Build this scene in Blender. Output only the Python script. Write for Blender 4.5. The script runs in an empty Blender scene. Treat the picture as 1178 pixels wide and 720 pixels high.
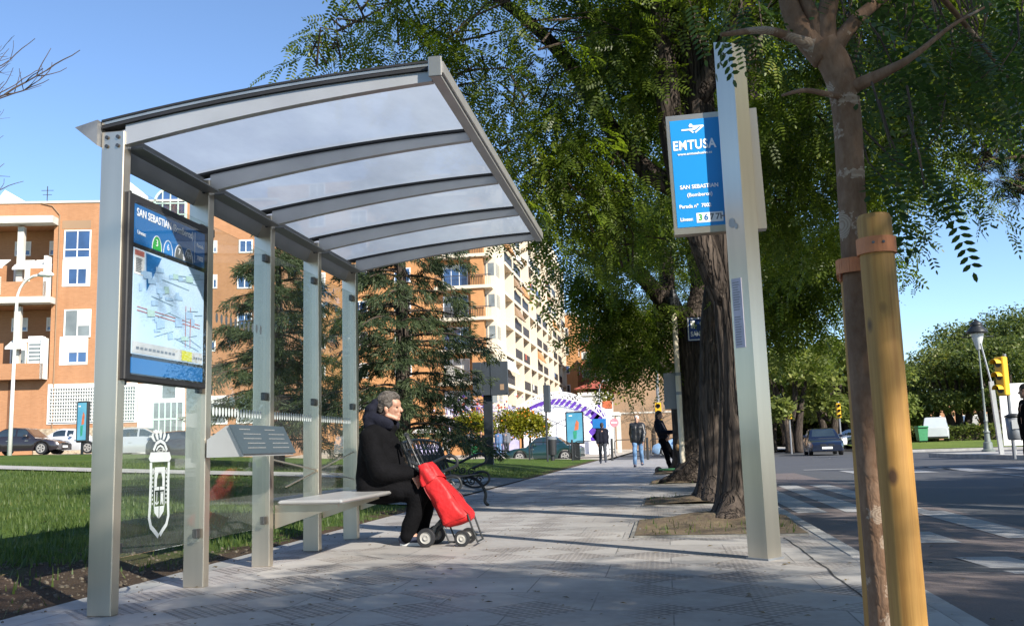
import bpy, math, random
import numpy as np
from mathutils import Vector, Matrix, Quaternion
random.seed(7)
RNG = np.random.default_rng(11)
S = bpy.context.scene
COL = S.collection
R = math.radians

# ------------------------------------------------------------------ camera solve
F = 1096.0; CU, CV = 589.0, 360.0; H = 0.80
def _r(u, v): return np.array([(u-CU)/F, -(v-CV)/F, -1.0])
_Y = _r(765, 509); _Y /= np.linalg.norm(_Y)
_Z = _r(362, -7430); _Z -= _Y*(_Z@_Y); _Z /= np.linalg.norm(_Z)
_X = np.cross(_Y, _Z)
MC = np.stack([_X, _Y, _Z])
EYE = np.array([0, 0, H])
def ray(u, v): return MC@_r(u, v)
def P(u, v, y):
    d = ray(u, v); return Vector(EYE+d*(y/d[1]))
def PX(u, v, x):
    d = ray(u, v); return Vector(EYE+d*(x/d[0]))
def G(u, v, z=0.0):
    d = ray(u, v); return Vector(EYE+d*((z-H)/d[2]))
def PP(u, v, p0, n):
    d = ray(u, v); p0 = np.array(p0); n = np.array(n)
    return Vector(EYE+d*(((p0-EYE)@n)/(d@n)))

# ------------------------------------------------------------------ terrain
ROADZ = -0.10
def smooth(a, b, t):
    t = min(1, max(0, (t-a)/(b-a))); return t*t*(3-2*t)
def gz(x, y):
    if x > -3.4: return 0.0
    d = -3.4-x
    z = 0.05*d if d < 20 else 1.0+0.15*(1-math.exp(-(d-20)/8.0))
    z += 0.13*math.exp(-((x+7.5)/3.2)**2-((y-31)/8.0)**2)*min(1, d/2)
    far = smooth(38, 52, y)*(1-smooth(20, 32, -x))
    return z*(1-far)+0.22*min(1, d/6)*far
def onground(u, v, lo=3.0, hi=140.0):
    """first terrain hit along the pixel ray"""
    d = ray(u, v); t = lo
    while t < hi:
        p = EYE+d*(t/d[1])
        if p[2] <= gz(p[0], p[1]): return Vector(p)
        t += 0.05
    return Vector(EYE+d*(hi/d[1]))

# ------------------------------------------------------------------ mesh builder
class MB:
    def __init__(s): s.v = []; s.f = []; s.m = []; s.mi = 0
    def add(s, vs, fs):
        b = len(s.v); s.v.extend([tuple(v) for v in vs])
        for f in fs: s.f.append([b+i for i in f]); s.m.append(s.mi)
        return s
    def hexa(s, p):
        return s.add(p, [(0,3,2,1),(4,5,6,7),(0,1,5,4),(1,2,6,5),(2,3,7,6),(3,0,4,7)])
    def box(s, x0, y0, z0, x1, y1, z1):
        return s.hexa([(x0,y0,z0),(x1,y0,z0),(x1,y1,z0),(x0,y1,z0),(x0,y0,z1),(x1,y0,z1),(x1,y1,z1),(x0,y1,z1)])
    def cbox(s, c, sx, sy, sz, rot=None):
        c = Vector(c); q = []
        for k in ((-1,-1,-1),(1,-1,-1),(1,1,-1),(-1,1,-1),(-1,-1,1),(1,-1,1),(1,1,1),(-1,1,1)):
            v = Vector((k[0]*sx/2, k[1]*sy/2, k[2]*sz/2))
            if rot: v = rot@v
            q.append(c+v)
        return s.hexa(q)
    def rbox(s, x0, y0, z0, x1, y1, z1, b=0.01):
        """box with chamfered vertical edges and top/bottom"""
        prof = [(x0+b,y0),(x1-b,y0),(x1,y0+b),(x1,y1-b),(x1-b,y1),(x0+b,y1),(x0,y1-b),(x0,y0+b)]
        cx, cy = (x0+x1)/2, (y0+y1)/2
        def ins(p, k): return (p[0]-math.copysign(k, p[0]-cx), p[1]-math.copysign(k, p[1]-cy))
        vs = []; n = 8
        for (z, k) in ((z0, b), (z0+b, 0), (z1-b, 0), (z1, b)):
            vs += [(*ins(p, k), z) for p in prof]
        fs = [tuple(range(n-1, -1, -1)), tuple(range(3*n, 4*n))]
        for l in range(3):
            for i in range(n): fs.append((l*n+i, l*n+(i+1)%n, (l+1)*n+(i+1)%n, (l+1)*n+i))
        return s.add(vs, fs)
    def bar(s, p, q, w, h, up=(0,0,1)):
        p = Vector(p); q = Vector(q); d = (q-p).normalized(); up = Vector(up)
        a = d.cross(up)
        if a.length < 1e-4: a = d.cross(Vector((1,0,0)))
        a.normalize(); b = a.cross(d)
        a = a*w/2; b = b*h/2
        return s.hexa([p-a-b, p+a-b, p+a+b, p-a+b, q-a-b, q+a-b, q+a+b, q-a+b])
    def tube(s, pts, rad, n=8, cap=True, squash=None):
        pts = [Vector(p) for p in pts]
        if not hasattr(rad, '__len__'): rad = [rad]*len(pts)
        vs = []; fs = []; a = None
        for i, p in enumerate(pts):
            d = (pts[min(i+1, len(pts)-1)]-pts[max(i-1, 0)])
            if d.length < 1e-9: d = Vector((0,0,1))
            d.normalize()
            if a is None:
                a = d.cross(Vector((0,0,1)))
                if a.length < 0.05: a = d.cross(Vector((1,0,0)))
            else: a = a-d*a.dot(d)
            a.normalize(); b = d.cross(a)
            for k in range(n):
                t = 2*math.pi*k/n
                vs.append(p+(a*math.cos(t)+b*math.sin(t))*rad[i])
        for i in range(len(pts)-1):
            for k in range(n):
                fs.append((i*n+k, i*n+(k+1)%n, (i+1)*n+(k+1)%n, (i+1)*n+k))
        if cap:
            fs.append(tuple(range(n-1,-1,-1))); fs.append(tuple((len(pts)-1)*n+k for k in range(n)))
        return s.add(vs, fs)
    def lathe(s, c, prof, n=16, axis='z', cap=True):
        c = Vector(c); vs = []; fs = []
        for r, z in prof:
            for k in range(n):
                t = 2*math.pi*k/n; x, y = r*math.cos(t), r*math.sin(t)
                v = {'z': (x,y,z), 'y': (x,-z,y) if False else (x, z, y), 'x': (z, x, y)}[axis]
                vs.append(c+Vector(v))
        for i in range(len(prof)-1):
            for k in range(n): fs.append((i*n+k, i*n+(k+1)%n, (i+1)*n+(k+1)%n, (i+1)*n+k))
        if cap:
            fs.append(tuple(range(n-1,-1,-1))); fs.append(tuple((len(prof)-1)*n+k for k in range(n)))
        return s.add(vs, fs)
    def prism(s, poly, off):
        """planar polygon (3-D points) extruded by vector off"""
        poly = [Vector(p) for p in poly]; off = Vector(off); n = len(poly)
        vs = poly+[p+off for p in poly]
        fs = [tuple(range(n-1,-1,-1)), tuple(range(n, 2*n))]
        for i in range(n): fs.append((i, (i+1)%n, n+(i+1)%n, n+i))
        return s.add(vs, fs)
    def poly(s, pts): return s.add(pts, [tuple(range(len(pts)))])
    def ball(s, c, rx, ry=None, rz=None, n=14, m=9, rot=None):
        ry = rx if ry is None else ry; rz = rx if rz is None else rz; c = Vector(c)
        vs = []; fs = []
        def tr(v):
            v = Vector(v); v = rot@v if rot else v; return c+v
        vs.append(tr((0,0,-rz)))
        for j in range(1, m):
            ph = -math.pi/2+math.pi*j/m
            for k in range(n):
                t = 2*math.pi*k/n
                vs.append(tr((rx*math.cos(ph)*math.cos(t), ry*math.cos(ph)*math.sin(t), rz*math.sin(ph))))
        vs.append(tr((0,0,rz))); top = len(vs)-1
        for k in range(n): fs.append((0, 1+(k+1)%n, 1+k))
        for j in range(m-2):
            for k in range(n):
                fs.append((1+j*n+k, 1+j*n+(k+1)%n, 1+(j+1)*n+(k+1)%n, 1+(j+1)*n+k))
        for k in range(n): fs.append((top, 1+(m-2)*n+k, 1+(m-2)*n+(k+1)%n))
        return s.add(vs, fs)
    def caps(s, p, q, r0, r1=None, n=12):
        """tapered capsule"""
        r1 = r0 if r1 is None else r1
        p = Vector(p); q = Vector(q); d = q-p; L = d.length; d = d.normalized() if L > 1e-6 else Vector((0,0,1))
        pts = []; rad = []
        for k in range(5):
            t = math.pi/2*k/4.0; pts.append(p-d*r0*math.cos(t)); rad.append(max(1e-3, r0*math.sin(t)))
        for k in range(5):
            t = math.pi/2*k/4.0; pts.append(q+d*r1*math.sin(t)); rad.append(max(1e-3, r1*math.cos(t)))
        return s.tube(pts, rad, n)
    def mesh(s, name, mats, smooth=False):
        me = bpy.data.meshes.new(name)
        me.from_pydata(s.v, [], s.f)
        for m in (mats if isinstance(mats, (list, tuple)) else [mats]): me.materials.append(m)
        if any(s.m): me.polygons.foreach_set('material_index', s.m)
        if smooth: me.polygons.foreach_set('use_smooth', [True]*len(s.f))
        me.update()
        if smooth == 'auto':
            try: me.set_sharp_from_angle(angle=R(40))
            except Exception: pass
        return me
    def build(s, name, mats, parent=None, smooth=False, world=True):
        return link(name, s.mesh(name, mats, smooth), parent, world)

def curve(pts, n=6):
    pts = [Vector(p) for p in pts]; out = []
    for i in range(len(pts)-1):
        p0 = pts[max(0,i-1)]; p1 = pts[i]; p2 = pts[i+1]; p3 = pts[min(len(pts)-1,i+2)]
        for k in range(n):
            t = k/n; out.append(.5*((2*p1)+(p2-p0)*t+(2*p0-5*p1+4*p2-p3)*t*t+(3*p1-p0-3*p2+p3)*t**3))
    return out+[pts[-1]]
def wloc(o):
    p = Vector((0,0,0))
    while o: p = p+o.location; o = o.parent
    return p
def link(name, me, parent=None, world=True):
    o = bpy.data.objects.new(name, me); COL.objects.link(o)
    if parent:
        o.parent = parent
        if world: o.location = -wloc(parent)
    return o
def tag(o, label=None, cat=None, group=None, kind=None):
    if label: o['label'] = label
    if cat: o['category'] = cat
    if group: o['group'] = group
    if kind: o['kind'] = kind
    return o
def thing(name, loc, label, cat, group=None, rz=0.0):
    o = bpy.data.objects.new(name, None); COL.objects.link(o); o.empty_display_size = 0.1
    o.location = loc; o.rotation_euler = (0,0,rz)
    return tag(o, label, cat, group)
def copy_tree(o, parent=None):
    c = o.copy(); COL.objects.link(c)
    if parent: c.parent = parent
    for ch in list(o.children): copy_tree(ch, c)
    return c

def baked(mb, voxel=None, smooth_it=0, disp=None, name='body', mats=None, subs=0):
    """join the shapes of mb into one continuous skin"""
    me = mb.mesh(name, mats or [])
    o = bpy.data.objects.new(name, me); COL.objects.link(o)
    m = o.modifiers.new('r', 'REMESH'); m.mode = 'VOXEL'; m.voxel_size = voxel; m.use_smooth_shade = True
    if smooth_it:
        m = o.modifiers.new('s', 'SMOOTH'); m.factor = 0.5; m.iterations = smooth_it
    dg = bpy.context.evaluated_depsgraph_get(); dg.update()
    out = bpy.data.meshes.new_from_object(o.evaluated_get(dg))
    bpy.data.objects.remove(o); bpy.data.meshes.remove(me)
    out.name = name
    out.materials.clear()
    for k in (mats or []): out.materials.append(k)
    if disp:
        n = len(out.vertices); co = np.empty(n*3); out.vertices.foreach_get('co', co); co = co.reshape(-1,3)
        no = np.empty(n*3); out.vertices.foreach_get('normal', no); no = no.reshape(-1,3)
        amp, sc = disp
        q = co*sc
        w = np.sin(q[:,0]*1.0+2.1*np.sin(q[:,2]*.7+q[:,1]))+np.sin(q[:,2]*1.7+1.3*np.sin(q[:,0]*.9-q[:,1]*1.1))*.7
        co += no*(w*amp)[:,None]
        out.vertices.foreach_set('co', co.ravel())
    out.polygons.foreach_set('use_smooth', [True]*len(out.polygons)); out.update()
    return out

def text_mesh(txt, size, mat, bold=0.0, align='LEFT', name='lettering', depth=0.0008, sx=1.0, sp=1.0):
    cu = bpy.data.curves.new(name, 'FONT'); cu.body = txt; cu.size = size; cu.align_x = align; cu.align_y = 'CENTER'
    cu.extrude = depth; cu.offset = bold; cu.resolution_u = 4; cu.space_character = sp
    o = bpy.data.objects.new(name, cu); COL.objects.link(o)
    dg = bpy.context.evaluated_depsgraph_get(); dg.update()
    me = bpy.data.meshes.new_from_object(o.evaluated_get(dg))
    bpy.data.objects.remove(o)
    if sx != 1.0: me.transform(Matrix.Diagonal((sx,1,1,1)))
    me.materials.clear(); me.materials.append(mat)
    return me
def put_text(txt, size, mat, origin, xdir, ydir, parent, **k):
    me = text_mesh(txt, size, mat, **k)
    x = Vector(xdir).normalized(); y = Vector(ydir).normalized(); z = x.cross(y)
    M = Matrix((x, y, z)).transposed().to_4x4(); M.translation = Vector(origin)
    me.transform(M)
    return link('lettering', me, parent)

# ------------------------------------------------------------------ materials
def nodes(name):
    m = bpy.data.materials.new(name); m.use_nodes = True
    nt = m.node_tree; nt.nodes.clear()
    out = nt.nodes.new('ShaderNodeOutputMaterial')
    return m, nt, out
def N(nt, typ, **kw):
    n = nt.nodes.new(typ)
    for k, v in kw.items():
        if k.startswith('_'): setattr(n, k[1:], v)
    return n
def setin(n, **kw):
    for k, v in kw.items():
        n.inputs[k.replace('_', ' ')].default_value = v
def rgba(c): return (c[0], c[1], c[2], 1.0)
def ramp(nt, stops):
    r = nt.nodes.new('ShaderNodeValToRGB')
    e = r.color_ramp.elements
    while len(e) < len(stops): e.new(0.5)
    for i, (p, c) in enumerate(stops):
        e[i].position = p; e[i].color = rgba(c) if len(c) == 3 else c
    return r
def mat(name, col, rough=0.6, metal=0.0, var=0.25, vscale=6.0, bump=0.0, bscale=40.0, spec=0.5, coat=0.0, stretch=None, col2=None, detail=6):
    """Principled with noise-driven colour and bump"""
    m, nt, out = nodes(name)
    b = nt.nodes.new('ShaderNodeBsdfPrincipled')
    nt.links.new(b.outputs[0], out.inputs[0])
    tc = nt.nodes.new('ShaderNodeTexCoord'); mp = nt.nodes.new('ShaderNodeMapping')
    nt.links.new(tc.outputs['Object'], mp.inputs[0])
    if stretch: mp.inputs['Scale'].default_value = stretch
    no = nt.nodes.new('ShaderNodeTexNoise'); no.inputs['Scale'].default_value = vscale; no.inputs['Detail'].default_value = detail
    nt.links.new(mp.outputs[0], no.inputs['Vector'])
    c2 = col2 or [min(1, x*(1+var)) for x in col]
    c1 = [x*(1-var) for x in col] if not col2 else col
    rp = ramp(nt, [(0.3, c1), (0.7, c2)])
    nt.links.new(no.outputs[0], rp.inputs[0]); nt.links.new(rp.outputs[0], b.inputs['Base Color'])
    b.inputs['Metallic'].default_value = metal; b.inputs['Roughness'].default_value = rough
    b.inputs['Specular IOR Level'].default_value = spec; b.inputs['Coat Weight'].default_value = coat
    if bump:
        n2 = nt.nodes.new('ShaderNodeTexNoise'); n2.inputs['Scale'].default_value = bscale; n2.inputs['Detail'].default_value = 4
        nt.links.new(mp.outputs[0], n2.inputs['Vector'])
        bp = nt.nodes.new('ShaderNodeBump'); bp.inputs['Strength'].default_value = bump; bp.inputs['Distance'].default_value = 0.02
        nt.links.new(n2.outputs[0], bp.inputs['Height']); nt.links.new(bp.outputs[0], b.inputs['Normal'])
    return m
def schlick(nt, f0=.04, gain=1.0):
    geo = nt.nodes.new('ShaderNodeNewGeometry')
    dp = nt.nodes.new('ShaderNodeVectorMath'); dp.operation = 'DOT_PRODUCT'
    nt.links.new(geo.outputs['Normal'], dp.inputs[0]); nt.links.new(geo.outputs['Incoming'], dp.inputs[1])
    def mth(op, a, b=None):
        n = nt.nodes.new('ShaderNodeMath'); n.operation = op
        for i, x in enumerate((a, b)):
            if x is None: continue
            if isinstance(x, (int, float)): n.inputs[i].default_value = x
            else: nt.links.new(x, n.inputs[i])
        return n
    c = mth('ABSOLUTE', dp.outputs['Value']); o = mth('SUBTRACT', 1.0, c.outputs[0]); p = mth('POWER', o.outputs[0], 5.0)
    m = mth('MULTIPLY_ADD', p.outputs[0], 1-f0); m.inputs[2].default_value = f0
    g = mth('MULTIPLY', m.outputs[0], gain); g.use_clamp = True
    return g
def glass_mat(name, tint=(0.93, 0.97, 0.95), refl=1.0, rough=0.0, ior=1.5, dirt=0.0):
    m, nt, out = nodes(name)
    t = nt.nodes.new('ShaderNodeBsdfTransparent'); t.inputs[0].default_value = rgba(tint)
    g = nt.nodes.new('ShaderNodeBsdfGlossy'); g.inputs['Roughness'].default_value = rough
    mu = schlick(nt, .04, refl)
    mx = nt.nodes.new('ShaderNodeMixShader')
    nt.links.new(mu.outputs[0], mx.inputs[0]); nt.links.new(t.outputs[0], mx.inputs[1]); nt.links.new(g.outputs[0], mx.inputs[2])
    last = mx
    if dirt:
        d = nt.nodes.new('ShaderNodeBsdfDiffuse'); d.inputs[0].default_value = (.6,.62,.6,1)
        no = nt.nodes.new('ShaderNodeTexNoise'); no.inputs['Scale'].default_value = 2.5; no.inputs['Detail'].default_value = 8
        tc = nt.nodes.new('ShaderNodeTexCoord'); nt.links.new(tc.outputs['Object'], no.inputs['Vector'])
        m2 = nt.nodes.new('ShaderNodeMath'); m2.operation = 'MULTIPLY'; m2.inputs[1].default_value = dirt
        nt.links.new(no.outputs[0], m2.inputs[0])
        mx2 = nt.nodes.new('ShaderNodeMixShader')
        nt.links.new(m2.outputs[0], mx2.inputs[0]); nt.links.new(mx.outputs[0], mx2.inputs[1]); nt.links.new(d.outputs[0], mx2.inputs[2])
        last = mx2
    nt.links.new(last.outputs[0], out.inputs[0])
    return m
def leaf_mat(name, c1, c2, trans=0.45, rough=0.45, scale=0.8, c3=None):
    """leaf: clump scale colour variation from object coordinates, per leaf variation from island"""
    m, nt, out = nodes(name)
    geo = nt.nodes.new('ShaderNodeNewGeometry')
    tc = nt.nodes.new('ShaderNodeTexCoord')
    no = nt.nodes.new('ShaderNodeTexNoise'); no.inputs['Scale'].default_value = scale; no.inputs['Detail'].default_value = 2
    nt.links.new(tc.outputs['Object'], no.inputs['Vector'])
    ad = nt.nodes.new('ShaderNodeMath'); ad.operation = 'MULTIPLY_ADD'; ad.inputs[1].default_value = 0.55; 
    nt.links.new(geo.outputs['Random Per Island'], ad.inputs[0])
    m2 = nt.nodes.new('ShaderNodeMath'); m2.operation = 'MULTIPLY_ADD'; m2.inputs[1].default_value = 0.8; m2.inputs[2].default_value = -0.18
    nt.links.new(no.outputs[0], m2.inputs[0]); nt.links.new(m2.outputs[0], ad.inputs[2])
    st = [(0.1, c1), (0.75, c2)]
    if c3: st.append((0.97, c3))
    rp = ramp(nt, st); nt.links.new(ad.outputs[0], rp.inputs[0])
    b = nt.nodes.new('ShaderNodeBsdfPrincipled'); b.inputs['Roughness'].default_value = rough; b.inputs['Specular IOR Level'].default_value = 0.35
    nt.links.new(rp.outputs[0], b.inputs['Base Color'])
    t = nt.nodes.new('ShaderNodeBsdfTranslucent')
    hs = nt.nodes.new('ShaderNodeHueSaturation'); hs.inputs['Value'].default_value = 1.5; hs.inputs['Saturation'].default_value = 1.1
    nt.links.new(rp.outputs[0], hs.inputs['Color']); nt.links.new(hs.outputs[0], t.inputs[0])
    mx = nt.nodes.new('ShaderNodeMixShader'); mx.inputs[0].default_value = trans
    nt.links.new(b.outputs[0], mx.inputs[1]); nt.links.new(t.outputs[0], mx.inputs[2]); nt.links.new(mx.outputs[0], out.inputs[0])
    return m

M = {}
M['steel'] = mat('brushed_steel', (.60,.535,.44), .29, .90, .14, 5, 0, 60, stretch=(1,1,.06))
M['steel_dark'] = mat('grey_painted_steel', (.20,.21,.225), .45, .3, .1, 4)
M['steel_light'] = mat('pale_painted_steel', (.47,.465,.455), .36, .55, .08, 4)
M['black'] = mat('black_rubber', (.015,.015,.017), .55, 0, .2, 10)
M['blackmetal'] = mat('black_iron', (.022,.024,.026), .42, .3, .3, 20, .1, 60)
M['white'] = mat('white_paint', (.78,.78,.76), .5, 0, .05, 3)
M['letter'] = mat('white_lettering', (.82,.83,.84), .5, 0, .02, 3)
M['bolt'] = mat('bolt_steel', (.10,.10,.10), .35, .8, .2, 30)
M['chrome'] = mat('chrome', (.6,.6,.6), .15, 1, .05, 5)
M['glass'] = glass_mat('clear_glass', (.955,.98,.965), .9, 0, 1.5, .035)
M['window'] = mat('window_glass', (.05,.075,.11), .06, 0, .5, .35, spec=.9, coat=.5)
M['sticker'] = mat('frosted_sticker', (.45,.49,.49), .7, 0, .05, 5)
# ------------------------------------------------------------------ camera, sky, sun
cam = bpy.data.cameras.new('camera'); camo = bpy.data.objects.new('camera', cam); COL.objects.link(camo)
cam.sensor_width = 36; cam.sensor_fit = 'HORIZONTAL'; cam.lens = F/1178*36; cam.clip_end = 6000; cam.clip_start = 0.05
mw = Matrix([list(MC[0]), list(MC[1]), list(MC[2])]).to_4x4(); mw.translation = Vector(EYE)
camo.matrix_world = mw
S.camera = camo
SUN_EL = 34.0
sd = Vector((.75, -.66, 0)).normalized()*math.cos(R(SUN_EL)); sd.z = math.sin(R(SUN_EL))      # direction to the sun
sun = bpy.data.lights.new('sun', 'SUN'); sun.energy = 5.0; sun.angle = R(0.53); sun.color = (1.0, .93, .82)
suno = bpy.data.objects.new('sun', sun); COL.objects.link(suno); suno.rotation_euler = sd.to_track_quat('Z', 'Y').to_euler()
W = bpy.data.worlds.new('World'); S.world = W; W.use_nodes = True
wn = W.node_tree; bg = wn.nodes['Background']
sky = wn.nodes.new('ShaderNodeTexSky'); sky.sky_type = 'NISHITA'; sky.sun_disc = False
sky.sun_elevation = R(SUN_EL); sky.sun_rotation = math.atan2(sd.x, sd.y); sky.air_density = .85; sky.dust_density = .05; sky.ozone_density = 4.0; sky.altitude = 20
wn.links.new(sky.outputs[0], bg.inputs[0]); bg.inputs[1].default_value = 0.115
S.view_settings.view_transform = 'Standard'; S.view_settings.look = 'None'; S.view_settings.gamma = 1; S.view_settings.use_curve_mapping = False
S.view_settings.exposure = 1.0
S.cycles.max_bounces = 10; S.cycles.transparent_max_bounces = 24; S.cycles.use_denoising = True
S.cycles.sample_clamp_indirect = 6

# ------------------------------------------------------------------ ground materials
def link_(nt, a, b): nt.links.new(a, b)
def math_(nt, op, a, b=None, clamp=False):
    n = nt.nodes.new('ShaderNodeMath'); n.operation = op; n.use_clamp = clamp
    for i, x in enumerate((a, b)):
        if x is None: continue
        if isinstance(x, (int, float)): n.inputs[i].default_value = x
        else: nt.links.new(x, n.inputs[i])
    return n.outputs[0]
def mixc(nt, f, a, b, mode='MIX'):
    n = nt.nodes.new('ShaderNodeMix'); n.data_type = 'RGBA'; n.blend_type = mode
    for i, x in ((0, f), (6, a), (7, b)):
        if isinstance(x, (int, float)): n.inputs[i].default_value = x
        elif isinstance(x, (tuple, list)): n.inputs[i].default_value = rgba(x)
        else: nt.links.new(x, n.inputs[i])
    return n.outputs[2]
def noise(nt, vec, scale, detail=6, rough=.55):
    n = nt.nodes.new('ShaderNodeTexNoise'); n.inputs['Scale'].default_value = scale; n.inputs['Detail'].default_value = detail
    n.inputs['Roughness'].default_value = rough
    nt.links.new(vec, n.inputs['Vector']); return n.outputs[0]
def maprange(nt, x, a, b, c=0.0, d=1.0):
    n = nt.nodes.new('ShaderNodeMapRange'); n.inputs[1].default_value = a; n.inputs[2].default_value = b
    n.inputs[3].default_value = c; n.inputs[4].default_value = d; nt.links.new(x, n.inputs[0]); return n.outputs[0]

def paving_mat():
    m, nt, out = nodes('pavement_slabs')
    b = nt.nodes.new('ShaderNodeBsdfPrincipled'); nt.links.new(b.outputs[0], out.inputs[0])
    tc = nt.nodes.new('ShaderNodeTexCoord'); o = tc.outputs['Object']
    br = nt.nodes.new('ShaderNodeTexBrick'); br.offset = 0.5
    br.inputs['Scale'].default_value = 1; br.inputs['Brick Width'].default_value = .8; br.inputs['Row Height'].default_value = .6
    br.inputs['Mortar Size'].default_value = .004; br.inputs['Bias'].default_value = 0
    br.inputs['Color1'].default_value = (.262,.25,.236,1); br.inputs['Color2'].default_value = (.345,.33,.31,1); br.inputs['Mortar'].default_value = (.10,.10,.10,1)
    nt.links.new(o, br.inputs['Vector'])
    # diagonal studded tiles
    mp = nt.nodes.new('ShaderNodeMapping'); mp.inputs['Rotation'].default_value = (0,0,R(45)); nt.links.new(o, mp.inputs[0])
    ck = nt.nodes.new('ShaderNodeTexChecker'); ck.inputs['Scale'].default_value = 1/.40; ck.inputs[1].default_value=(1,1,1,1); ck.inputs[2].default_value=(0,0,0,1)
    off = nt.nodes.new('ShaderNodeVectorMath'); off.operation = 'ADD'; off.inputs[1].default_value = (.113,.071,.05)
    nt.links.new(mp.outputs[0], off.inputs[0]); nt.links.new(off.outputs[0], ck.inputs[0])
    sx = nt.nodes.new('ShaderNodeSeparateXYZ'); nt.links.new(off.outputs[0], sx.inputs[0])
    k = 2*math.pi/.05
    s1 = math_(nt, 'SINE', math_(nt, 'MULTIPLY', sx.outputs[0], k)); s2 = math_(nt, 'SINE', math_(nt, 'MULTIPLY', sx.outputs[1], k))
    st = math_(nt, 'MAXIMUM', s1, s2)
    stud = maprange(nt, st, .35, .75)               # 1 in grooves
    # where the studded tiles are laid: broken up
    n1 = noise(nt, o, .55, 2)
    area = maprange(nt, n1, .44, .48)
    so = nt.nodes.new('ShaderNodeSeparateXYZ'); nt.links.new(o, so.inputs[0])
    yfade = maprange(nt, so.outputs[1], 26, 34, 1, 0)
    msk = math_(nt, 'MULTIPLY', math_(nt, 'MULTIPLY', ck.outputs['Fac'], area), yfade)
    groove = math_(nt, 'MULTIPLY', stud, msk)
    n2 = noise(nt, o, 1.3, 8, .62); n3 = noise(nt, o, 14, 5)
    c = mixc(nt, math_(nt, 'MULTIPLY', msk, .55), br.outputs['Color'], (.32,.29,.265))
    c = mixc(nt, maprange(nt, n2, .42, .68, 0, .6), c, (.17,.165,.16))
    n4 = noise(nt, o, .33, 5, .7); c = mixc(nt, maprange(nt, n4, .5, .66, 0, .45), c, (.24,.205,.18))
    c = mixc(nt, maprange(nt, n3, .45, .8, 0, .35), c, (.40,.39,.38))
    vo = nt.nodes.new('ShaderNodeTexVoronoi'); vo.inputs['Scale'].default_value = 3.3; nt.links.new(o, vo.inputs['Vector'])
    gum = maprange(nt, vo.outputs['Distance'], .035, .06, .6, 0)
    c = mixc(nt, gum, c, (.11,.11,.11))
    c = mixc(nt, math_(nt, 'MULTIPLY', groove, maprange(nt, n2, .35, .60, .25, .85)), c, (.085,.075,.07))
    nt.links.new(c, b.inputs['Base Color'])
    nt.links.new(maprange(nt, n2, .3, .7, .48, .75), b.inputs['Roughness'])
    h = math_(nt, 'ADD', math_(nt, 'MULTIPLY', groove, -1.0), math_(nt, 'MULTIPLY', n3, .12))
    h = math_(nt, 'ADD', h, math_(nt, 'MULTIPLY', br.outputs['Fac'], -.6))
    bp = nt.nodes.new('ShaderNodeBump'); bp.inputs['Strength'].default_value = .8; bp.inputs['Distance'].default_value = .006
    nt.links.new(h, bp.inputs['Height']); nt.links.new(bp.outputs[0], b.inputs['Normal'])
    return m
def asphalt_mat(name, c1, c2, patch=(.05,.05,.05)):
    m, nt, out = nodes(name)
    b = nt.nodes.new('ShaderNodeBsdfPrincipled'); nt.links.new(b.outputs[0], out.inputs[0])
    o = nt.nodes.new('ShaderNodeTexCoord').outputs['Object']
    a = noise(nt, o, .6, 8, .65); f = noise(nt, o, 90, 3); g = noise(nt, o, 3.0, 6, .7)
    c = mixc(nt, maprange(nt, a, .3, .7), c1, c2)
    c = mixc(nt, maprange(nt, f, .4, .75, 0, .5), c, [x*1.7 for x in c2])
    c = mixc(nt, maprange(nt, g, .56, .66, 0, .5), c, patch)
    nt.links.new(c, b.inputs['Base Color']); b.inputs['Roughness'].default_value = .75
    bp = nt.nodes.new('ShaderNodeBump'); bp.inputs['Strength'].default_value = .5; bp.inputs['Distance'].default_value = .008
    nt.links.new(f, bp.inputs['Height']); nt.links.new(bp.outputs[0], b.inputs['Normal'])
    return m
def grass_mat(edge=True, bright=1.0):
    m, nt, out = nodes('lawn_soil' if edge else 'far_lawn')
    b = nt.nodes.new('ShaderNodeBsdfPrincipled'); nt.links.new(b.outputs[0], out.inputs[0])
    o = nt.nodes.new('ShaderNodeTexCoord').outputs['Object']
    a = noise(nt, o, .5, 6, .6); f = noise(nt, o, 25, 4, .7); 
    c = mixc(nt, maprange(nt, a, .35, .65), (.035,.075,.014), (.075,.115,.022))
    c = mixc(nt, maprange(nt, f, .4, .7, 0, .7), c, (.10,.15,.03))
    if not edge: c = mixc(nt, maprange(nt, a, .3, .7, .3, .9), c, (.17,.22,.05))
    so = nt.nodes.new('ShaderNodeSeparateXYZ'); nt.links.new(o, so.inputs[0])
    # bare soil strip beside the shelter paving
    e = math_(nt, 'ADD', so.outputs[0], maprange(nt, noise(nt, o, 1.6, 6, .6), .3, .7, -.35, .35))
    bare = maprange(nt, e, -4.75, -4.45)
    bare = math_(nt, 'MULTIPLY', bare, maprange(nt, so.outputs[1], 6.4, 8.2, 1, 0))
    thin = maprange(nt, e, -3.75, -3.55)
    bare = math_(nt, 'MAXIMUM', bare, thin)
    dirt = mixc(nt, f, (.045,.03,.02), (.10,.07,.05))
    if edge: c = mixc(nt, bare, c, dirt)
    nt.links.new(c, b.inputs['Base Color']); b.inputs['Roughness'].default_value = .95; b.inputs['Specular IOR Level'].default_value = .1
    bp = nt.nodes.new('ShaderNodeBump'); bp.inputs['Strength'].default_value = 1; bp.inputs['Distance'].default_value = .05
    nt.links.new(f, bp.inputs['Height']); nt.links.new(bp.outputs[0], b.inputs['Normal'])
    return m
M['paving'] = paving_mat(); M['lawn'] = grass_mat(); M['farlawn'] = grass_mat(False)
M['asphalt'] = asphalt_mat('asphalt', (.045,.047,.052), (.062,.063,.067))
M['redlane'] = asphalt_mat('red_lane_asphalt', (.098,.078,.073), (.128,.104,.098), (.08,.073,.071))
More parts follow.
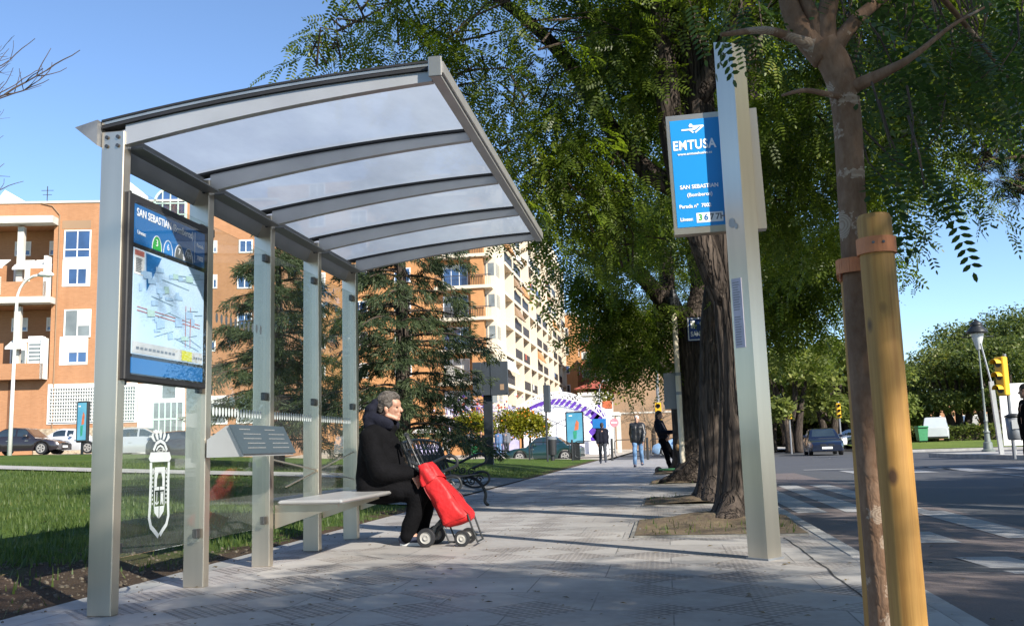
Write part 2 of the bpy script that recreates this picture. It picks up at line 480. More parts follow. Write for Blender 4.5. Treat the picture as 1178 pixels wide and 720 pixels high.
M['roadpaint'] = asphalt_mat('worn_road_paint', (.22,.22,.225), (.30,.30,.30), (.12,.10,.098))
M['kerbstone'] = mat('kerb_concrete', (.33,.32,.30), .8, 0, .25, 3, .3, 30)
M['kerbold'] = mat('weathered_concrete', (.17,.165,.15), .85, 0, .4, 4, .4, 30)
M['plaza'] = mat('plaza_paving', (.36,.32,.27), .8, 0, .2, .6, .1, 10)
M['gravel'] = mat('gravel', (.17,.165,.155), .95, 0, .35, 30, .7, 60)
M['soil'] = mat('pit_soil', (.075,.05,.032), .95, 0, .5, 9, 1.0, 25, col2=(.13,.10,.055))
M['earth'] = mat('far_ground', (.12,.12,.09), .95, 0, .2, .1)

def sheet(name, xs, ys, zf, mt, parent=None, kind='structure', thick=None):
    nx, ny = len(xs), len(ys)
    v = [(x, y, zf(x, y)) for y in ys for x in xs]
    f = [(j*nx+i, j*nx+i+1, (j+1)*nx+i+1, (j+1)*nx+i) for j in range(ny-1) for i in range(nx-1)]
    me = bpy.data.meshes.new(name); me.from_pydata(v, [], f); me.materials.append(mt)
    me.polygons.foreach_set('use_smooth', [True]*len(f)); me.update()
    o = link(name, me); o['kind'] = kind; return o
def lin(a, b, n): return [a+(b-a)*i/(n-1) for i in range(n)]
def rz(x, y): return ROADZ+(.085*(1-smooth(5.6, 7.4, y)))
sheet('ground', [-1500, 1500], [-300, 2500], lambda x, y: -.6, M['earth'])
sheet('lawn', lin(-70, -3.4, 120), lin(-8, 52, 110), gz, M['lawn'])
sheet('plaza', lin(-70, -3.2, 60), lin(52, 150, 40), lambda x, y: gz(x, y)-.01*(x > -3.3), M['plaza'])
MBp = MB(); MBp.box(-3.4, -8, -.3, 1.2, 49.6, 0)
o = MBp.build('pavement', M['paving']); o['kind'] = 'structure'
sheet('road', lin(1.2, 60, 40), lin(-30, 7.6, 30)+lin(8, 53, 20), rz, M['asphalt'])
sheet('cross_street', [-3.2, 60], [49.6, 53], lambda x, y: ROADZ-.004, M['asphalt'])
sheet('far_road', lin(-3.2, 60, 10), lin(52.8, 240, 10), lambda x, y: ROADZ-.008, M['asphalt'])
sheet('red_lane', lin(1.325, 3.35, 4), lin(-2, 7.6, 20)+lin(8, 26.5, 12), lambda x, y: rz(x, y)+.004, M['redlane'])
k = MB()
y = 6.9
while y < 49:
    if not (8.35 < y < 0): k.rbox(1.2, y+.004, -.3, 1.325, y+.996, .004, .012)
    y += 1.0
y = -6.0
while y < 6.8:
    k.rbox(1.2, y+.004, -.3, 1.325, y+.996, -.004, .01); y += 1.0
o = k.build('kerb', M['kerbstone']); o['kind'] = 'structure'
p = MB()
def stripe(x0, x1, y0, y1):
    n = max(2, int((y1-y0)/.5)); ys = lin(y0, y1, n)
    for a, b in zip(ys[:-1], ys[1:]):
        p.poly([(x0,a,rz(0,a)+.008), (x1,a,rz(0,a)+.008), (x1,b,rz(0,b)+.008), (x0,b,rz(0,b)+.008)])
stripe(2.05, 2.42, 5.7, 7.6); stripe(2.02, 2.40, 8.6, 9.6); stripe(2.86, 3.22, 8.9, 12.2)
for x in (1.55, 2.12, 2.72): stripe(x, x+.36, 12.2, 19.5)
for i in range(7): stripe(4.6+i*1.3, 5.2+i*1.3, 24.6, 27.2)
stripe(3.9, 40, 28.6, 29.0)
for i in range(6): stripe(7.2, 7.33, -4+i*6, -1+i*6)
o = p.build('road_markings', M['roadpaint']); o['kind'] = 'structure'
# kerbed island and lawn on the far side of the road
def slab(name, poly, z0, z1, mt):
    q = MB(); q.prism([(x, y, z0) for x, y in poly], (0, 0, z1-z0)); o = q.build(name, mt); o['kind'] = 'structure'; return o
slab('traffic_island', [(10.6,41.5),(11.4,34.0),(12.8,30.6),(26,30.6),(26,41.5)], -.2, .06, M['kerbstone'])
slab('median_kerb', [(11.6,55.2),(70,52.6),(70,90),(12.6,90)], -.2, .03, M['kerbstone'])
sheet('median_lawn', lin(12.0, 69, 20), lin(56, 100, 20), lambda x, y: .05+.25*smooth(55, 70, y), M['farlawn'])
sheet('far_pavement', lin(2.0, 11.0, 4), lin(70, 120, 6), lambda x, y: .08, M['kerbstone'])
# gravel strip round the bench and the pale path across the lawn
sheet('gravel_strip', lin(-5.9, -3.41, 8), lin(13.4, 24.5, 16), lambda x, y: gz(x, y)+.02-.03*smooth(23, 24.5, y), M['gravel'])
sheet('path', lin(-42, -4.0, 40), lin(20.6, 22.6, 3), lambda x, y: gz(x, y)+.035, M['kerbstone'])
sheet('street_left', lin(-70, -14, 30), lin(44.5, 53.5, 4), lambda x, y: gz(x, y)+.03, M['asphalt'])
# long crack along the paving beside the bus stop post
random.seed(21); cb = MB(); yy = 3.2; xx = .91; prev = None
while yy < 8.3:
    w_ = random.uniform(.003, .007)
    cur = ((xx-w_, yy, .003), (xx+w_, yy, .003))
    if prev: cb.poly([prev[0], prev[1], cur[1], cur[0]])
    prev = cur; yy += random.uniform(.05, .16); xx += random.uniform(-.008, .008)
M['crack'] = mat('dark_crack', (.03,.028,.026), .95, 0, .2, 10)
o = cb.build('pavement_crack', M['crack']); o['kind'] = 'structure'
# tree pits
def pit(x0, y0, x1, y1, cx, cy):
    sheet('tree_pit_soil', lin(x0, x1, 14), lin(y0, y1, 14), lambda x, y: .006+.10*math.exp(-((x-cx)**2+(y-cy)**2)/.30)+.02*math.sin(9*x)*math.sin(7*y)*(x0+.05 < x < x1-.05)*(y0+.05 < y < y1-.05)+.012, M['soil'])
    q = MB()
    for a, b in (((x0,y0),(x1,y0)), ((x0,y0),(x0,y1)), ((x0,y1),(x1,y1))):
        q.bar((*a, .0), (*b, .0), .07, .03)
    o = q.build('tree_pit_edging', M['kerbold']); o['kind'] = 'structure'
pit(-.30, 8.45, 1.15, 10.1, .58, 9.93); pit(-.30, 12.6, 1.15, 14.2, .5, 13.2); pit(-.3, 18.9, 1.15, 20.4, .32, 19.6); pit(-.3, 24.6, 1.15, 26, .25, 25.2)

# ------------------------------------------------------------------ grass blades (uncountable)
def blades(name, pts, h0, h1, mt, w=.006):
    n = len(pts); pts = np.array(pts)
    th = RNG.uniform(0, 2*math.pi, n); h = RNG.uniform(h0, h1, n); le = RNG.uniform(0, .8, n)*h
    d = np.stack([np.cos(th), np.sin(th), np.zeros(n)], 1); s_ = np.stack([-np.sin(th), np.cos(th), np.zeros(n)], 1)
    w_ = RNG.uniform(.6, 1.5, n)[:,None]*w
    a = pts-s_*w_; b = pts+s_*w_; c = pts+d*le[:,None]+np.array([0,0,1])*h[:,None]
    v = np.stack([a,b,c], 1).reshape(-1,3)
    return raw_mesh(name, v, np.arange(3*n), np.full(n, 3), mt)
def raw_mesh(name, v, loops, sizes, mt):
    me = bpy.data.meshes.new(name); nf = len(sizes)
    me.vertices.add(len(v)); me.vertices.foreach_set('co', np.asarray(v, dtype=np.float32).ravel())
    me.loops.add(len(loops)); me.loops.foreach_set('vertex_index', np.asarray(loops, dtype=np.int32))
    me.polygons.add(nf)
    st = np.concatenate([[0], np.cumsum(sizes)[:-1]]).astype(np.int32)
    me.polygons.foreach_set('loop_start', st)
    me.update(calc_edges=True); me.validate()
    for q in (mt if isinstance(mt, (list,tuple)) else [mt]): me.materials.append(q)
    return me
M['blade'] = leaf_mat('grass_blade', (.032,.062,.014), (.095,.135,.032), .35, .5, .9, (.22,.19,.075))
pts = []
while len(pts) < 70000:
    y = 3.6+26*random.random()**1.6; x = -3.42-random.random()*min(14, 2.5+.75*y)
    if y < 7.6 and x > -4.7+.35*math.sin(3*y)+.25*random.random() and random.random() < .93: continue
    if x > -3.65 and random.random() < .55: continue
    if -6.0 < x and 13.2 < y < 24.6: continue
    if 20.5 < y < 22.7 and x < -3.9: continue
    s = .5+.5*math.sin(x*2.1+1.3*math.sin(y*1.7))*math.sin(y*1.3)
    if s+.35*math.sin(5.3*x+2*math.sin(3.1*y)) < .12 and random.random() < .7: continue
    pts.append((x, y, gz(x, y)-.005))
me = blades('grass', pts, .03, .10, M['blade'], .006)
tag(link('grass', me), 'short ragged green grass of the lawn behind the bus shelter', 'grass', kind='stuff')
pts = []
for i in range(700):
    j = random.choice([(0.4,9.2),(0.4,13.4),(.35,19.6)])
    x = j[0]+random.uniform(-.65,.75); y = j[1]+random.uniform(-.75,.8); pts.append((x, y, .015))
me = blades('weeds', pts, .02, .09, M['blade'], .006)
tag(link('weeds', me), 'thin weeds growing in the soil of the tree pits', 'weeds', kind='stuff')
# crumbs of earth and small stones on the bare strip
M['crumb'] = mat('earth_crumb', (.05,.034,.024), .95, 0, .5, 20, col2=(.16,.13,.10))
cb = MB()
for i in range(900):
    y = 3.4+4.4*random.random(); x = -3.43-1.5*random.random(); r_ = random.choice((.006,.008,.011,.016))*random.uniform(.7,1.3)
    cb.ball((x, y, gz(x, y)+r_*.2), r_, r_*random.uniform(.6,1), r_*random.uniform(.5,.9), 5, 3)
for i in range(120):
    y = 4.2+6*random.random(); x = -3.35+2.6*random.random()**2; r_ = random.uniform(.003,.009); cb.ball((x, y, r_*.3), r_, r_*.8, r_*.6, 5, 3)
tag(cb.build('earth_crumbs', M['crumb']), 'crumbs of dark earth and small stones at the edge of the paving', 'soil', kind='stuff')
# fallen leaves
v = []; 
for i in range(900):
    y = 4.0+22*random.random()**1.5; x = random.uniform(-3.3, 2.9) if i < 560 else -3.45-5*random.random(); z = (.006 if x < 1.2 else rz(x, y)+.012) if x > -3.4 else gz(x, y)+.03
    s = random.uniform(.008, .026); a = random.uniform(0, 6.28); c, d = math.cos(a), math.sin(a)
    for px, py, pz in ((-1,-.0,.0),(0,-.45,.25),(1,0,.1),(0,.45,.3)):
        v.append((x+s*(px*c-py*d), y+s*(px*d+py*c), z+s*pz))
M['dryleaf'] = mat('dry_leaf', (.10,.065,.03), .8, 0, .6, 30, col2=(.20,.15,.05))
me = raw_mesh('fallen_leaves', v, np.arange(len(v)), np.full(len(v)//4, 4), M['dryleaf'])
tag(link('fallen_leaves', me), 'scattered small dry leaves lying on the pavement', 'leaves', kind='stuff')
# ------------------------------------------------------------------ bus shelter
PXL = [-3.0, -2.965, -2.945, -2.955, -2.975]; PY_ = [4.66, 5.66, 6.66, 7.66, 8.66]
PXL = [-2.985]*5
PW, PD = .135, .075
sh = thing('bus_shelter', (-2.9, 6.7, 0), 'long steel and glass bus shelter with curved translucent roof on five square posts', 'bus shelter')
M['steel'] = M['steel']
TOP = 2.585
for i in range(5):
    x0, y0 = PXL[i], PY_[i]
    b = MB(); b.rbox(x0, y0, 0, x0+PW, y0+PD, TOP, .004)
    post = b.build('post', M['steel'], sh)
    for dx in (.035, .10):
        for dz in (.035, .085):
            b = MB(); b.lathe((x0+dx, y0-.009, TOP-dz), [(.011,0),(.011,.004),(.007,.004),(.007,.012)], 8, 'y'); b.build('bolt', M['bolt'], post)
# curved arms : profile in x,z
def arc_z(x):           # roof line (top of the arm)
    t = (x+2.985)/1.875
    return 2.60+.20*t-.125*(t*t-t)*1.0+0*t - .03*t
NS = 14
XS = lin(-2.985, -1.115, NS)
def arm_depth(x):
    t = (x+2.985)/1.87
    return .118*(1-t)+.055*t
for i in range(5):
    y0 = PY_[i]
    b = MB()
    pts = [(x, y0+.012, arc_z(x)) for x in XS]+[(x, y0+.012, arc_z(x)-arm_depth(x)) for x in reversed(XS)]
    # quad strip, not an ngon
    for a, c in zip(XS[:-1], XS[1:]):
        za, zc = arc_z(a), arc_z(c); da, dc = arm_depth(a), arm_depth(c)
        if a < PXL[i]+PW-.001: a = PXL[i]+PW*.999; za = arc_z(a); da = arm_depth(a)
        if c <= a: continue
        b.hexa([(a,y0+.012,za-da),(c,y0+.012,zc-dc),(c,y0+.06,zc-dc),(a,y0+.06,za-da),(a,y0+.012,za),(c,y0+.012,zc),(c,y0+.06,zc),(a,y0+.06,za)])
    arm = b.build('roof_arm', M['steel_light'], sh)
    b = MB()                       # rubber gasket and clamping strip on the arm
    for a, c in zip(XS[:-1], XS[1:]):
        za, zc = arc_z(a)+.002, arc_z(c)+.002
        b.hexa([(a,y0-.004,za),(c,y0-.004,zc),(c,y0+.076,zc),(a,y0+.076,za),(a,y0-.004,za+.016),(c,y0-.004,zc+.016),(c,y0+.076,zc+.016),(a,y0+.076,za+.016)])
    b.build('gasket', M['black'], arm)
    b = MB()
    for a, c in zip(XS[:-1], XS[1:]):
        za, zc = arc_z(a)+.024, arc_z(c)+.024
        b.hexa([(a,y0,za),(c,y0,zc),(c,y0+.07,zc),(a,y0+.07,za),(a,y0,za+.016),(c,y0,zc+.016),(c,y0+.07,zc+.016),(a,y0+.07,za+.016)])
    b.build('clamp_strip', M['steel'], arm)
    if i == 0:
        b = MB()
        for a, c in zip(XS[:-1], XS[1:]):
            za, zc = arc_z(a)+.041, arc_z(c)+.041
            b.hexa([(a,y0-.006,za),(c,y0-.006,zc),(c,y0+.07,zc),(a,y0+.07,za),(a,y0-.006,za+.012),(c,y0-.006,zc+.012),(c,y0+.07,zc+.012),(a,y0+.07,za+.012)])
        b.build('edge_trim', M['black'], arm)
# translucent roof panels
def roof_mat():
    m, nt, out = nodes('translucent_roof')
    t = nt.nodes.new('ShaderNodeBsdfTransparent'); t.inputs[0].default_value = (.74,.80,.88,1)
    tl = nt.nodes.new('ShaderNodeBsdfTranslucent'); d = nt.nodes.new('ShaderNodeBsdfDiffuse'); g = nt.nodes.new('ShaderNodeBsdfGlossy')
    o = nt.nodes.new('ShaderNodeTexCoord').outputs['Object']
    mp = nt.nodes.new('ShaderNodeMapping'); mp.inputs['Scale'].default_value = (1.0,.5,1); nt.links.new(o, mp.inputs[0])
    n1 = noise(nt, mp.outputs[0], 1.6, 7, .6)
    c = mixc(nt, maprange(nt, n1, .35, .7), (.30,.35,.43), (.43,.49,.575))
    nt.links.new(c, tl.inputs[0]); nt.links.new(c, d.inputs[0]); g.inputs['Roughness'].default_value = .12
    a = nt.nodes.new('ShaderNodeMixShader'); a.inputs[0].default_value = .15; nt.links.new(tl.outputs[0], a.inputs[1]); nt.links.new(d.outputs[0], a.inputs[2])
    b = nt.nodes.new('ShaderNodeMixShader'); b.inputs[0].default_value = .10; nt.links.new(a.outputs[0], b.inputs[1]); nt.links.new(t.outputs[0], b.inputs[2])
    fr = schlick(nt, .04, .9)
    e = nt.nodes.new('ShaderNodeMixShader'); nt.links.new(fr.outputs[0], e.inputs[0]); nt.links.new(b.outputs[0], e.inputs[1]); nt.links.new(g.outputs[0], e.inputs[2])
    nt.links.new(e.outputs[0], out.inputs[0]); return m
M['roof'] = roof_mat()
for i in range(4):
    b = MB(); y0, y1 = PY_[i]+.071, PY_[i+1]-.001
    for a, c in zip(XS[:-1], XS[1:]):
        za, zc = arc_z(a)+.0185, arc_z(c)+.0185
        b.add([(a,y0,za),(c,y0,zc),(c,y1,zc),(a,y1,za)], [(0,1,2,3)])
    b.build('roof_panel', M['roof'], sh, True)
zf = arc_z(-1.115)
b = MB(); b.box(-1.112, 4.62, zf-.052, -1.055, 8.78, zf+.045); b.box(-1.054, 4.63, zf-.03, -1.042, 8.77, zf+.03)
fr = b.build('front_rail', M['steel_light'], sh)
b = MB(); b.rbox(-1.118, 4.604, zf-.058, -1.046, 4.618, zf+.052, .004); b.build('end_cap', M['steel'], fr)
# rear gutter : triangular section sticking out behind the posts
b = MB(); z0 = arc_z(-2.985)
b.prism([(-2.99,4.625,z0+.045),(-3.125,4.625,z0+.012),(-2.99,4.625,z0-.10)], (0, 4.13, 0))
b.build('rear_gutter', M['steel_dark'], sh)
# longitudinal tie plates between the posts
for i in range(4):
    b = MB(); y0, y1 = PY_[i]+PD+.001, PY_[i+1]-.001
    b.hexa([(-2.965,y0,2.42),(-2.955,y0,2.42),(-2.955,y1,2.42),(-2.965,y1,2.42),(-2.895,y0,2.595),(-2.885,y0,2.595),(-2.885,y1,2.595),(-2.895,y1,2.595)])
    b.box(-2.885, y0, 2.497, -2.78, y1, 2.505)
    b.build('tie_beam', M['steel_dark'], sh)
# glass back panels with clips and dotted safety strip
GX = -2.885
for i in range(4):
    y0, y1 = PY_[i]+PD+.015, PY_[i+1]-.012 + (.0)
    y1 = PY_[i+1]-.004
    b = MB(); b.box(GX-.005, y0, .28, GX+.005, y1, 2.30)
    gp = b.build('glass_panel', M['glass'], sh)
    for z in (.33, 1.22, 2.25):
        for yy in (y0-.012, y1-.05):
            b = MB(); b.rbox(GX-.016, yy, z-.028, GX+.016, yy+.05, z+.028, .004); b.build('glass_clip', M['bolt'], gp)
    b = MB(); yy = y0+.07
    while yy < y1-.07:
        n = 12
        for zc, rz_ in ((1.085, .030),):
            if i == 0: continue
            b.add([(GX+.0062, yy+.016*math.cos(2*math.pi*k/n), zc+rz_*math.sin(2*math.pi*k/n)) for k in range(n)], [tuple(range(n))])
        yy += .046
    if b.v: b.build('dotted_strip', M['sticker'], gp)
    if i in (1,):
        b = MB(); yy = y0+.10
        while yy < y1-.1:
            n = 12
            b.add([(GX+.0062, yy+.018*math.cos(2*math.pi*k/n), 1.70+.034*math.sin(2*math.pi*k/n)) for k in range(n)], [tuple(range(n))]); yy += .07
        b.build('dotted_strip', M['steel_light'], gp)
    if i == 0:
        crest_parent = gp
# etched town crest on the first pane
b = MB(); cx = GX+.0062; yc = 5.17; 
def cp(u, w): return (cx, yc+u, .98-w)
def strip(pts, wd, closed=False):
    q = [Vector((p[0], -p[1])) for p in pts]; n = len(q); L_ = []; R_ = []
    for i in range(n):
        a_ = q[i-1] if (i or closed) else q[i]; c_ = q[(i+1) % n] if (i < n-1 or closed) else q[i]
        t_ = (c_-a_).normalized(); nn_ = Vector((-t_.y, t_.x))*wd/2
        L_.append(cp(q[i].x+nn_.x, -(q[i].y+nn_.y))); R_.append(cp(q[i].x-nn_.x, -(q[i].y-nn_.y)))
    for i in range(n if closed else n-1):
        j = (i+1) % n; b.poly([L_[i], R_[i], R_[j], L_[j]])
# shield outline: winged top bar, straight sides, foot with a small notch
b.poly([cp(-.125,.185),cp(-.105,.150),cp(.105,.150),cp(.125,.185),cp(.105,.205),cp(-.105,.205)])
strip([(-.100,.208),(-.096,.30),(-.100,.45),(-.106,.515),(-.085,.565),(-.048,.590),(0,.625)], .026)
strip([(.0135,.618),(.048,.590),(.085,.565),(.106,.515),(.100,.45),(.096,.30),(.100,.208)], .026)
# inner escutcheon: open tree at the top, anchor and castle below
b.poly([cp(-.058,.235),cp(.058,.235),cp(.058,.262),cp(-.058,.262)])
b.poly([cp(-.058,.263),cp(-.014,.263),cp(-.030,.300),cp(-.030,.345),cp(-.058,.345)]); b.poly([cp(.014,.263),cp(.058,.263),cp(.058,.345),cp(.030,.345),cp(.030,.300)])
b.poly([cp(-.058,.346),cp(-.004,.346),cp(-.004,.365),cp(-.050,.365),cp(-.050,.455),cp(-.058,.455)]); b.poly([cp(.004,.346),cp(.058,.346),cp(.058,.455),cp(.050,.455),cp(.050,.365),cp(.004,.365)])
b.poly([cp(-.058,.456),cp(-.004,.456),cp(-.004,.525),cp(-.05,.49)]); b.poly([cp(.004,.456),cp(.058,.456),cp(.05,.49),cp(.004,.525)])
b.poly([cp(-.030,.375),cp(-.024,.375),cp(-.024,.447),cp(-.030,.447)]); b.poly([cp(-.046,.425),cp(-.031,.437),cp(-.031,.447),cp(-.046,.436)]); b.poly([cp(-.023,.437),cp(-.008,.425),cp(-.008,.436),cp(-.023,.447)])
b.poly([cp(.014,.375),cp(.024,.375),cp(.024,.385),cp(.032,.385),cp(.032,.375),cp(.042,.375),cp(.042,.447),cp(.034,.447),cp(.028,.425),cp(.022,.447),cp(.014,.447)])
for sgn in (-1, 1):
    for k in range(9): b.poly([cp(sgn*.070,.24+.024*k),cp(sgn*.080,.24+.024*k),cp(sgn*.080,.252+.024*k),cp(sgn*.070,.252+.024*k)])
# crown
strip([(-.075,.140),(-.045,.100),(0,.085),(.045,.100),(.075,.140)], .020)
strip([(-.045,.140),(-.025,.120),(0,.113),(.025,.120),(.045,.140)], .012)
for k in range(5):
    u0_ = (-.062+.031*k); u1_ = (-.088+.044*k); t0_ = .082+.010*abs(k-2)-.012; t1_ = .020+.012*abs(k-2)
    b.poly([cp(u0_-.009,t0_), cp(u0_+.009,t0_), cp(u1_+.016,t1_+.022), cp(u1_+.006,t1_), cp(u1_-.006,t1_), cp(u1_-.016,t1_+.022)])
b.build('etched_crest', M['sticker'], crest_parent)

# information board between the first two posts
BX = -2.82
b = MB(); b.rbox(BX-.075, 4.70, 1.215, BX, 5.655, 2.245, .006); bo = b.build('information_board', M['black'], sh)
M['boardblue'] = mat('board_blue', (.012,.13,.36), .35, 0, .08, 2)
M['mapsheet'] = mat('map_sheet', (.42,.60,.80), .4, 0, .06, 3, col2=(.55,.70,.84))
fx = BX+.0015
b = MB(); b.box(BX-.002, 4.755, 1.97, fx, 5.60, 2.19); b.build('header_sheet', M['boardblue'], bo)
b = MB(); b.box(BX-.002, 4.755, 1.255, fx, 5.60, 1.34); b.build('footer_sheet', M['boardblue'], bo)
b = MB(); b.box(BX-.002, 4.755, 1.36, fx, 5.60, 1.945); ms = b.build('map_sheet', M['mapsheet'], bo)
f2 = fx+.0015
M['mapgreen'] = mat('map_green', (.24,.36,.42), .5, 0, .3, 8); M['mapred'] = mat('map_red', (.50,.16,.13), .5); M['mapyellow'] = mat('map_yellow', (.55,.55,.05), .5); M['mapgrey'] = mat('map_grey', (.45,.45,.43), .5)
M['c_green'] = mat('badge_green', (.03,.35,.06), .5); M['c_grey'] = mat('badge_grey', (.13,.14,.14), .5); M['c_blue'] = mat('badge_blue', (.03,.2,.5), .5)
def fp(b, pts):
    global f2
    f2 += .00003; b.poly([(f2, y, z) for y, z in pts])
b = MB(); b.mi = 0
fp(b, [(4.76,1.365),(5.59,1.365),(5.59,1.43),(4.76,1.43)])
b.mi = 2; fp(b, [(5.30,1.3652),(5.44,1.3652),(5.44,1.4302),(5.30,1.4302)]) if False else None
b.mi = 3
fp(b, [(4.76,1.80),(4.87,1.80),(4.87,1.94),(4.76,1.94)])
b.mi = 4; fp(b, [(4.90,1.72),(5.06,1.935),(4.885,1.935)])
b.build('map_print', [M['mapgrey'], M['mapgreen'], M['mapyellow'], M['white'], M['boardblue']], ms)
b = MB(); f2 += .001
b.mi = 0; fp(b, [(4.765,1.905),(4.865,1.905),(4.865,1.935),(4.765,1.935)])
b.mi = 1; fp(b, [(5.32,1.368),(5.45,1.368),(5.45,1.427),(5.32,1.427)])
b.mi = 0
for a, c in (((4.8,1.62),(5.55,1.60)), ((4.8,1.60),(5.55,1.58))): fp(b, [a, c, (c[0], c[1]+.004), (a[0], a[1]+.004)])
for yy in (5.36, 5.42): fp(b, [(yy,1.45),(yy+.006,1.45),(yy+.006,1.70),(yy,1.70)])
b.mi = 2
random.seed(3)
for k in range(14):
    a = (random.uniform(4.78,5.5), random.uniform(1.46,1.9)); 
    t = random.uniform(-.5,.5); L = random.uniform(.1,.35); c = (min(5.58, a[0]+L), min(1.93, max(1.44, a[1]+L*t*.7)))
    fp(b, [a, c, (c[0], c[1]+.0035), (a[0], a[1]+.0035)])
for k in range(26):
    a = (random.uniform(4.79,5.45), random.uniform(1.47,1.86)); w_, h_ = random.uniform(.03,.10), random.uniform(.02,.06)
    b.mi = random.choice((4,4,5)); fp(b, [a, (min(5.58,a[0]+w_),a[1]+.01), (min(5.58,a[0]+w_*.9),a[1]+h_), (a[0]-.005,a[1]+h_*.9)])
b.mi = 3
for k in range(9): fp(b, [(4.775+.0, 1.815+.009*k),(4.83+.03*random.random(), 1.815+.009*k),(4.83, 1.819+.009*k),(4.775, 1.819+.009*k)])
for k in range(10): fp(b, [(4.80+.045*k,1.39),(4.83+.045*k,1.39),(4.83+.045*k,1.402),(4.80+.045*k,1.402)])
for k in range(4): fp(b, [(5.47+.03*k,1.39),(5.49+.03*k,1.39),(5.49+.03*k,1.402),(5.47+.03*k,1.402)])
b.build('map_lines', [M['mapred'], M['mapyellow'], M['mapgreen'], M['steel_dark'], mat('map_block', (.36,.53,.72), .5, 0, .05, 4), mat('map_park', (.40,.58,.55), .5, 0, .05, 4)], ms)
for (yy, c, t) in ((5.0,'c_green','3'),(5.13,'c_blue','6'),(5.265,'c_grey','7'),(5.385,'c_grey','7H')):
    b = MB(); n = 20; rr = .054
    arc = [(fx+.002, yy+rr*math.cos(math.pi*k/n), 1.973+rr*1.5*math.sin(math.pi*k/n)) for k in range(n+1)]
    b.poly(arc); bd = b.build('line_badge', M[c], bo)
    b = MB()
    for A, C in zip(arc[:-1], arc[1:]): b.bar((fx+.003,A[1],A[2]), (fx+.003,C[1],C[2]), .002, .004)
    b.build('badge_rim', M['letter'], bd)
    put_text(t, .055, M['letter'], (fx+.0035, yy, 2.012), (0,1,0), (0,0,1), bd, align='CENTER')
hd = bo
put_text('SAN SEBASTIAN (Bomberos)', .062, M['letter'], (fx+.002, 4.775, 2.145), (0,1,0), (0,0,1), hd, sx=.88, bold=.0008)
put_text('Lineas:', .034, M['letter'], (fx+.002, 4.785, 2.035), (0,1,0), (0,0,1), hd)
put_text('Parada', .034, M['letter'], (fx+.002, 5.535, 2.10), (0,1,0), (0,0,1), hd, align='CENTER')
put_text('7002', .042, M['letter'], (fx+.002, 5.535, 2.02), (0,1,0), (0,0,1), hd, align='CENTER')
b = MB(); b.box(fx, 5.465, 1.985, fx+.002, 5.468, 2.175); b.build('divider', M['letter'], hd)
M['pane'] = glass_mat('board_glazing', (.96,.97,.98), 1.3, 0, 1.5)
b = MB(); b.box(fx+.008, 4.745, 1.245, fx+.011, 5.615, 2.20); b.build('glazing', M['pane'], bo)

ks = .92/.955; bo.scale = (1, ks, 1); bo.location.y = -wloc(sh).y+4.68-4.70*ks
# sloping plaque box between second and third post
b = MB(); y0, y1 = 5.64, 6.45
prof = [(-2.83,.79),(-2.585,.79),(-2.585,.80),(-2.68,.985),(-2.70,.985),(-2.83,.90)]
b.prism([(x, y0, z) for x, z in prof], (0, y1-y0, 0)); bx = b.build('plaque_box', M['steel_light'], sh)
M['plaque'] = mat('plaque_grey', (.055,.075,.09), .35, .1, .1, 3)
dx, dz = -2.68+2.585, .985-.80; L = math.hypot(dx, dz); nx, nz = dz/L, -dx/L
b = MB(); q = [(-2.585+nx*.002, .80+nz*.002), (-2.68+nx*.002, .985+nz*.002)]
b.hexa([(q[0][0],y0-.02,q[0][1]),(q[0][0],y1+.02,q[0][1]),(q[1][0],y1+.02,q[1][1]),(q[1][0],y0-.02,q[1][1])]+[(q[j][0]+nx*.012, yy, q[j][1]+nz*.012) for j, yy in ((0,y0-.02),(0,y1+.02),(1,y1+.02),(1,y0-.02))])
pl = b.build('plaque', M['plaque'], bx)
b = MB(); 
for row in range(5):
    for colu in range(2):
        t = .16+.16*row; yy = y0+.08+.39*colu+.03*(row % 2); ln = .26-.10*(row == 0)
        X, Z = q[0][0]+(q[1][0]-q[0][0])*(1-t)+nx*.0135, q[0][1]+(q[1][1]-q[0][1])*(1-t)+nz*.0135
        k = 0
        while k < ln:
            w = random.uniform(.006,.02); b.bar((X,yy+k,Z),(X,yy+k+w,Z),.006,.0008,(nx,0,nz)); k += w+.006
b.build('engraved_text', M['steel_light'], pl)
# bench seat on its bracket
b = MB(); b.rbox(-2.80, 6.68, .432, -2.31, 8.95, .464, .012); st = b.build('seat', M['steel_light'], sh)
for yy in (6.66+PD+.01, 7.66+PD+.01, 8.66+PD+.01):
    b = MB(); b.prism([(-2.845,yy,.43),(-2.36,yy,.43),(-2.36,yy,.412),(-2.845,yy,.26)], (0,.012,0)); b.build('seat_bracket', M['steel'], st)
b = MB()
for (a, c) in (((6.75,.76),(8.62,.55)), ((7.0,.55),(8.62,.80))): b.tube([(-2.86,a[0],a[1]) if False else (GX+.02,a[0],a[1]), (GX+.02,c[0],c[1])], .006, 6)
b.build('tension_rod', M['steel'], sh)

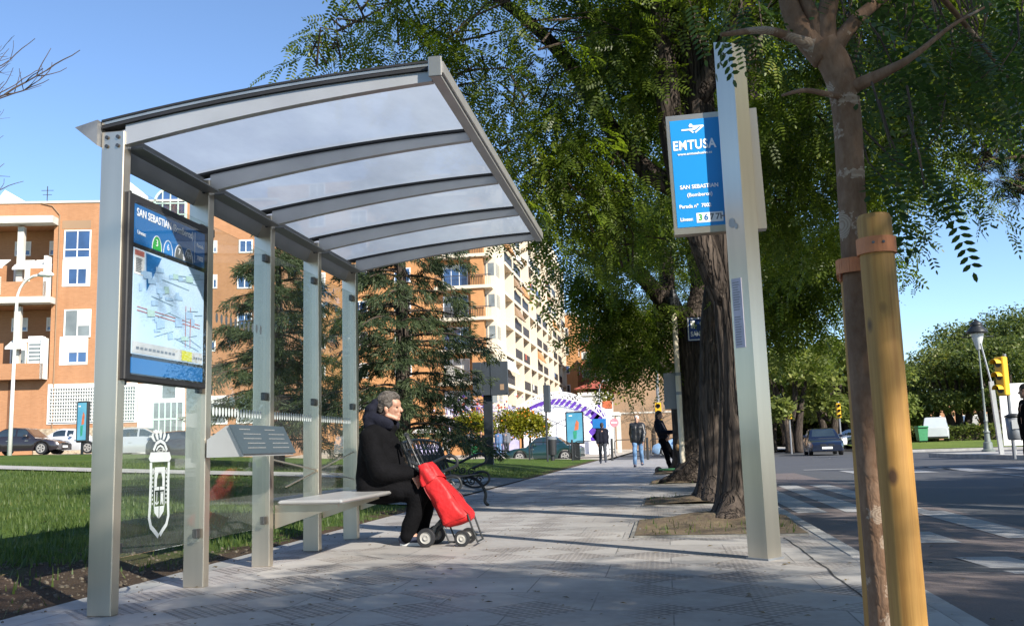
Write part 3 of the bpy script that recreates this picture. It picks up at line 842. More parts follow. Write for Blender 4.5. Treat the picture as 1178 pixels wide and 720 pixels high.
# ------------------------------------------------------------------ bus stop totem
tx, ty = .632, 6.83
t = thing('bus_stop_totem', (tx, ty, 0), 'tall square steel bus stop post with blue sign panel', 'bus stop sign')
b = MB(); hs = .079; a0 = R(-49+8)
def tp(cx, cy, hx, z): 
    return [(cx+hx*1.414*math.cos(a0+math.pi/4+k*math.pi/2), cy+hx*1.414*math.sin(a0+math.pi/4+k*math.pi/2), z) for k in range(4)]
lean = -.006
TH = 3.70
def ring(z, hx): return tp(tx+lean*z, ty, hx, z)
r0, r1 = ring(0, hs), ring(TH-.0, hs)
tops = [(v[0], v[1], TH-.06+ (.06 if k in (1,2) else 0)) for k, v in enumerate(r1)]
b.hexa(r0+tops)
pole = b.build('pole', M['steel'], t)
b = MB(); b.hexa(ring(-.0, hs+.012)[:4]+ring(.012, hs+.012)); b.build('base_plate', M['steel_dark'], pole)
# paper timetable on the near left face
fv = sorted(range(4), key=lambda k: r0[k][1])
nearest = fv[0]; lft = min(range(4), key=lambda k: r0[k][0])
A, B = Vector(r0[lft]), Vector(r0[nearest]); ed = (B-A).normalized(); nn = Vector((ed.y, -ed.x, 0))
def fpn(s, z, o=.002): return A+ed*s+nn*o+Vector((lean*z, 0, z))
M['paper'] = mat('timetable_paper', (.45,.45,.55), .5, 0, .1, 10)
b = MB(); b.hexa([fpn(.018,1.44,.001),fpn(.10,1.44,.001),fpn(.10,1.44,.004),fpn(.018,1.44,.004),fpn(.018,1.93,.001),fpn(.10,1.93,.001),fpn(.10,1.93,.004),fpn(.018,1.93,.004)])
tt = b.build('timetable', M['paper'], pole)
b = MB()
for k in range(26):
    z = 1.46+.0175*k
    if k in (12, 13): continue
    b.poly([fpn(.026,z,.005), fpn(.026+random.uniform(.03,.065),z,.005), fpn(.026+.05,z+.006,.005), fpn(.026,z+.006,.005)])
b.build('printed_lines', M['steel_dark'], tt)
b = MB(); n = 10
for (s, z, r_) in ((.055, 2.33, .028), (.09, 2.30, .016)):
    b.poly([fpn(s+r_*math.cos(6.283*k/n), z+r_*math.sin(6.283*k/n)*1.3, .003) for k in range(n)])
b.build('torn_sticker', M['mapgrey'], pole)
# sign panel
sx0, sx1, sz0, sz1 = .135, .80, 2.30, 3.20
psh = lambda z: lean*(z-2.75)*.6
ySg = 6.99
b = MB(); b.hexa([(sx0+.01,ySg-.06,sz0),(sx1,ySg-.10,sz0),(sx1,ySg+.0,sz0),(sx0+.01,ySg+.04,sz0),(sx0-.01,ySg-.06,sz1),(sx1-.02,ySg-.10,sz1),(sx1-.02,ySg,sz1),(sx0-.01,ySg+.04,sz1)])
sp = b.build('sign_panel', M['steel'], t)
M['signblue'] = mat('sign_blue', (.012,.24,.58), .35, 0, .04, 2)
def sf(u, w, o=.003):    # u 0..1 across, w 0..1 up
    x = sx0+(sx1-sx0)*u+(.01-.02*w)*(1-u)+(-.02*w)*u; z = sz0+(sz1-sz0)*w
    return Vector((x, ySg-.06-.04*u-o, z))
b = MB(); b.hexa([sf(.04,.055,.0),sf(.60,.055,.0),sf(.60,.055,.003),sf(.04,.055,.003),sf(.04,.955,.0),sf(.60,.955,.0),sf(.60,.955,.003),sf(.04,.955,.003)])
bl = b.build('blue_face', M['signblue'], sp)
xd = (sf(1,.5)-sf(0,.5)).normalized(); yd = (sf(.3,1)-sf(.3,0)).normalized()
def st_(txt, size, u, w, **k): put_text(txt, size, k.pop('mt', M['letter']), sf(u, w, .005), xd, yd, bl, **k)
st_('EMTUSA', .098, .292, .735, align='CENTER', bold=.0028, sx=.80, sp=1.10)
st_('www.emtusahuelva.es', .028, .292, .665, align='CENTER', sx=1.0, bold=.0006)
st_('SAN SEBASTIAN', .041, .31, .385, align='CENTER', bold=.001, sx=.95)
st_('(Bomberos)', .038, .31, .318, align='CENTER', bold=.0008)
st_('Parada nº  7002', .038, .075, .225, bold=.0010, sx=.95)
st_('Líneas:', .036, .075, .118, bold=.0010, sx=.95)
b = MB(); b.hexa([sf(.255,.085,.003),sf(.545,.085,.003),sf(.545,.085,.0045),sf(.255,.085,.0045),sf(.255,.165,.003),sf(.545,.165,.003),sf(.545,.165,.0045),sf(.255,.165,.0045)])
lb = b.build('lines_strip', M['white'], bl)
for k, (c, mt) in enumerate((('3','c_green'),('6','boardblue'),('7','c_grey'),('7H','c_grey'))):
    put_text(c, .062, M[mt], sf(.275+.062*k, .125, .0055), xd, yd, lb, bold=.0015)
b = MB()
def lg(pts):
    pts = [(u-.045, w) for u, w in pts]
    for (a, c) in zip(pts[:-1], pts[1:]): b.bar(sf(*a, .0045), sf(*c, .0045), .002, .012, (0,0,1)) if abs(a[1]-c[1]) < .004 else b.bar(sf(*a, .0045), sf(*c, .0045), .012, .002, (0,1,0))
lg([(.21,.868),(.36,.868),(.40,.892)]); lg([(.21,.868),(.30,.83)]) if False else None
lg([(.36,.868),(.315,.915)]); lg([(.30,.893),(.455,.893)]); lg([(.455,.893),(.36,.84)]); lg([(.315,.915),(.30,.893)]); lg([(.30,.868),(.34,.84)])
b.build('arrow_logo', M['letter'], bl)
# ------------------------------------------------------------------ bark and foliage helpers
def bark_mat(name, c1, c2, scale=1.0, bump=1.0, zs=.11, crack=.62):
    m, nt, out = nodes(name)
    b = nt.nodes.new('ShaderNodeBsdfPrincipled'); nt.links.new(b.outputs[0], out.inputs[0])
    o = nt.nodes.new('ShaderNodeTexCoord').outputs['Object']
    mp = nt.nodes.new('ShaderNodeMapping'); mp.inputs['Scale'].default_value = (scale, scale, scale*zs); nt.links.new(o, mp.inputs[0])
    a = noise(nt, mp.outputs[0], 26, 8, .65); f = noise(nt, mp.outputs[0], 5, 5, .6); w = noise(nt, o, 3, 3)
    rn_ = nt.nodes.new('ShaderNodeTexNoise'); rn_.inputs['Scale'].default_value = 13; rn_.inputs['Detail'].default_value = 3; rn_.inputs['Distortion'].default_value = .25
    nt.links.new(mp.outputs[0], rn_.inputs['Vector'])
    cr = maprange(nt, math_(nt, 'ABSOLUTE', math_(nt, 'SUBTRACT', rn_.outputs[0], .5)), .0, .085)
    c = mixc(nt, maprange(nt, a, .35, .68), c1, c2)
    c = mixc(nt, maprange(nt, f, .4, .7, 0, .5), c, [x*.6 for x in c1])
    c = mixc(nt, math_(nt, 'MULTIPLY', math_(nt, 'SUBTRACT', 1.0, cr), crack), c, [x*.3 for x in c1])
    nt.links.new(c, b.inputs['Base Color']); b.inputs['Roughness'].default_value = .9; b.inputs['Specular IOR Level'].default_value = .2
    h = math_(nt, 'ADD', cr, math_(nt, 'MULTIPLY', a, .45))
    bp = nt.nodes.new('ShaderNodeBump'); bp.inputs['Strength'].default_value = bump; bp.inputs['Distance'].default_value = .03
    nt.links.new(h, bp.inputs['Height']); nt.links.new(bp.outputs[0], b.inputs['Normal'])
    return m
M['bark'] = bark_mat('furrowed_bark', (.046,.036,.030), (.12,.094,.075))
M['barkyoung'] = bark_mat('young_bark', (.185,.108,.066), (.27,.175,.115), 2.0, .12, .45, .12)
def scar_on(m):
    nt = m.node_tree; b = [n for n in nt.nodes if n.type == 'BSDF_PRINCIPLED'][0]
    o = nt.nodes.new('ShaderNodeTexCoord').outputs['Object']
    mp = nt.nodes.new('ShaderNodeMapping'); mp.inputs['Scale'].default_value = (.9,.9,1.5); nt.links.new(o, mp.inputs[0])
    v = nt.nodes.new('ShaderNodeTexVoronoi'); v.inputs['Scale'].default_value = 6.2; nt.links.new(mp.outputs[0], v.inputs['Vector'])
    wob = noise(nt, o, 70, 4); d = math_(nt, 'ADD', v.outputs['Distance'], maprange(nt, wob, .3, .7, -.09, .09))
    sc = nt.nodes.new('ShaderNodeSeparateColor'); nt.links.new(v.outputs['Color'], sc.inputs[0])
    r_ = maprange(nt, sc.outputs[0], .15, 1, .10, .50)
    k = math_(nt, 'MULTIPLY', math_(nt, 'LESS_THAN', d, r_), .75)
    rings = maprange(nt, math_(nt, 'SINE', math_(nt, 'MULTIPLY', v.outputs['Distance'], 130.0)), -1, 1, .45, 1)
    k = math_(nt, 'MULTIPLY', k, rings)
    old = b.inputs['Base Color'].links[0].from_socket
    c = mixc(nt, k, old, (.43,.35,.27)); nt.links.new(c, b.inputs['Base Color'])
scar_on(M['barkyoung'])
M['twig'] = mat('twig_bark', (.06,.042,.03), .9, 0, .3, 15)
M['leaf'] = leaf_mat('pinnate_leaves', (.034,.062,.009), (.150,.200,.028), .55, .42, .55, (.30,.27,.06))
M['leafnear'] = leaf_mat('young_tree_leaves', (.020,.045,.010), (.060,.105,.022), .40, .4, .9)
M['leaflight'] = leaf_mat('pale_plane_leaves', (.075,.105,.022), (.20,.23,.06), .4, .5, .30, (.30,.29,.09))
M['leafdark'] = leaf_mat('dark_broad_leaves', (.035,.066,.018), (.135,.16,.038), .35, .45, .16, (.20,.18,.04))
M['leaforange'] = leaf_mat('orange_tree_leaves', (.07,.10,.008), (.20,.19,.015), .3, .45, .8, (.33,.22,.01))
M['needle'] = leaf_mat('cedar_needles', (.020,.036,.014), (.062,.085,.032), .2, .6, .8)
M['pine'] = leaf_mat('pine_needles', (.012,.026,.010), (.035,.06,.022), .2, .6, .8)

def leaf_template(pairs=6, L=.20, l=.042, w=.017, droop=.25):
    q = []
    for i in range(pairs+1):
        t = (i+.8)/(pairs+1)*L; z = -droop*t*t/L
        for s in ((-1, 1) if i < pairs else (0,)):
            d = np.array([.42, s*.9, -.12]) if s else np.array([1, 0, -.3]); d = d/np.linalg.norm(d)
            n = np.cross(d, [0,0,1]); n /= np.linalg.norm(n)
            o = np.array([t, 0, z]); ll = l*(1-.25*abs(i/pairs-.45))
            q.append([o, o+d*ll*.28+n*w*.44, o+d*ll*.68+n*w*.42, o+d*ll, o+d*ll*.68-n*w*.42, o+d*ll*.28-n*w*.44])
    return np.array(q)
def rot_x(a): c, s = math.cos(a), math.sin(a); return np.array([[1,0,0],[0,c,-s],[0,s,c]])
def rot_y(a): c, s = math.cos(a), math.sin(a); return np.array([[c,0,s],[0,1,0],[-s,0,c]])
def rot_z(a): c, s = math.cos(a), math.sin(a); return np.array([[c,-s,0],[s,c,0],[0,0,1]])
def spray_template(nleaf=8, L=.5, rng=None, pairs=6, leaf=.21, l=.05, w=.02):
    out = []
    lf = leaf_template(pairs, leaf, l, w)
    for i in range(nleaf):
        t = (i+.6)/nleaf*L; s = 1 if i % 2 else -1
        Rm = rot_z(s*rng.uniform(.5, 1.1) if i < nleaf-1 else 0)@rot_y(rng.uniform(.1, .6))@rot_x(rng.uniform(-.5, .5))
        out.append(lf@Rm.T+np.array([t, 0, -.35*t*t/L]))
    return np.concatenate(out)
def place(templates, pos, az, tilt, roll, scale):
    """instances of quad templates; returns (k,4,3)"""
    out = []; n = len(pos); idx = RNG.integers(0, len(templates), n)
    for ti, tp in enumerate(templates):
        s = np.where(idx == ti)[0]
        if not len(s): continue
        ca, sa = np.cos(az[s]), np.sin(az[s]); ct, st = np.cos(tilt[s]), np.sin(tilt[s]); cr, sr = np.cos(roll[s]), np.sin(roll[s])
        z0 = np.zeros(len(s)); o1 = np.ones(len(s))
        Rz = np.stack([np.stack([ca,-sa,z0],-1), np.stack([sa,ca,z0],-1), np.stack([z0,z0,o1],-1)], 1)
        Ry = np.stack([np.stack([ct,z0,st],-1), np.stack([z0,o1,z0],-1), np.stack([-st,z0,ct],-1)], 1)
        Rx = np.stack([np.stack([o1,z0,z0],-1), np.stack([z0,cr,-sr],-1), np.stack([z0,sr,cr],-1)], 1)
        Rm = Rz@Ry@Rx
        v = np.einsum('nij,kqj->nkqi', Rm, tp)*scale[s][:,None,None,None]+pos[s][:,None,None,:]
        out.append(v.reshape(-1, tp.shape[1], 3))
    return np.concatenate(out)
def quads_mesh(name, q, mt):
    kk = q.shape[1]; q = q.reshape(-1,3); n = len(q)
    me = bpy.data.meshes.new(name)
    me.vertices.add(n); me.vertices.foreach_set('co', q.astype(np.float32).ravel())
    me.loops.add(n); me.loops.foreach_set('vertex_index', np.arange(n, dtype=np.int32))
    me.polygons.add(n//kk); me.polygons.foreach_set('loop_start', np.arange(0, n, kk, dtype=np.int32))
    me.update(calc_edges=True); me.materials.append(mt); return me
def blob_points(blobs, n, rng, thr=-.25, fr=1.1):
    """points in ellipsoid blobs, thinned by a lumpy field so that gaps show"""
    w = np.array([b[3]*b[4]*b[5] for b in blobs])**.8; w /= w.sum()
    out = []
    while len(out) < n:
        k = rng.choice(len(blobs), p=w); b = blobs[k]
        d = rng.normal(size=3); d /= np.linalg.norm(d); r = rng.uniform(.05, 1)**.42*(1+.10*rng.normal())
        p = np.array(b[:3])+d*r*np.array(b[3:6])
        f = math.sin(p[0]*2.1*fr+1.7*math.sin(p[2]*1.3*fr))+math.sin(p[1]*1.9*fr+1.4*math.sin(p[0]*1.1*fr))+math.sin(p[2]*2.3*fr+p[1]*.9*fr)
        if f < thr and rng.uniform() < .8: continue
        out.append(p)
    return np.array(out)
T_RNG = np.random.default_rng(5)
SPRAYS = [spray_template(8, .55, T_RNG, pairs=6, leaf=.21, l=.052, w=.021) for _ in range(5)]
SPRAYS_LO = [spray_template(6, .55, T_RNG, pairs=3, leaf=.21, l=.085, w=.032) for _ in range(4)]
def crown_quads(blobs, n, rng, sprays=SPRAYS, thr=-.25, smin=.8, smax=1.25, fr=1.1):
    p = blob_points(blobs, n, rng, thr, fr)
    az = rng.uniform(0, 2*math.pi, n); tilt = rng.normal(.38, .5, n); roll = rng.normal(0, .5, n)
    return place(sprays, p, az, tilt, roll, rng.uniform(smin, smax, n)), p

def trunk_mb(b, pts, rad, n=24, ridge=.06, seed=0, sub=5, flare_=0.0):
    """furrowed trunk swept along a smooth path"""
    pts = [Vector(p) for p in pts]
    P2 = []; R2 = []
    for i in range(len(pts)-1):
        p0 = pts[max(0,i-1)]; p1 = pts[i]; p2 = pts[i+1]; p3 = pts[min(len(pts)-1,i+2)]
        for k in range(sub):
            t = k/sub
            P2.append(.5*((2*p1)+(p2-p0)*t+(2*p0-5*p1+4*p2-p3)*t*t+(3*p1-p0-3*p2+p3)*t**3)); R2.append(rad[i]+(rad[i+1]-rad[i])*t)
    P2.append(pts[-1]); R2.append(rad[-1])
    v0 = len(b.v); b.tube(P2, R2, n)
    if ridge:
        for i, p in enumerate(P2):
            for k in range(n):
                a = 2*math.pi*k/n; z = p.z
                f = ridge*(math.sin(5*a+seed+.8*math.sin(z*1.7))+.6*math.sin(11*a+2*seed+1.3*math.sin(z*2.3))+.35*math.sin(3*z+2*a))
                if flare_:
                    zz = max(0.0, p.z-pts[0].z-.05); lob = .5+.5*math.sin(4*a+seed+.6*math.sin(2*a)); f += flare_*(.22+.62*lob**2)*math.exp(-zz/.16)
                q = Vector(b.v[v0+i*n+k]); q = p+(q-p)*(1+f); b.v[v0+i*n+k] = tuple(q)
    return b
def flare(b, base, r, n=6, seed=1):
    rn = random.Random(seed)
    for k in range(n):
        a = 2*math.pi*k/n+rn.uniform(-.3,.3); d = Vector((math.cos(a), math.sin(a), 0)); L = rn.uniform(.30,.6)
        B = Vector(base)
        b.tube([B+d*r*.55+Vector((0,0,.5)), B+d*r*.85+Vector((0,0,.2)), B+d*(r+.14)+Vector((0,0,.06)), B+d*(r+L)+Vector((0,0,-.02))], [.07,.085,.07,.02], 8)

def twigs_to(b, frm, pts, rng, r0=.018, kmax=60):
    for p in pts[rng.permutation(len(pts))[:kmax]]:
        a = Vector(frm)+Vector(rng.normal(size=3))*.15; c = Vector(p); m = a.lerp(c, .45)+Vector((rng.normal()*.16, rng.normal()*.16, .14)); m2 = a.lerp(c, .8)+Vector((rng.normal()*.1, rng.normal()*.1, .10))
        b.tube([a, m, m2, c], [r0, r0*.7, r0*.4, .003], 5, cap=False)

TREEGROUP = 'big old street trees lining the pavement'
def street_tree(loc, label, trunk_pts, trunk_r, limbs, crown_me=None, crown_rz=0, crown_s=1, crown_off=(0,0,0), blobs=None, n=1400, seed=1, flr=True, group=None, thr=-.25):
    rng = np.random.default_rng(seed)
    t = thing('street_tree', loc, label, 'tree', group or TREEGROUP)
    b = MB(); p0, p1 = Vector(trunk_pts[0]), Vector(trunk_pts[1])
    tp = [p0]+[p0.lerp(p1, t_) for t_ in (.1,.22,.4,.65)]+list(trunk_pts[1:]); tr_ = [trunk_r[1]*1.22, trunk_r[1]*1.18, trunk_r[1]*1.12, trunk_r[1]*1.06, trunk_r[1]*1.02]+list(trunk_r[1:])
    trunk_mb(b, tp, tr_, 40, seed=seed, flare_=1.0)
    tr = b.build('trunk', M['bark'], t, True)
    for pts, rr in limbs:
        b = MB(); trunk_mb(b, pts, rr, 12, .05, seed+3, 4); b.build('limb', M['bark'], t, True)
    if blobs:
        q, p = crown_quads(blobs, n, rng, thr=thr)
        cr = link('crown', quads_mesh('crown', q, M['leaf']), t)
        b = MB()
        for bl in blobs:
            d = np.linalg.norm((p-np.array(bl[:3]))/np.array(bl[3:6]), axis=1); near = p[d < 1.15]
            if len(near): twigs_to(b, bl[:3], near, rng, .014, 8)
        tw = b.build('twigs', M['twig'], cr)
    else:
        cr = link('crown', crown_me, t, False); cr.location = crown_off; cr.rotation_euler = (0,0,crown_rz); cr.scale = (crown_s,)*3
    return t

# --- nearest tree, with its own crown spread towards the shelter and the camera
def B(u, v, y, rx, rz_=None, ry=None):
    p = P(u, v, y); return (p.x, p.y, p.z, rx, ry or rx, rz_ or rx*.8)
base1 = G(848, 601)
tp1 = [base1+Vector((0,0,-.05)), P(848,560,9.9), P(846,420,9.9), P(833,310,9.9), P(812,200,9.85), P(796,70,9.8), P(780,-60,9.7), P(770,-230,9.6)]
lim1 = [([P(836,350,9.9), P(806,275,9.75), P(776,180,9.65), P(764,60,9.55), P(752,-60,9.3), P(720,-190,9.0)], [.14,.13,.125,.12,.10,.07]),
        ([P(800,225,9.9), P(748,200,10.1), P(705,150,10.3), P(668,92,10.4), P(625,40,10.2), P(560,-10,9.9), P(480,-50,9.5)], [.12,.105,.095,.085,.07,.05,.03]),
        ([P(800,120,9.8), P(850,20,9.3), P(900,-90,8.8), P(960,-160,8.3)], [.13,.10,.08,.05]),
        ([P(790,0,9.7), P(690,-80,9.2), P(600,-160,8.6)], [.10,.08,.05])]
bl1 = [B(470,25,9.6,.75), B(405,20,9.4,.42,.42), B(385,55,9.4,.25,.3), B(540,50,9.6,.85,.75), B(530,110,9.9,.55,.45), B(600,120,9.7,.8,.75), B(590,205,9.9,.32,.5),
       B(640,200,9.8,.75,.75), B(690,95,10.2,1.1,.95), B(700,230,10.0,.75,.8), B(672,262,10.2,.45,.4), B(620,30,9.3,1.1,.8), B(720,290,10.6,.6,.45),
       B(760,40,10.5,1.2,1.0), B(880,60,10.2,1.2,.9), B(930,150,10.8,1.0,.8), B(900,240,11.3,.8,.8), B(1000,70,10.0,1.1,.8), B(965,230,11.5,.65,.6),B(1040,120,10.6,.7,.6),
       B(700,-120,9.0,1.8,1.2), B(850,-150,9.0,1.9,1.2), B(560,-130,8.8,1.6,1.1), B(980,-140,8.8,1.8,1.2), B(780,-330,9.2,2.2,1.4), B(1080,-60,9.5,1.3,.9), B(1110,25,10.5,.9,.7), B(1160,-20,10.5,1.1,.8), B(1060,60,11,.8,.6)]
street_tree(base1, 'nearest big tree with thick furrowed trunk standing right behind the bus stop post', tp1, [.30,.185,.165,.165,.17,.165,.15,.10], lim1, blobs=bl1, n=2200, seed=21)

# --- shared crown for the rest of the row
rngc = np.random.default_rng(77)
blg = []
for k in range(15):
    a = k*2.4+rngc.uniform(-.3,.3); r = rngc.uniform(1.2,3.3); z = rngc.uniform(3.6,7.6); s = rngc.uniform(.9,1.6)
    blg.append((r*math.cos(a), r*math.sin(a), z, s, s, s*.8))
blg += [(0,0,7.6,1.9,1.9,1.3), (2.6,-1.2,3.4,1.1,1.1,.8), (-2.4,-1.8,3.2,1.1,1.1,.9), (-3.0,.6,3.8,1.1,1.2,.9), (1.5,2.6,3.5,1.2,1.2,.9)]
qg, pg = crown_quads(blg, 1900, rngc, SPRAYS_LO, thr=-.1)
CROWN = quads_mesh('crown', qg, M['leaf'])
base2 = G(822, 578)
street_tree(base2, 'second tree of the row with straight dark trunk, half hidden behind the nearest tree', [base2+Vector((0,0,-.05)), P(822,545,13.1), P(820,450,13.1), P(822,350,13.2), P(838,260,13.2), P(860,120,13.2), P(870,20,13.2)], [.30,.20,.18,.17,.17,.15,.10],
   [([P(836,290,13.2), P(872,215,13.3), P(905,165,13.4), P(945,95,13.2), P(990,40,13.0)], [.13,.125,.12,.09,.05]),
    ([P(836,270,13.2), P(800,190,13.4), P(750,110,13.5), P(700,30,13.4)], [.12,.10,.08,.05])], CROWN, .6, .85, (1.0,.6,1.3))
base3 = G(800, 556)
street_tree(base3, 'third tree with forked trunk rising behind the white street name pole', [base3+Vector((0,0,-.05)), P(800,530,19.6), P(800,450,19.6), P(797,400,19.6), P(790,370,19.6)], [.42,.33,.30,.31,.30],
   [([P(792,378,19.6), P(768,352,19.5), P(745,325,19.3), P(722,305,19.2), P(690,300,18.9), P(655,287,18.5)], [.24,.20,.16,.13,.08,.04]),
    ([P(780,365,19.6), P(768,335,19.7), P(766,300,19.8), P(750,270,19.8), P(735,230,19.6)], [.20,.17,.15,.13,.09]),
    ([P(794,375,19.6), P(806,330,19.8), P(800,280,19.8), P(815,200,19.8)], [.24,.2,.17,.10])], CROWN, 2.3, .80, (1.0,0,1.5))
base4 = G(787, 543)
street_tree(base4, 'farthest tree of the row with a slender trunk bent sharply to the left', [base4+Vector((0,0,-.05)), P(785,500,26), P(781,460,26), P(772,432,26), P(758,412,26), P(755,385,26), P(765,340,26)], [.30,.24,.22,.22,.21,.19,.15],
   [([P(781,460,26), P(784,420,26.2), P(786,380,26.3)], [.18,.15,.12])], CROWN, 4.1, .80, (1.2,0,1.2))
# lower hanging foliage of the third and fourth trees
for (bs, par_lab) in (([B(690,335,19.0,.75,.7), B(730,370,19.5,.9,.8), B(690,375,19.0,.5,.55), B(715,412,20,.7,.4), B(760,400,20.5,.7,.5), B(645,305,18.0,.28,.5), B(606,300,15.0,.16,.35), B(700,385,20,.6,.6), B(755,350,20,.8,.7), B(664,405,18.5,.12,.25), B(660,330,18.5,.4,.4)], 3), ([B(890,300,18,.9,1.0), B(940,330,18,.9,.8), B(890,370,19,.8,.6), B(960,290,17,.8,.7), B(930,380,20,.7,.35), B(1020,255,15,.5,.4), B(1000,180,14,.8,.7)], 2)):
    q, p = crown_quads(bs, 500, np.random.default_rng(par_lab), SPRAYS_LO, thr=-.5, smin=.9, smax=1.3)
    tr = [o for o in bpy.data.objects if o.name.startswith('street_tree') and o.parent is None and ('third' in o['label'] if par_lab == 3 else 'second' in o['label'])][0]
    link('hanging_foliage', quads_mesh('hanging_foliage', q, M['leaf']), tr)
# --- row continues behind the viewpoint; unseen trees over the road placed for shade streaks
proto = None
lab_out = 'big leafy street tree whose crown shades the road and pavement'
rc2 = np.random.default_rng(41); blg2 = []
for k in range(13):
    a = k*2.4; r = 4.5*math.sqrt((k+.5)/13); z = 4.0+3.6*rc2.uniform()*(1-.3*r/4.3); s_ = rc2.uniform(.65,1.1)
    blg2.append((r*math.cos(a), r*math.sin(a), z, s_, s_, s_*.75))
q2, p2_ = crown_quads(blg2, 1400, np.random.default_rng(5), SPRAYS_LO, thr=-3, smin=1.2, smax=1.7)  # dense separate clumps, shaped so sun streaks fall between them
CROWN2 = quads_mesh('crown', q2, M['leaf'])
for (x, y, rz_, s) in ((.7,-4.0,1.0,1.0), (.5,-10.5,3.2,1.05), (6.7,-3.1,2.41,1.0), (9.14,7.88,1.79,1.0), (12.32,12.1,6.11,1.05), (12.95,.13,.04,1.1), (11.0,-8.5,.9,1.1), (17.5,20.0,2.8,1.1)):
    if proto is None:
        proto = thing('street_tree', (x, y, 0), lab_out, 'tree', 'street trees beyond the edges of the view', rz_)
        b = MB(); trunk_mb(b, [(0,0,-.1),(0,0,.5),(.1,0,2),(.05,.1,3.4),(0,0,6)], [.3,.24,.2,.19,.1]); b.build('trunk', M['bark'], proto, True, False)
        b = MB()
        for k in range(9):
            a = k*.9; c = blg2[min(12,k*2)]; trunk_mb(b, [(.05,.05,2.6+.2*k),(c[0]*.5,c[1]*.5,(2.6+.2*k+c[2])/2+.3),(c[0],c[1],c[2])], [.12,.09,.04], 8, 0, 1, 3)
        b.build('limbs', M['bark'], proto, True, False)
        link('crown', CROWN2, proto, False)
        proto.scale = (s,)*3
    else:
        c = copy_tree(proto); c.location = (x, y, rz(x, y) if x > 2 else 0); c.rotation_euler = (0,0,rz_); c.scale = (s,)*3

# ------------------------------------------------------------------ young staked tree in the foreground
yb = P(1022, 790, 3.0); yb.z = 0
t = thing('young_tree', yb, 'slim young tree with smooth brown trunk tied to wooden stakes', 'tree')
yp = lambda u, v, d=0: P(u, v, 3.0+d)
b = MB()
trunk_mb(b, [Vector((yb.x, 3.0, -.02)), yp(1021,719), yp(1006,560), yp(992,400), yp(981,250), yp(974,130), yp(963,80), yp(945,52)], [.060,.050,.045,.043,.041,.043,.047,.051], 20, .02, 2, 6)
b.build('trunk', M['barkyoung'], t, True)
for pts, rr in (([yp(950,66), yp(925,40), yp(908,5), yp(896,-60), yp(880,-160)], [.045,.036,.030,.022,.012]),
                ([yp(952,62), yp(950,25), yp(958,-20), yp(965,-120)], [.04,.032,.028,.015]),
                ([yp(945,52), yp(935,20), yp(925,-15), yp(940,-110)], [.032,.024,.02,.012]),
                ([yp(953,66), yp(975,35), yp(1000,10,.1), yp(1060,-30,.3), yp(1130,-50,.5)], [.03,.024,.02,.015,.01]),
                ([yp(972,105), yp(1000,92,-.05), yp(1025,80,-.1), yp(1052,64,-.15), yp(1095,30,-.1), yp(1140,5,0)], [.024,.019,.015,.010,.006,.003]),
                ([yp(973,112), yp(950,108,-.1), yp(925,104,-.2), yp(900,110,-.3)], [.012,.009,.007,.004]),
                ([yp(945,56), yp(915,45,-.05), yp(880,35,-.15), yp(830,40,-.3)], [.022,.016,.012,.006]),
                ([yp(1060,-30,.3), yp(1120,40,.5), yp(1160,90,.6)], [.012,.009,.004])):
    b = MB(); trunk_mb(b, pts, rr, 10, .03, 1, 4); b.build('branch', M['barkyoung'], t, True)
rng = np.random.default_rng(9)
NEAR = [leaf_template(9, .27, .042, .018, .35) for _ in range(1)]+[leaf_template(8, .23, .040, .017, .6), leaf_template(11, .31, .044, .018, .2)]
pp = []
for (u, v, d, su, sv, n_) in ((1020,40,.5,90,50,46), (1100,25,.9,80,45,46), (940,-10,.4,80,30,22), (1035,190,.1,22,28,9), (1075,215,-.1,14,20,4), (1130,60,.5,50,60,34), (1010,110,.8,40,40,22), (860,15,.4,60,30,16), (1150,130,1.0,25,20,8), (1060,150,.4,20,20,5), (1000,-90,.3,160,50,60)):
    for k in range(n_): pp.append(yp(u+rng.normal()*su*.6, v+rng.normal()*sv*.6, d+rng.normal()*.25))
pp = np.array([list(p) for p in pp]); n_ = len(pp)
q = place(NEAR, pp, rng.uniform(-2.2, 1.4, n_), rng.normal(.55, .35, n_), rng.normal(0, .4, n_), rng.uniform(.7, 1.05, n_))
cr = link('crown', quads_mesh('crown', q, M['leafnear']), t)
b = MB()
for p in pp[:200:2]:
    a = Vector(p); d_ = rng.normal()*.05; b.tube([a, a+Vector((d_, rng.normal()*.03, .09)), a+Vector((d_*1.5, .04, .22))], [.002,.003,.004], 5, cap=False)
b.build('twigs', M['twig'], cr)
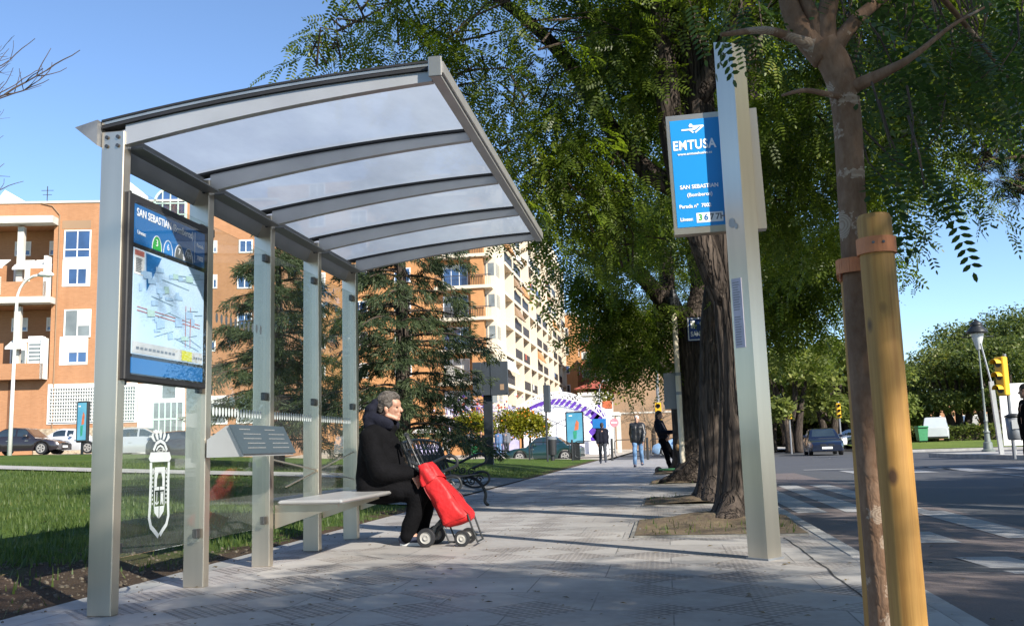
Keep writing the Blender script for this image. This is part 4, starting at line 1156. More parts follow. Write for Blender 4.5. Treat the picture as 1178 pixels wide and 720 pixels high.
def wood_mat():
    m, nt, out = nodes('stake_wood')
    b = nt.nodes.new('ShaderNodeBsdfPrincipled'); nt.links.new(b.outputs[0], out.inputs[0])
    o = nt.nodes.new('ShaderNodeTexCoord').outputs['Object']
    mp = nt.nodes.new('ShaderNodeMapping'); mp.inputs['Scale'].default_value = (1,1,.035); nt.links.new(o, mp.inputs[0])
    a = noise(nt, mp.outputs[0], 60, 6, .6); f = noise(nt, o, 3.0, 5, .6)
    c = mixc(nt, maprange(nt, a, .35, .65), (.31,.15,.030), (.45,.245,.060))
    c = mixc(nt, maprange(nt, f, .45, .72, 0, .55), c, (.27,.135,.032))
    v = nt.nodes.new('ShaderNodeTexVoronoi'); v.inputs['Scale'].default_value = 6.5; mp2 = nt.nodes.new('ShaderNodeMapping'); mp2.inputs['Scale'].default_value = (1,1,.55)
    nt.links.new(o, mp2.inputs[0]); nt.links.new(mp2.outputs[0], v.inputs['Vector'])
    c = mixc(nt, maprange(nt, v.outputs['Distance'], .05, .11, .9, 0), c, (.07,.03,.012))
    nt.links.new(c, b.inputs['Base Color']); b.inputs['Roughness'].default_value = .62
    bp = nt.nodes.new('ShaderNodeBump'); bp.inputs['Strength'].default_value = .3; bp.inputs['Distance'].default_value = .006
    nt.links.new(a, bp.inputs['Height']); nt.links.new(bp.outputs[0], b.inputs['Normal']); return m
M['stake'] = wood_mat()
def stake(p_top, p_bot, r, label):
    d = (p_top-p_bot); foot = p_bot+d*((0-p_bot.z)/d.z); foot.z = 0
    t = thing('wooden_stake', foot, label, 'stake', 'wooden stakes holding the young tree')
    b = MB(); b.tube([foot-Vector((0,0,.05)), foot.lerp(p_top, .33), foot.lerp(p_top, .66), p_top-Vector((0,0,.012)), p_top], [r*1.03,r*1.0,r,r,r*.9], 28)
    b.build('post', M['stake'], t, 'auto'); return foot
st_top, st_bot = P(1005,248,2.82), P(1046,719,2.82)
stake(st_top, st_bot, .0475, 'nearer yellow wooden stake, tall and round with a flat cut top')
s2_top, s2_bot = P(983,302,3.13), P(1013,719,3.13)
stake(s2_top, s2_bot, .046, 'farther yellow wooden stake mostly hidden behind the young tree trunk')
M['tie'] = mat('orange_strap', (.56,.20,.075), .6, 0, .12, 20, .1, 80)
def ring_band(b, c, r, h, axis, th=.006):
    n = 28; ax = Vector(axis).normalized(); x = ax.orthogonal().normalized(); y = ax.cross(x)
    vs = []
    for (rr, hh) in ((r,-h/2),(r+th,-h/2),(r+th,h/2),(r,h/2)):
        vs += [Vector(c)+(x*math.cos(6.2832*k/n)+y*math.sin(6.2832*k/n))*rr+ax*hh for k in range(n)]
    fs = [(l*n+k, l*n+(k+1)%n, ((l+1)%4)*n+(k+1)%n, ((l+1)%4)*n+k) for l in range(4) for k in range(n)]
    b.add(vs, fs)
b = MB(); ax1 = st_top-st_bot; c1 = st_bot+ax1*((719-286)/(719-248.)); ax2 = s2_top-s2_bot; c2 = s2_bot+ax2*((719-316)/(719-302.))
ring_band(b, c1, .0485, .046, ax1); 
c2b = Vector((c2.x+.004, c2.y-.0, c2.z)); ring_band(b, c2b, .048, .046, ax2)
T_ = yp(986, 312)
band = curve([(c2.x-.052,c2.y-.01), (T_.x-.056,T_.y-.005), (T_.x-.036,T_.y-.046), (T_.x+.004,T_.y-.060), (T_.x+.036,T_.y-.054), (c1.x-.049,c1.y-.012)] and [Vector((p[0],p[1],0)) for p in ((c2.x-.052,c2.y-.01), (T_.x-.056,T_.y-.005), (T_.x-.036,T_.y-.046), (T_.x+.004,T_.y-.060), (T_.x+.036,T_.y-.054), (c1.x-.049,c1.y-.012))], 5)
nb_ = len(band)
for i in range(nb_-1):
    q4 = []
    for j in (i, i+1):
        t_ = j/(nb_-1); zc_ = c2.z+(c1.z-c2.z)*max(0, (t_-.55)/.45)**1.2; p_ = band[j]; q4.append((p_, zc_))
    (p0, z0_), (p1, z1_) = q4; d_ = (p1-p0).normalized(); n2_ = Vector((d_.y, -d_.x, 0))*.005
    b.hexa([(p0.x,p0.y,z0_-.022),(p1.x,p1.y,z1_-.022),(p1.x+n2_.x,p1.y+n2_.y,z1_-.022),(p0.x+n2_.x,p0.y+n2_.y,z0_-.022),(p0.x,p0.y,z0_+.022),(p1.x,p1.y,z1_+.022),(p1.x+n2_.x,p1.y+n2_.y,z1_+.022),(p0.x+n2_.x,p0.y+n2_.y,z0_+.022)])
o = b.build('tree_tie', M['tie']); tag(o, 'orange rubber strap binding the young trunk to both wooden stakes', 'strap')
nb = MB()
for k in (-.35, .15):
    p = c1+Vector((math.sin(k)*.055, -math.cos(k)*.0555, .004)); nb.lathe(p, [(.004,-.002),(.004,.002)], 8, 'y')
nb.build('nail', M['bolt'], o)

# ------------------------------------------------------------------ cedars on the lawn
def cedar(u, y, hgt, spread, label, seed):
    d = P(u, 500, y); base = Vector((d.x, y, gz(d.x, y)))
    t = thing('cedar_tree', base, label, 'tree', 'dark cedars on the lawn'); rn = np.random.default_rng(seed)
    b = MB(); trunk_mb(b, [base-Vector((0,0,.1)), base+Vector((.05,0,hgt*.4)), base+Vector((0,.05,hgt))], [.24,.17,.02], 12, .05)
    b.build('trunk', M['bark'], t, True)
    bb = MB(); pos = []; az = []; tl = []
    nb_ = 96
    for k in range(nb_):
        zt = .9+(hgt-1.0)*(k/nb_)**1.05; zt = .72*zt+.28*(round(zt/1.05)*1.05)+rn.normal()*.12; a = k*2.399+rn.uniform(-.3,.3); L = spread*(1-(zt/hgt)**2.2*.85)*rn.uniform(.55,1.15)*(1+.15*math.sin(a*1.5+seed))
        dr = Vector((math.cos(a), math.sin(a), 0)); p0 = base+Vector((0,0,zt)); pts = []
        for j in range(6):
            s = j/5; pts.append(p0+dr*L*s+Vector((0,0,.55*L*.35*s-.70*L*.45*s*s)))
        bb.tube(pts, [.045*(1-.8*j/5) for j in range(6)], 5, cap=False)
        n = int(31*L/spread)+8
        for i in range(n):
            s = .18+.82*rn.uniform()**.75; j = min(4, int(s*5)); p = pts[j].lerp(pts[j+1], s*5-j)
            side = rn.normal()*(.30*L*.5*(1.1-s*.6)); q = p+Vector((-dr.y, dr.x, 0))*side+Vector((0,0,-abs(side)*.22+rn.normal()*.05))
            pos.append(list(q)); az.append(a+rn.normal()*.6+(.7 if side > 0 else -.7)); tl.append(rn.normal(.5,.35))
    bb.build('branches', M['twig'], t)
    tp = []
    for v in range(3):
        q = []
        for i in range(26):
            d_ = np.array([.6+rn.uniform(), rn.normal()*.55, -.25+rn.normal()*.35]); d_ /= np.linalg.norm(d_)
            o_ = np.array([rn.uniform(0,.30), rn.normal()*.05, rn.normal()*.02-.05*rn.uniform()]); L_ = rn.uniform(.09,.17); nn_ = np.cross(d_, rn.normal(size=3)); nn_ /= np.linalg.norm(nn_)
            q.append([o_-nn_*.007, o_+d_*L_*.5-nn_*.010, o_+d_*L_, o_+d_*L_*.5+nn_*.010])
        tp.append(np.array(q))
    n = len(pos)
    q = place(tp, np.array(pos), np.array(az), np.array(tl), rn.normal(0,.3,n), rn.uniform(.9,1.5,n))
    link('foliage', quads_mesh('foliage', q, M['needle']), t)
cedar(462, 24, 9.0, 2.45, 'broad dark cedar behind the seated person, its tiers of branches sweeping down', 4)
cedar(318, 27, 7.6, 2.3, 'smaller dark cedar seen through the glass back of the shelter', 8)

# ------------------------------------------------------------------ bare tree whose twigs enter at the upper left
bt = Vector((-9.75, 10.3, gz(-9.75, 10.3)))
t = thing('bare_tree', bt, 'leafless tree whose bare twigs reach in at the top left corner', 'tree')
b = MB(); trunk_mb(b, [bt-Vector((0,0,.1)), bt+Vector((0,0,2)), bt+Vector((.1,0,4)), bt+Vector((0,.1,6.5))], [.14,.12,.09,.04], 12, .04); b.build('trunk', M['bark'], t, True)
rb = random.Random(12); b = MB(); bud = MB()
def grow(p, d, L, r, k):
    if k == 0 or r < .0012: return
    pts = [p]; q = p.copy(); dd = d.copy()
    for j in range(4):
        dd = (dd+Vector((rb.gauss(0,.16), rb.gauss(0,.16), rb.gauss(0,.12)+.05))).normalized(); q = q+dd*L/4; pts.append(q.copy())
    b.tube(pts, [r*(1-.12*j) for j in range(5)], 5, cap=False)
    for j in range(3):
        i = rb.randint(1,4); nd = (dd+Vector((rb.gauss(0,.6), rb.gauss(0,.6), rb.gauss(0,.5)))).normalized()
        grow(pts[i], nd, L*rb.uniform(.55,.8), r*.55, k-1)
    grow(pts[-1], dd, L*.8, r*.7, k-1)
for (z, dx, dz) in ((3.6,.9,.2),(4.3,.9,.25),(4.9,.9,.25),(4.0,.8,.35)):
    grow(bt+Vector((.05,0,z)), Vector((dx, rb.uniform(-.3,.2), dz)).normalized(), .62, .020, 5)
for k in range(6): grow(bt+Vector((0,0,2.8+.5*k)), Vector((-math.cos(k*1.1)*.8, math.sin(k*2.1)*.7, .5)).normalized(), 1.0, .03, 4)
b.build('branches', M['twig'], t)

# ------------------------------------------------------------------ pine at the upper right
pb = Vector((9.3, 16.5, ROADZ))
t = thing('pine_tree', pb, 'dark pine with needle tufts against the sky at the top right', 'tree'); rn = np.random.default_rng(31)
b = MB(); trunk_mb(b, [pb, pb+Vector((0,0,2.5)), pb+Vector((-.2,0,5)), pb+Vector((-.2,0,8))], [.25,.2,.16,.05], 12, .05); b.build('trunk', M['bark'], t, True)
bp_ = [B(1150,110,16.2,.9,.75), B(1175,170,16.4,.85,.6), B(1125,185,15.8,.45,.35), B(1200,80,16.8,1.2,.9), B(1130,130,15.6,.6,.5), B(1230,190,16.5,1.0,.7), B(1180,20,16.5,1.3,.8), B(1250,-20,17,1.6,1.2), B(1175,215,16.0,.5,.25)]
pos = blob_points(bp_, 1500, rn, -.6); n = len(pos)
tp = []
for v in range(3):
    q = []
    for i in range(30):
        d_ = np.array([.7+rn.uniform(), rn.normal()*.6, rn.normal()*.6]); d_ /= np.linalg.norm(d_); o_ = np.array([rn.uniform(0,.12),0,0]); L_ = rn.uniform(.14,.22); nn_ = np.cross(d_, rn.normal(size=3)); nn_ /= np.linalg.norm(nn_)
        q.append([o_-nn_*.004, o_+d_*L_*.5-nn_*.006, o_+d_*L_, o_+d_*L_*.5+nn_*.006])
    tp.append(np.array(q))
q = place(tp, pos, rn.uniform(0,6.28,n), rn.normal(-.1,.6,n), rn.normal(0,.5,n), rn.uniform(.9,1.3,n))
cr = link('foliage', quads_mesh('foliage', q, M['pine']), t)
b = MB()
for bl in bp_:
    b.tube([pb+Vector((-.2,0,4.2+.3*rn.uniform())), Vector(bl[:3]).lerp(pb+Vector((-.2,0,5)), .4)+Vector((0,0,.2)), Vector(bl[:3])], [.06,.04,.02], 6, cap=False)
    d = np.linalg.norm((pos-np.array(bl[:3]))/np.array(bl[3:6]), axis=1); twigs_to(b, bl[:3], pos[d < 1.1], rn, .012, 30)
b.build('branches', M['twig'], t)

# ------------------------------------------------------------------ distant trees
LQ = [np.array([[[0,-.06,0],[.10,-.07,.02],[.2,0,0],[.10,.07,-.02]]])*s for s in (1, 1.4)]
def far_tree(kind, x, y, zb, trunk_h, blobs, n, mt, label, group, tr=.25, leaf=1.0, stems=1):
    t = thing(kind, (x, y, zb), label, 'tree', group); rn = np.random.default_rng(int(abs(x*97+y*13)) % 9999)
    b = MB()
    for k in range(stems):
        dx = (k-(stems-1)/2)*.9
        trunk_mb(b, [(x+dx*.6,y,zb-.15),(x+dx*.7,y,zb+trunk_h*.5),(x+dx*1.4,y+.2,zb+trunk_h*1.3),(x+dx*2.2,y,zb+trunk_h*2)], [tr*1.25,tr,tr*.8,tr*.3], 8, .05)
    for k in range(5):
        bl = blobs[k % len(blobs)]
        b.tube([(x,y,zb+trunk_h*.85),((x+bl[0])/2,(y+bl[1])/2,zb+trunk_h*1.25),(bl[0],bl[1],bl[2])], [tr*.55,tr*.4,tr*.15], 6, cap=False)
    b.build('trunk', M['bark'], t, True)
    p = blob_points(blobs, n, rn, -.5, .8); N_ = len(p)
    q = place(LQ, p, rn.uniform(0,6.28,N_), rn.normal(.2,.6,N_), rn.normal(0,.6,N_), rn.uniform(.7,1.3,N_)*leaf)
    link('crown', quads_mesh('crown', q, mt), t); return t
def dome(x, y, z0, rad, h, rn, k=16, s0=.28):
    out = []
    for i in range(k):
        a = i*2.4; r = rad*math.sqrt((i+.5)/k)*.85; zz = z0+h*.28+h*.55*math.sqrt(max(0, 1-(r/rad)**2))*rn.uniform(.75,1.0)
        s = rad*s0*rn.uniform(.8,1.25); out.append((x+r*math.cos(a), y+r*math.sin(a), zz, s, s, s*.75))
    for i in range(k//2):
        a = i*2.1; r = rad*.75; s = rad*s0; out.append((x+r*math.cos(a), y+r*math.sin(a), z0+h*.28, s, s, s*.7))
    return out
# big dome of dark trees on the far side of the roundabout, several crowns merging
rn = np.random.default_rng(3)
for (u, v_top, y, rad, lab) in ((1095,398,84,5.2,'lower dark tree at the left end of the park trees'), (1128,362,90,6.2,'tall dark tree just left of the ornate street lamp'), (1172,345,92,7.0,'highest domed dark tree behind the yellow traffic light'), (1060,420,95,5.5,'dark rounded tree nearest the stake, left of the green bin'), (1230,350,96,7.5,'dark domed park tree cut by the right edge'), (1150,385,80,4.6,'front dark park tree right of the ornate street lamp'), (905,430,98,5.0,'dark park tree far behind the steel bus stop post'), (960,425,100,5.5,'dark park tree far behind the dark blue car'), (1005,420,99,5.0,'dark park tree seen far back between the stakes')):
    p = P(u, v_top-12, y); zb = .35; h = p.z-zb
    far_tree('park_tree', p.x, y, zb, 2.6, dome(p.x, y, zb+1.0, rad, h-1.0, rn, 22, .30), 13000, M['leafdark'], lab, 'dark domed park trees', .32, 1.05, 3)
for (u, v_top, y, rad, lab) in ((905,385,62,3.8,'pale green tree left of the dark blue car'), (945,372,66,4.4,'tallest pale green tree behind the dark blue car'), (985,395,70,4.0,'pale green tree right of the dark blue car, cut by the stake'), (878,405,70,3.6,'pale green tree beside the steel bus stop post'), (1012,440,84,3.6,'small pale green tree seen between the stakes')):
    p = P(u, v_top, y); zb = .1; h = p.z-zb
    far_tree('plane_tree', p.x, y, zb, 2.2, dome(p.x, y, zb+.9, rad, h-.9, rn, 18, .30), 6500, M['leaflight'], lab, 'pale green trees across the junction', .24, 1.25, 2)
# ------------------------------------------------------------------ people
M['skin'] = mat('skin', (.42,.235,.165), .5, 0, .10, 14, .1, 80)
M['skinold'] = mat('weathered_skin', (.36,.19,.13), .5, 0, .14, 22, .15, 90)
M['blackcloth'] = mat('black_cloth', (.0045,.0045,.0055), .9, 0, .25, 14, .35, 60, spec=.08)
M['hoodcloth'] = mat('navy_hood_cloth', (.007,.008,.016), .9, 0, .3, 14, .4, 60, spec=.2)
M['greyhair'] = mat('grey_hair', (.028,.021,.016), .7, 0, .5, 70, .9, 120, stretch=(.35,1,1), col2=(.125,.11,.098))
M['darkhair'] = mat('dark_hair', (.02,.015,.012), .6, 0, .4, 40, .4, 80)
M['whitehair'] = mat('white_hair', (.45,.43,.41), .7, 0, .2, 40, .4, 80)
M['eye'] = mat('eye', (.02,.015,.012), .15, 0, .1, 10)
M['sole'] = mat('white_sole', (.62,.62,.60), .6, 0, .08, 12)
M['shoe'] = mat('navy_shoe', (.015,.02,.045), .6, 0, .2, 30)
M['denim'] = mat('blue_denim', (.10,.19,.33), .85, 0, .2, 12, .2, 60)
M['darkdenim'] = mat('dark_trousers', (.03,.035,.045), .85, 0, .2, 12, .2, 60)
M['greycloth'] = mat('grey_cloth', (.10,.11,.13), .85, 0, .2, 12, .2, 60)
M['bluecloth'] = mat('blue_cloth', (.07,.13,.26), .85, 0, .2, 12, .2, 60)
M['palecloth'] = mat('pale_cloth', (.45,.46,.44), .85, 0, .2, 12, .2, 60)
M['leather'] = mat('black_leather', (.014,.015,.018), .38, 0, .3, 14, .3, 40)
M['greencloth'] = mat('green_cloth', (.02,.22,.13), .8, 0, .2, 12)

def hand_shapes(b, wrist, d, out, s=1.0, curl=.5):
    """palm, four unequal bent fingers and a thumb; d = pointing direction, out = palm normal (towards the palm side)"""
    d = Vector(d).normalized(); out = Vector(out); out = (out-d*out.dot(d)).normalized(); sd_ = d.cross(out)
    w = Vector(wrist)
    for k in (-1, -.33, .33, 1): b.caps(w+sd_*k*.012*s, w+d*.085*s+sd_*k*.030*s, .013*s, .0115*s, 8)
    for k, L in ((-1,.062),(-.33,.078),(.33,.083),(1,.074)):
        a = w+d*.09*s+sd_*k*.031*s
        d1 = (d+out*curl*.5).normalized(); d2 = (d+out*curl*1.3).normalized(); d3 = (d+out*curl*2.2).normalized()
        p1 = a+d1*L*.46*s; p2 = p1+d2*L*.32*s; p3 = p2+d3*L*.22*s
        b.caps(a, p1, .0095*s, .0088*s, 8); b.caps(p1, p2, .0088*s, .0080*s, 8); b.caps(p2, p3, .0080*s, .0068*s, 8)
    t0 = w+d*.025*s+sd_*.026*s; t1 = t0+(d*.6+sd_*.75+out*.3).normalized()*.042*s; t2 = t1+(d*.9+sd_*.2+out*.4).normalized()*.030*s
    b.caps(t0, t1, .0125*s, .0105*s, 8); b.caps(t1, t2, .0105*s, .0085*s, 8)

# ---------------- seated person on the shelter bench, facing right (+x)
y0 = 8.15
def Wp(u, v, dy=0.0): 
    p = P(u, v, y0); p.y = y0+dy; return p
b = MB()
hd = Wp(448.2, 464.5)
mm = 8.15/1096.0*1.016     # metres per photo pixel here
def hp(dx, dy, dz): return hd+Vector((dx, dy, dz))
b.ball(hp(-.006,0,.008), .098, .076, .098)                                   # cranium
b.ball(hp(.030,0,-.062), .066, .058, .082)                                   # face
b.ball(hp(.050,0,-.002), .052, .062, .050)                                   # forehead
b.caps(hp(.080,-.018,-.016), hp(.080,.018,-.016), .014)                      # brow
b.caps(hp(.090,0,-.026), hp(.108,0,-.062), .010, .0145); b.ball(hp(.104,0,-.066), .015, .018, .012)     # nose
b.caps(hp(.085,-.020,-.096), hp(.085,.020,-.096), .0125); b.caps(hp(.082,-.018,-.110), hp(.082,.018,-.110), .0125)  # lips
b.ball(hp(.070,0,-.134), .024, .028, .020)                                   # chin
b.caps(hp(.066,-.030,-.132), hp(-.01,-.055,-.100), .018, .022); b.caps(hp(.066,.030,-.132), hp(-.01,.055,-.100), .018, .022)   # jaw
for s in (-1, 1):
    b.ball(hp(.062, s*.034, -.060), .026, .022, .024)                        # cheek
    b.ball(hp(-.010, s*.074, -.052), .021, .012, .034)                       # ear
    b.ball(hp(-.016, s*.082, -.046), .014, .008, .022)
b.caps(hp(-.035,0,-.07), Wp(438,496), .055, .065)                            # neck
sh_l, sh_r = Wp(431,503,-.165), Wp(431,503,.165)
b.caps(Wp(432,500), Wp(428,552), .12, .14); b.caps(sh_l, sh_r, .06)
hipn, hipf = Wp(430,560,-.10), Wp(430,560,.10)
b.caps(hipn, hipf, .11)
kn, kf = Wp(487,566,-.11), Wp(490,565,.12); an, af = Wp(474.5,612,-.13), Wp(480,611,.13)
for h_, k_, a_ in ((hipn,kn,an),(hipf,kf,af)):
    b.caps(h_, k_, .085, .055); b.caps(k_, a_, .055, .04); b.caps(a_, a_+Vector((.10,0,-.055)), .04, .032)
wn, wf = Wp(477.5,544,-.135), Wp(484,548,.06); en, ef = Wp(446,542,-.25), Wp(450,545,.24)
for s_, e_, w_ in ((sh_l,en,wn),(sh_r,ef,wf)): b.caps(s_, e_, .052, .042); b.caps(e_, w_, .042, .028)
hand_shapes(b, wn+Vector((.012,-.004,-.004)), (.62,-.10,-.78), (-.60,.45,-.40), 1.0, .42)
hand_shapes(b, wf+Vector((.015,0,0)), (.8,-.1,-.5), (-.4,.2,-.8), 1.0, .45)
me = baked(b, .0062, 2, None, 'person', [M['skinold']])
wom = tag(link('person', me), 'seated person with grey hair and black hooded coat on the shelter bench', 'person')
def wear(name, b, mt, vox=.011, it=4, disp=None, parent=None): return link(name, baked(b, vox, it, disp, name, [mt]), parent or wom)
# hair
b = MB(); b.ball(hp(-.022,0,.020), .101, .084, .098); b.ball(hp(-.055,0,-.028), .068, .078, .072); b.ball(hp(.022,0,.055), .070, .070, .055); b.ball(hp(-.010,-.060,.010), .060, .028, .060); b.ball(hp(-.010,.060,.010), .060, .028, .060)
b.caps(hp(.012,-.072,-.030), hp(.014,-.072,.02), .014); b.caps(hp(.012,.072,-.030), hp(.014,.072,.02), .014)
b.ball(hp(.062,-.02,.062), .030, .040, .026); b.ball(hp(.060,.02,.058), .030, .040, .026)
hair = wear('hair', b, M['greyhair'], .008, 3, (.0030, 60))
b = MB()
for s in (-1, 1): b.ball(hp(.078, s*.036, -.034), .010, .012, .008, 10, 6)
b.build('eyes', M['eye'], wom, True)
b = MB()
for s in (-1, 1): b.tube([hp(.086,s*.018,-.012), hp(.082,s*.036,-.006), hp(.068,s*.052,-.012)], [.004,.005,.003], 6)
b.build('eyebrows', M['greyhair'], wom, True)
# trousers
b = MB(); b.caps(hipn, hipf, .125)
for h_, k_, a_ in ((hipn,kn,an),(hipf,kf,af)):
    b.caps(h_, k_, .108, .083); b.caps(k_, k_.lerp(a_,.5), .083, .076); b.caps(k_.lerp(a_,.5), a_+Vector((-.005,0,-.015)), .076, .070)
wear('trousers', b, M['blackcloth'], .012, 4, (.004, 22))
# shoes
for a_ in (an, af):
    b = MB(); g = Vector((a_.x, a_.y, 0))
    b.caps(g+Vector((-.045,0,.055)), g+Vector((.03,0,.060)), .046, .044); b.caps(g+Vector((.03,0,.052)), g+Vector((.155,0,.042)), .046, .036); b.caps(g+Vector((-.02,0,.05)), g+Vector((.0,0,.12)), .050, .056)
    sh_ = wear('shoe', b, M['shoe'], .008, 3)
    b = MB(); n = 20
    pr = [(g.x+.06+.135*math.cos(6.283*k/n)*(1.0), g.y+.046*math.sin(6.283*k/n)*(1.05 if math.cos(6.283*k/n) > 0 else .9)) for k in range(n)]
    b.prism([(x, y, .002) for x, y in pr], (0,0,.026)); b.build('sole', M['sole'], sh_)
# coat : bulky, hood folded behind the neck, skirt over the lap
b = MB()
b.caps(Wp(435,508,-.06), Wp(434,550,-.08), .150, .165); b.caps(Wp(435,508,.06), Wp(434,550,.08), .150, .165)
b.caps(Wp(442,515), Wp(446,548), .150, .165)
b.caps(Wp(434,501,-.125), Wp(434,501,.125), .104)
b.caps(Wp(436,560,-.1), Wp(470,563,-.10), .145, .105); b.caps(Wp(436,560,.1), Wp(470,562,.11), .145, .105)
b.caps(Wp(433,560,-.12), Wp(433,560,.12), .145)
for s_, e_, w_ in ((sh_l,en,wn),(sh_r,ef,wf)): b.caps(s_+Vector((.01,0,-.01)), e_, .098, .090); b.caps(e_, w_+Vector((-.03,0,0)), .090, .066); b.caps(w_+Vector((-.03,0,0)), w_, .066, .060)
b.caps(Wp(440,492,-.05), Wp(447,492,.05), .070)
coat = wear('coat', b, M['blackcloth'], .013, 5, (.006, 16))
b = MB()
pts = [Wp(450,489,-.085), Wp(440,483,-.11), Wp(428,481,-.09), Wp(423,481,0), Wp(428,479,.09), Wp(440,482,.11), Wp(450,489,.085)]
for a_, c_ in zip(pts[:-1], pts[1:]): b.caps(a_, c_, .052, .052)
b.caps(Wp(429,472,-.05), Wp(429,472,.05), .060); b.caps(Wp(430,490,-.09), Wp(430,490,.09), .072); b.caps(Wp(440,490,-.08), Wp(444,490,.08), .062)
b.caps(Wp(434,464,-.04), Wp(434,466,.04), .040)
wear('hood', b, M['hoodcloth'], .011, 9, (.005, 22), coat)

# ---------------- red shopping trolley
M['redbag'] = mat('red_canvas', (.46,.008,.010), .6, 0, .14, 8, .9, 9, detail=3)
tr0 = Wp(508, 622, -.12); tr0.z = 0
t = thing('shopping_trolley', (tr0.x+.05, 8.05, 0), 'bright red canvas shopping trolley on small black wheels, tilted towards the seated person', 'shopping trolley')
TY = 8.02
def Tp(u, v, dy=0.0):
    p = P(u, v, TY); p.y = TY+dy; return p
# bag : lofted sections down the leaning axis, (centre u,v, half width along the image normal, half depth)
b = MB()
secs = [((483.5,534),(492,531),.070), ((485.5,541),(499,536),.10), ((489,552),(507,546),.125), ((494,566),(517,558),.14), ((500,580),(527,570),.15), ((506,592),(536,581),.155), ((512,603),(545.5,590),.155), ((516.5,607.5),(544.5,600),.13)]
vs = []; n = 20
for k, (L_, R_, hw) in enumerate(secs):
    A, C = Tp(*L_), Tp(*R_)
    for j in range(n):
        a = 6.2832*j/n; cx_, sx_ = math.cos(a), math.sin(a)
        ex = math.copysign(abs(cx_)**.55, cx_); ey = math.copysign(abs(sx_)**.55, sx_)
        p = (A+C)/2+(C-A)/2*ex+Vector((0, hw*ey, 0))
        w_ = .011*math.sin(3*a+k*1.3)+.009*math.sin(5*a-k*2.1)+.006*math.sin(8*a+k)
        p += ((C-A).normalized()*ex+Vector((0,ey,0)))*w_
        vs.append(p)
fs = [tuple(range(n-1,-1,-1)), tuple((len(secs)-1)*n+j for j in range(n))]
for k in range(len(secs)-1):
    for j in range(n): fs.append((k*n+j, k*n+(j+1)%n, (k+1)*n+(j+1)%n, (k+1)*n+j))
b.add(vs, fs); bag = b.build('bag', M['redbag'], t, True)
mo = bag.modifiers.new('s', 'SUBSURF'); mo.levels = 1; mo.render_levels = 1
def bag_pt(k, a, grow=0.0):      # k = fractional section index, a = angle round the section
    i = min(len(secs)-2, int(k)); f = k-i
    L0, R0, h0 = secs[i]; L1, R1, h1 = secs[i+1]
    A = Tp(L0[0]+(L1[0]-L0[0])*f, L0[1]+(L1[1]-L0[1])*f); C = Tp(R0[0]+(R1[0]-R0[0])*f, R0[1]+(R1[1]-R0[1])*f); hw = h0+(h1-h0)*f
    cx_, sx_ = math.cos(a), math.sin(a); ex = math.copysign(abs(cx_)**.55, cx_); ey = math.copysign(abs(sx_)**.55, sx_)
    w0 = .011*math.sin(3*a+i*1.3)+.009*math.sin(5*a-i*2.1)+.006*math.sin(8*a+i); w1 = .011*math.sin(3*a+(i+1)*1.3)+.009*math.sin(5*a-(i+1)*2.1)+.006*math.sin(8*a+i+1)
    e_ = (C-A).normalized()
    return (A+C)/2+(C-A)/2*ex+Vector((0, hw*ey, 0))+(e_*ex+Vector((0,ey,0)))*((w0+(w1-w0)*f)*.8+grow)
M['redseam'] = mat('dark_red_piping', (.22,.006,.008), .6, 0, .2, 20)
b = MB()
for a in (.62, 2.52, 3.77, 5.66): b.tube([bag_pt(k*.25, a, .001) for k in range(1, 28)], .0042, 6)
b.build('piping', M['redseam'], bag)
b = MB(); nn = 28; mm_ = 8; vs = []
for j in range(mm_+1):
    for i in range(nn): vs.append(bag_pt(.15+2.1*j/mm_+.22*math.sin(2*6.2832*i/nn)*(j/mm_), 6.2832*i/nn, .010+.006*math.sin(7*6.2832*i/nn)*(j/mm_)))
b.add(vs, [(j*nn+i, j*nn+(i+1)%nn, (j+1)*nn+(i+1)%nn, (j+1)*nn+i) for j in range(mm_) for i in range(nn)]); b.build('flap', M['redbag'], bag, True)
b = MB(); vs = []
for j in range(7):
    for i in range(7): vs.append(bag_pt(4.0+2.0*j/6, 4.12+1.18*i/6, .012 if 0 < i < 6 and 0 < j < 6 else .001))
b.add(vs, [(j*7+i, j*7+i+1, (j+1)*7+i+1, (j+1)*7+i) for j in range(6) for i in range(6)]); b.build('pocket', M['redbag'], bag, True)
b = MB()
for dy in (-.07, .07): b.tube([Tp(467.5,500,dy*.35), Tp(470,504,dy*.6), Tp(478,519,dy), Tp(488,540,dy), Tp(505,575,dy*1.4), Tp(512,600,dy*1.6), Tp(514,606,dy*1.7)], .0085, 8)
b.tube([Tp(467.5,500,-.05), Tp(467.5,500,.05)], .014, 8)
hl = b.build('handle_frame', M['blackmetal'], t)
b = MB(); b.tube([Tp(466,498,0), Tp(473,511,0)], .017, 8); b.build('grip', M['black'], hl)
b = MB()
for dy in (-.12, .12):
    b.tube([Tp(511,597,dy), Tp(503,606,dy), Tp(496,618,dy)], .014, 8)
    b.tube([Tp(541,590,dy), Tp(546,604,dy), Tp(552.5,621,dy)], .008, 8)
    b.tube([Tp(514,606,dy), Tp(520,621,dy), Tp(536,622,dy), Tp(546,615,dy)], .008, 8)
b.tube([Tp(552.5,621,-.12), Tp(552.5,621,.12)], .008, 8); b.tube([Tp(495,619,-.16), Tp(495,619,.16)], .008, 8); b.tube([Tp(534,616,-.14), Tp(534,616,.14)], .007, 8)
b.build('base_frame', M['blackmetal'], t)
M['rim'] = mat('grey_rim', (.30,.29,.27), .5, 0, .15, 20)
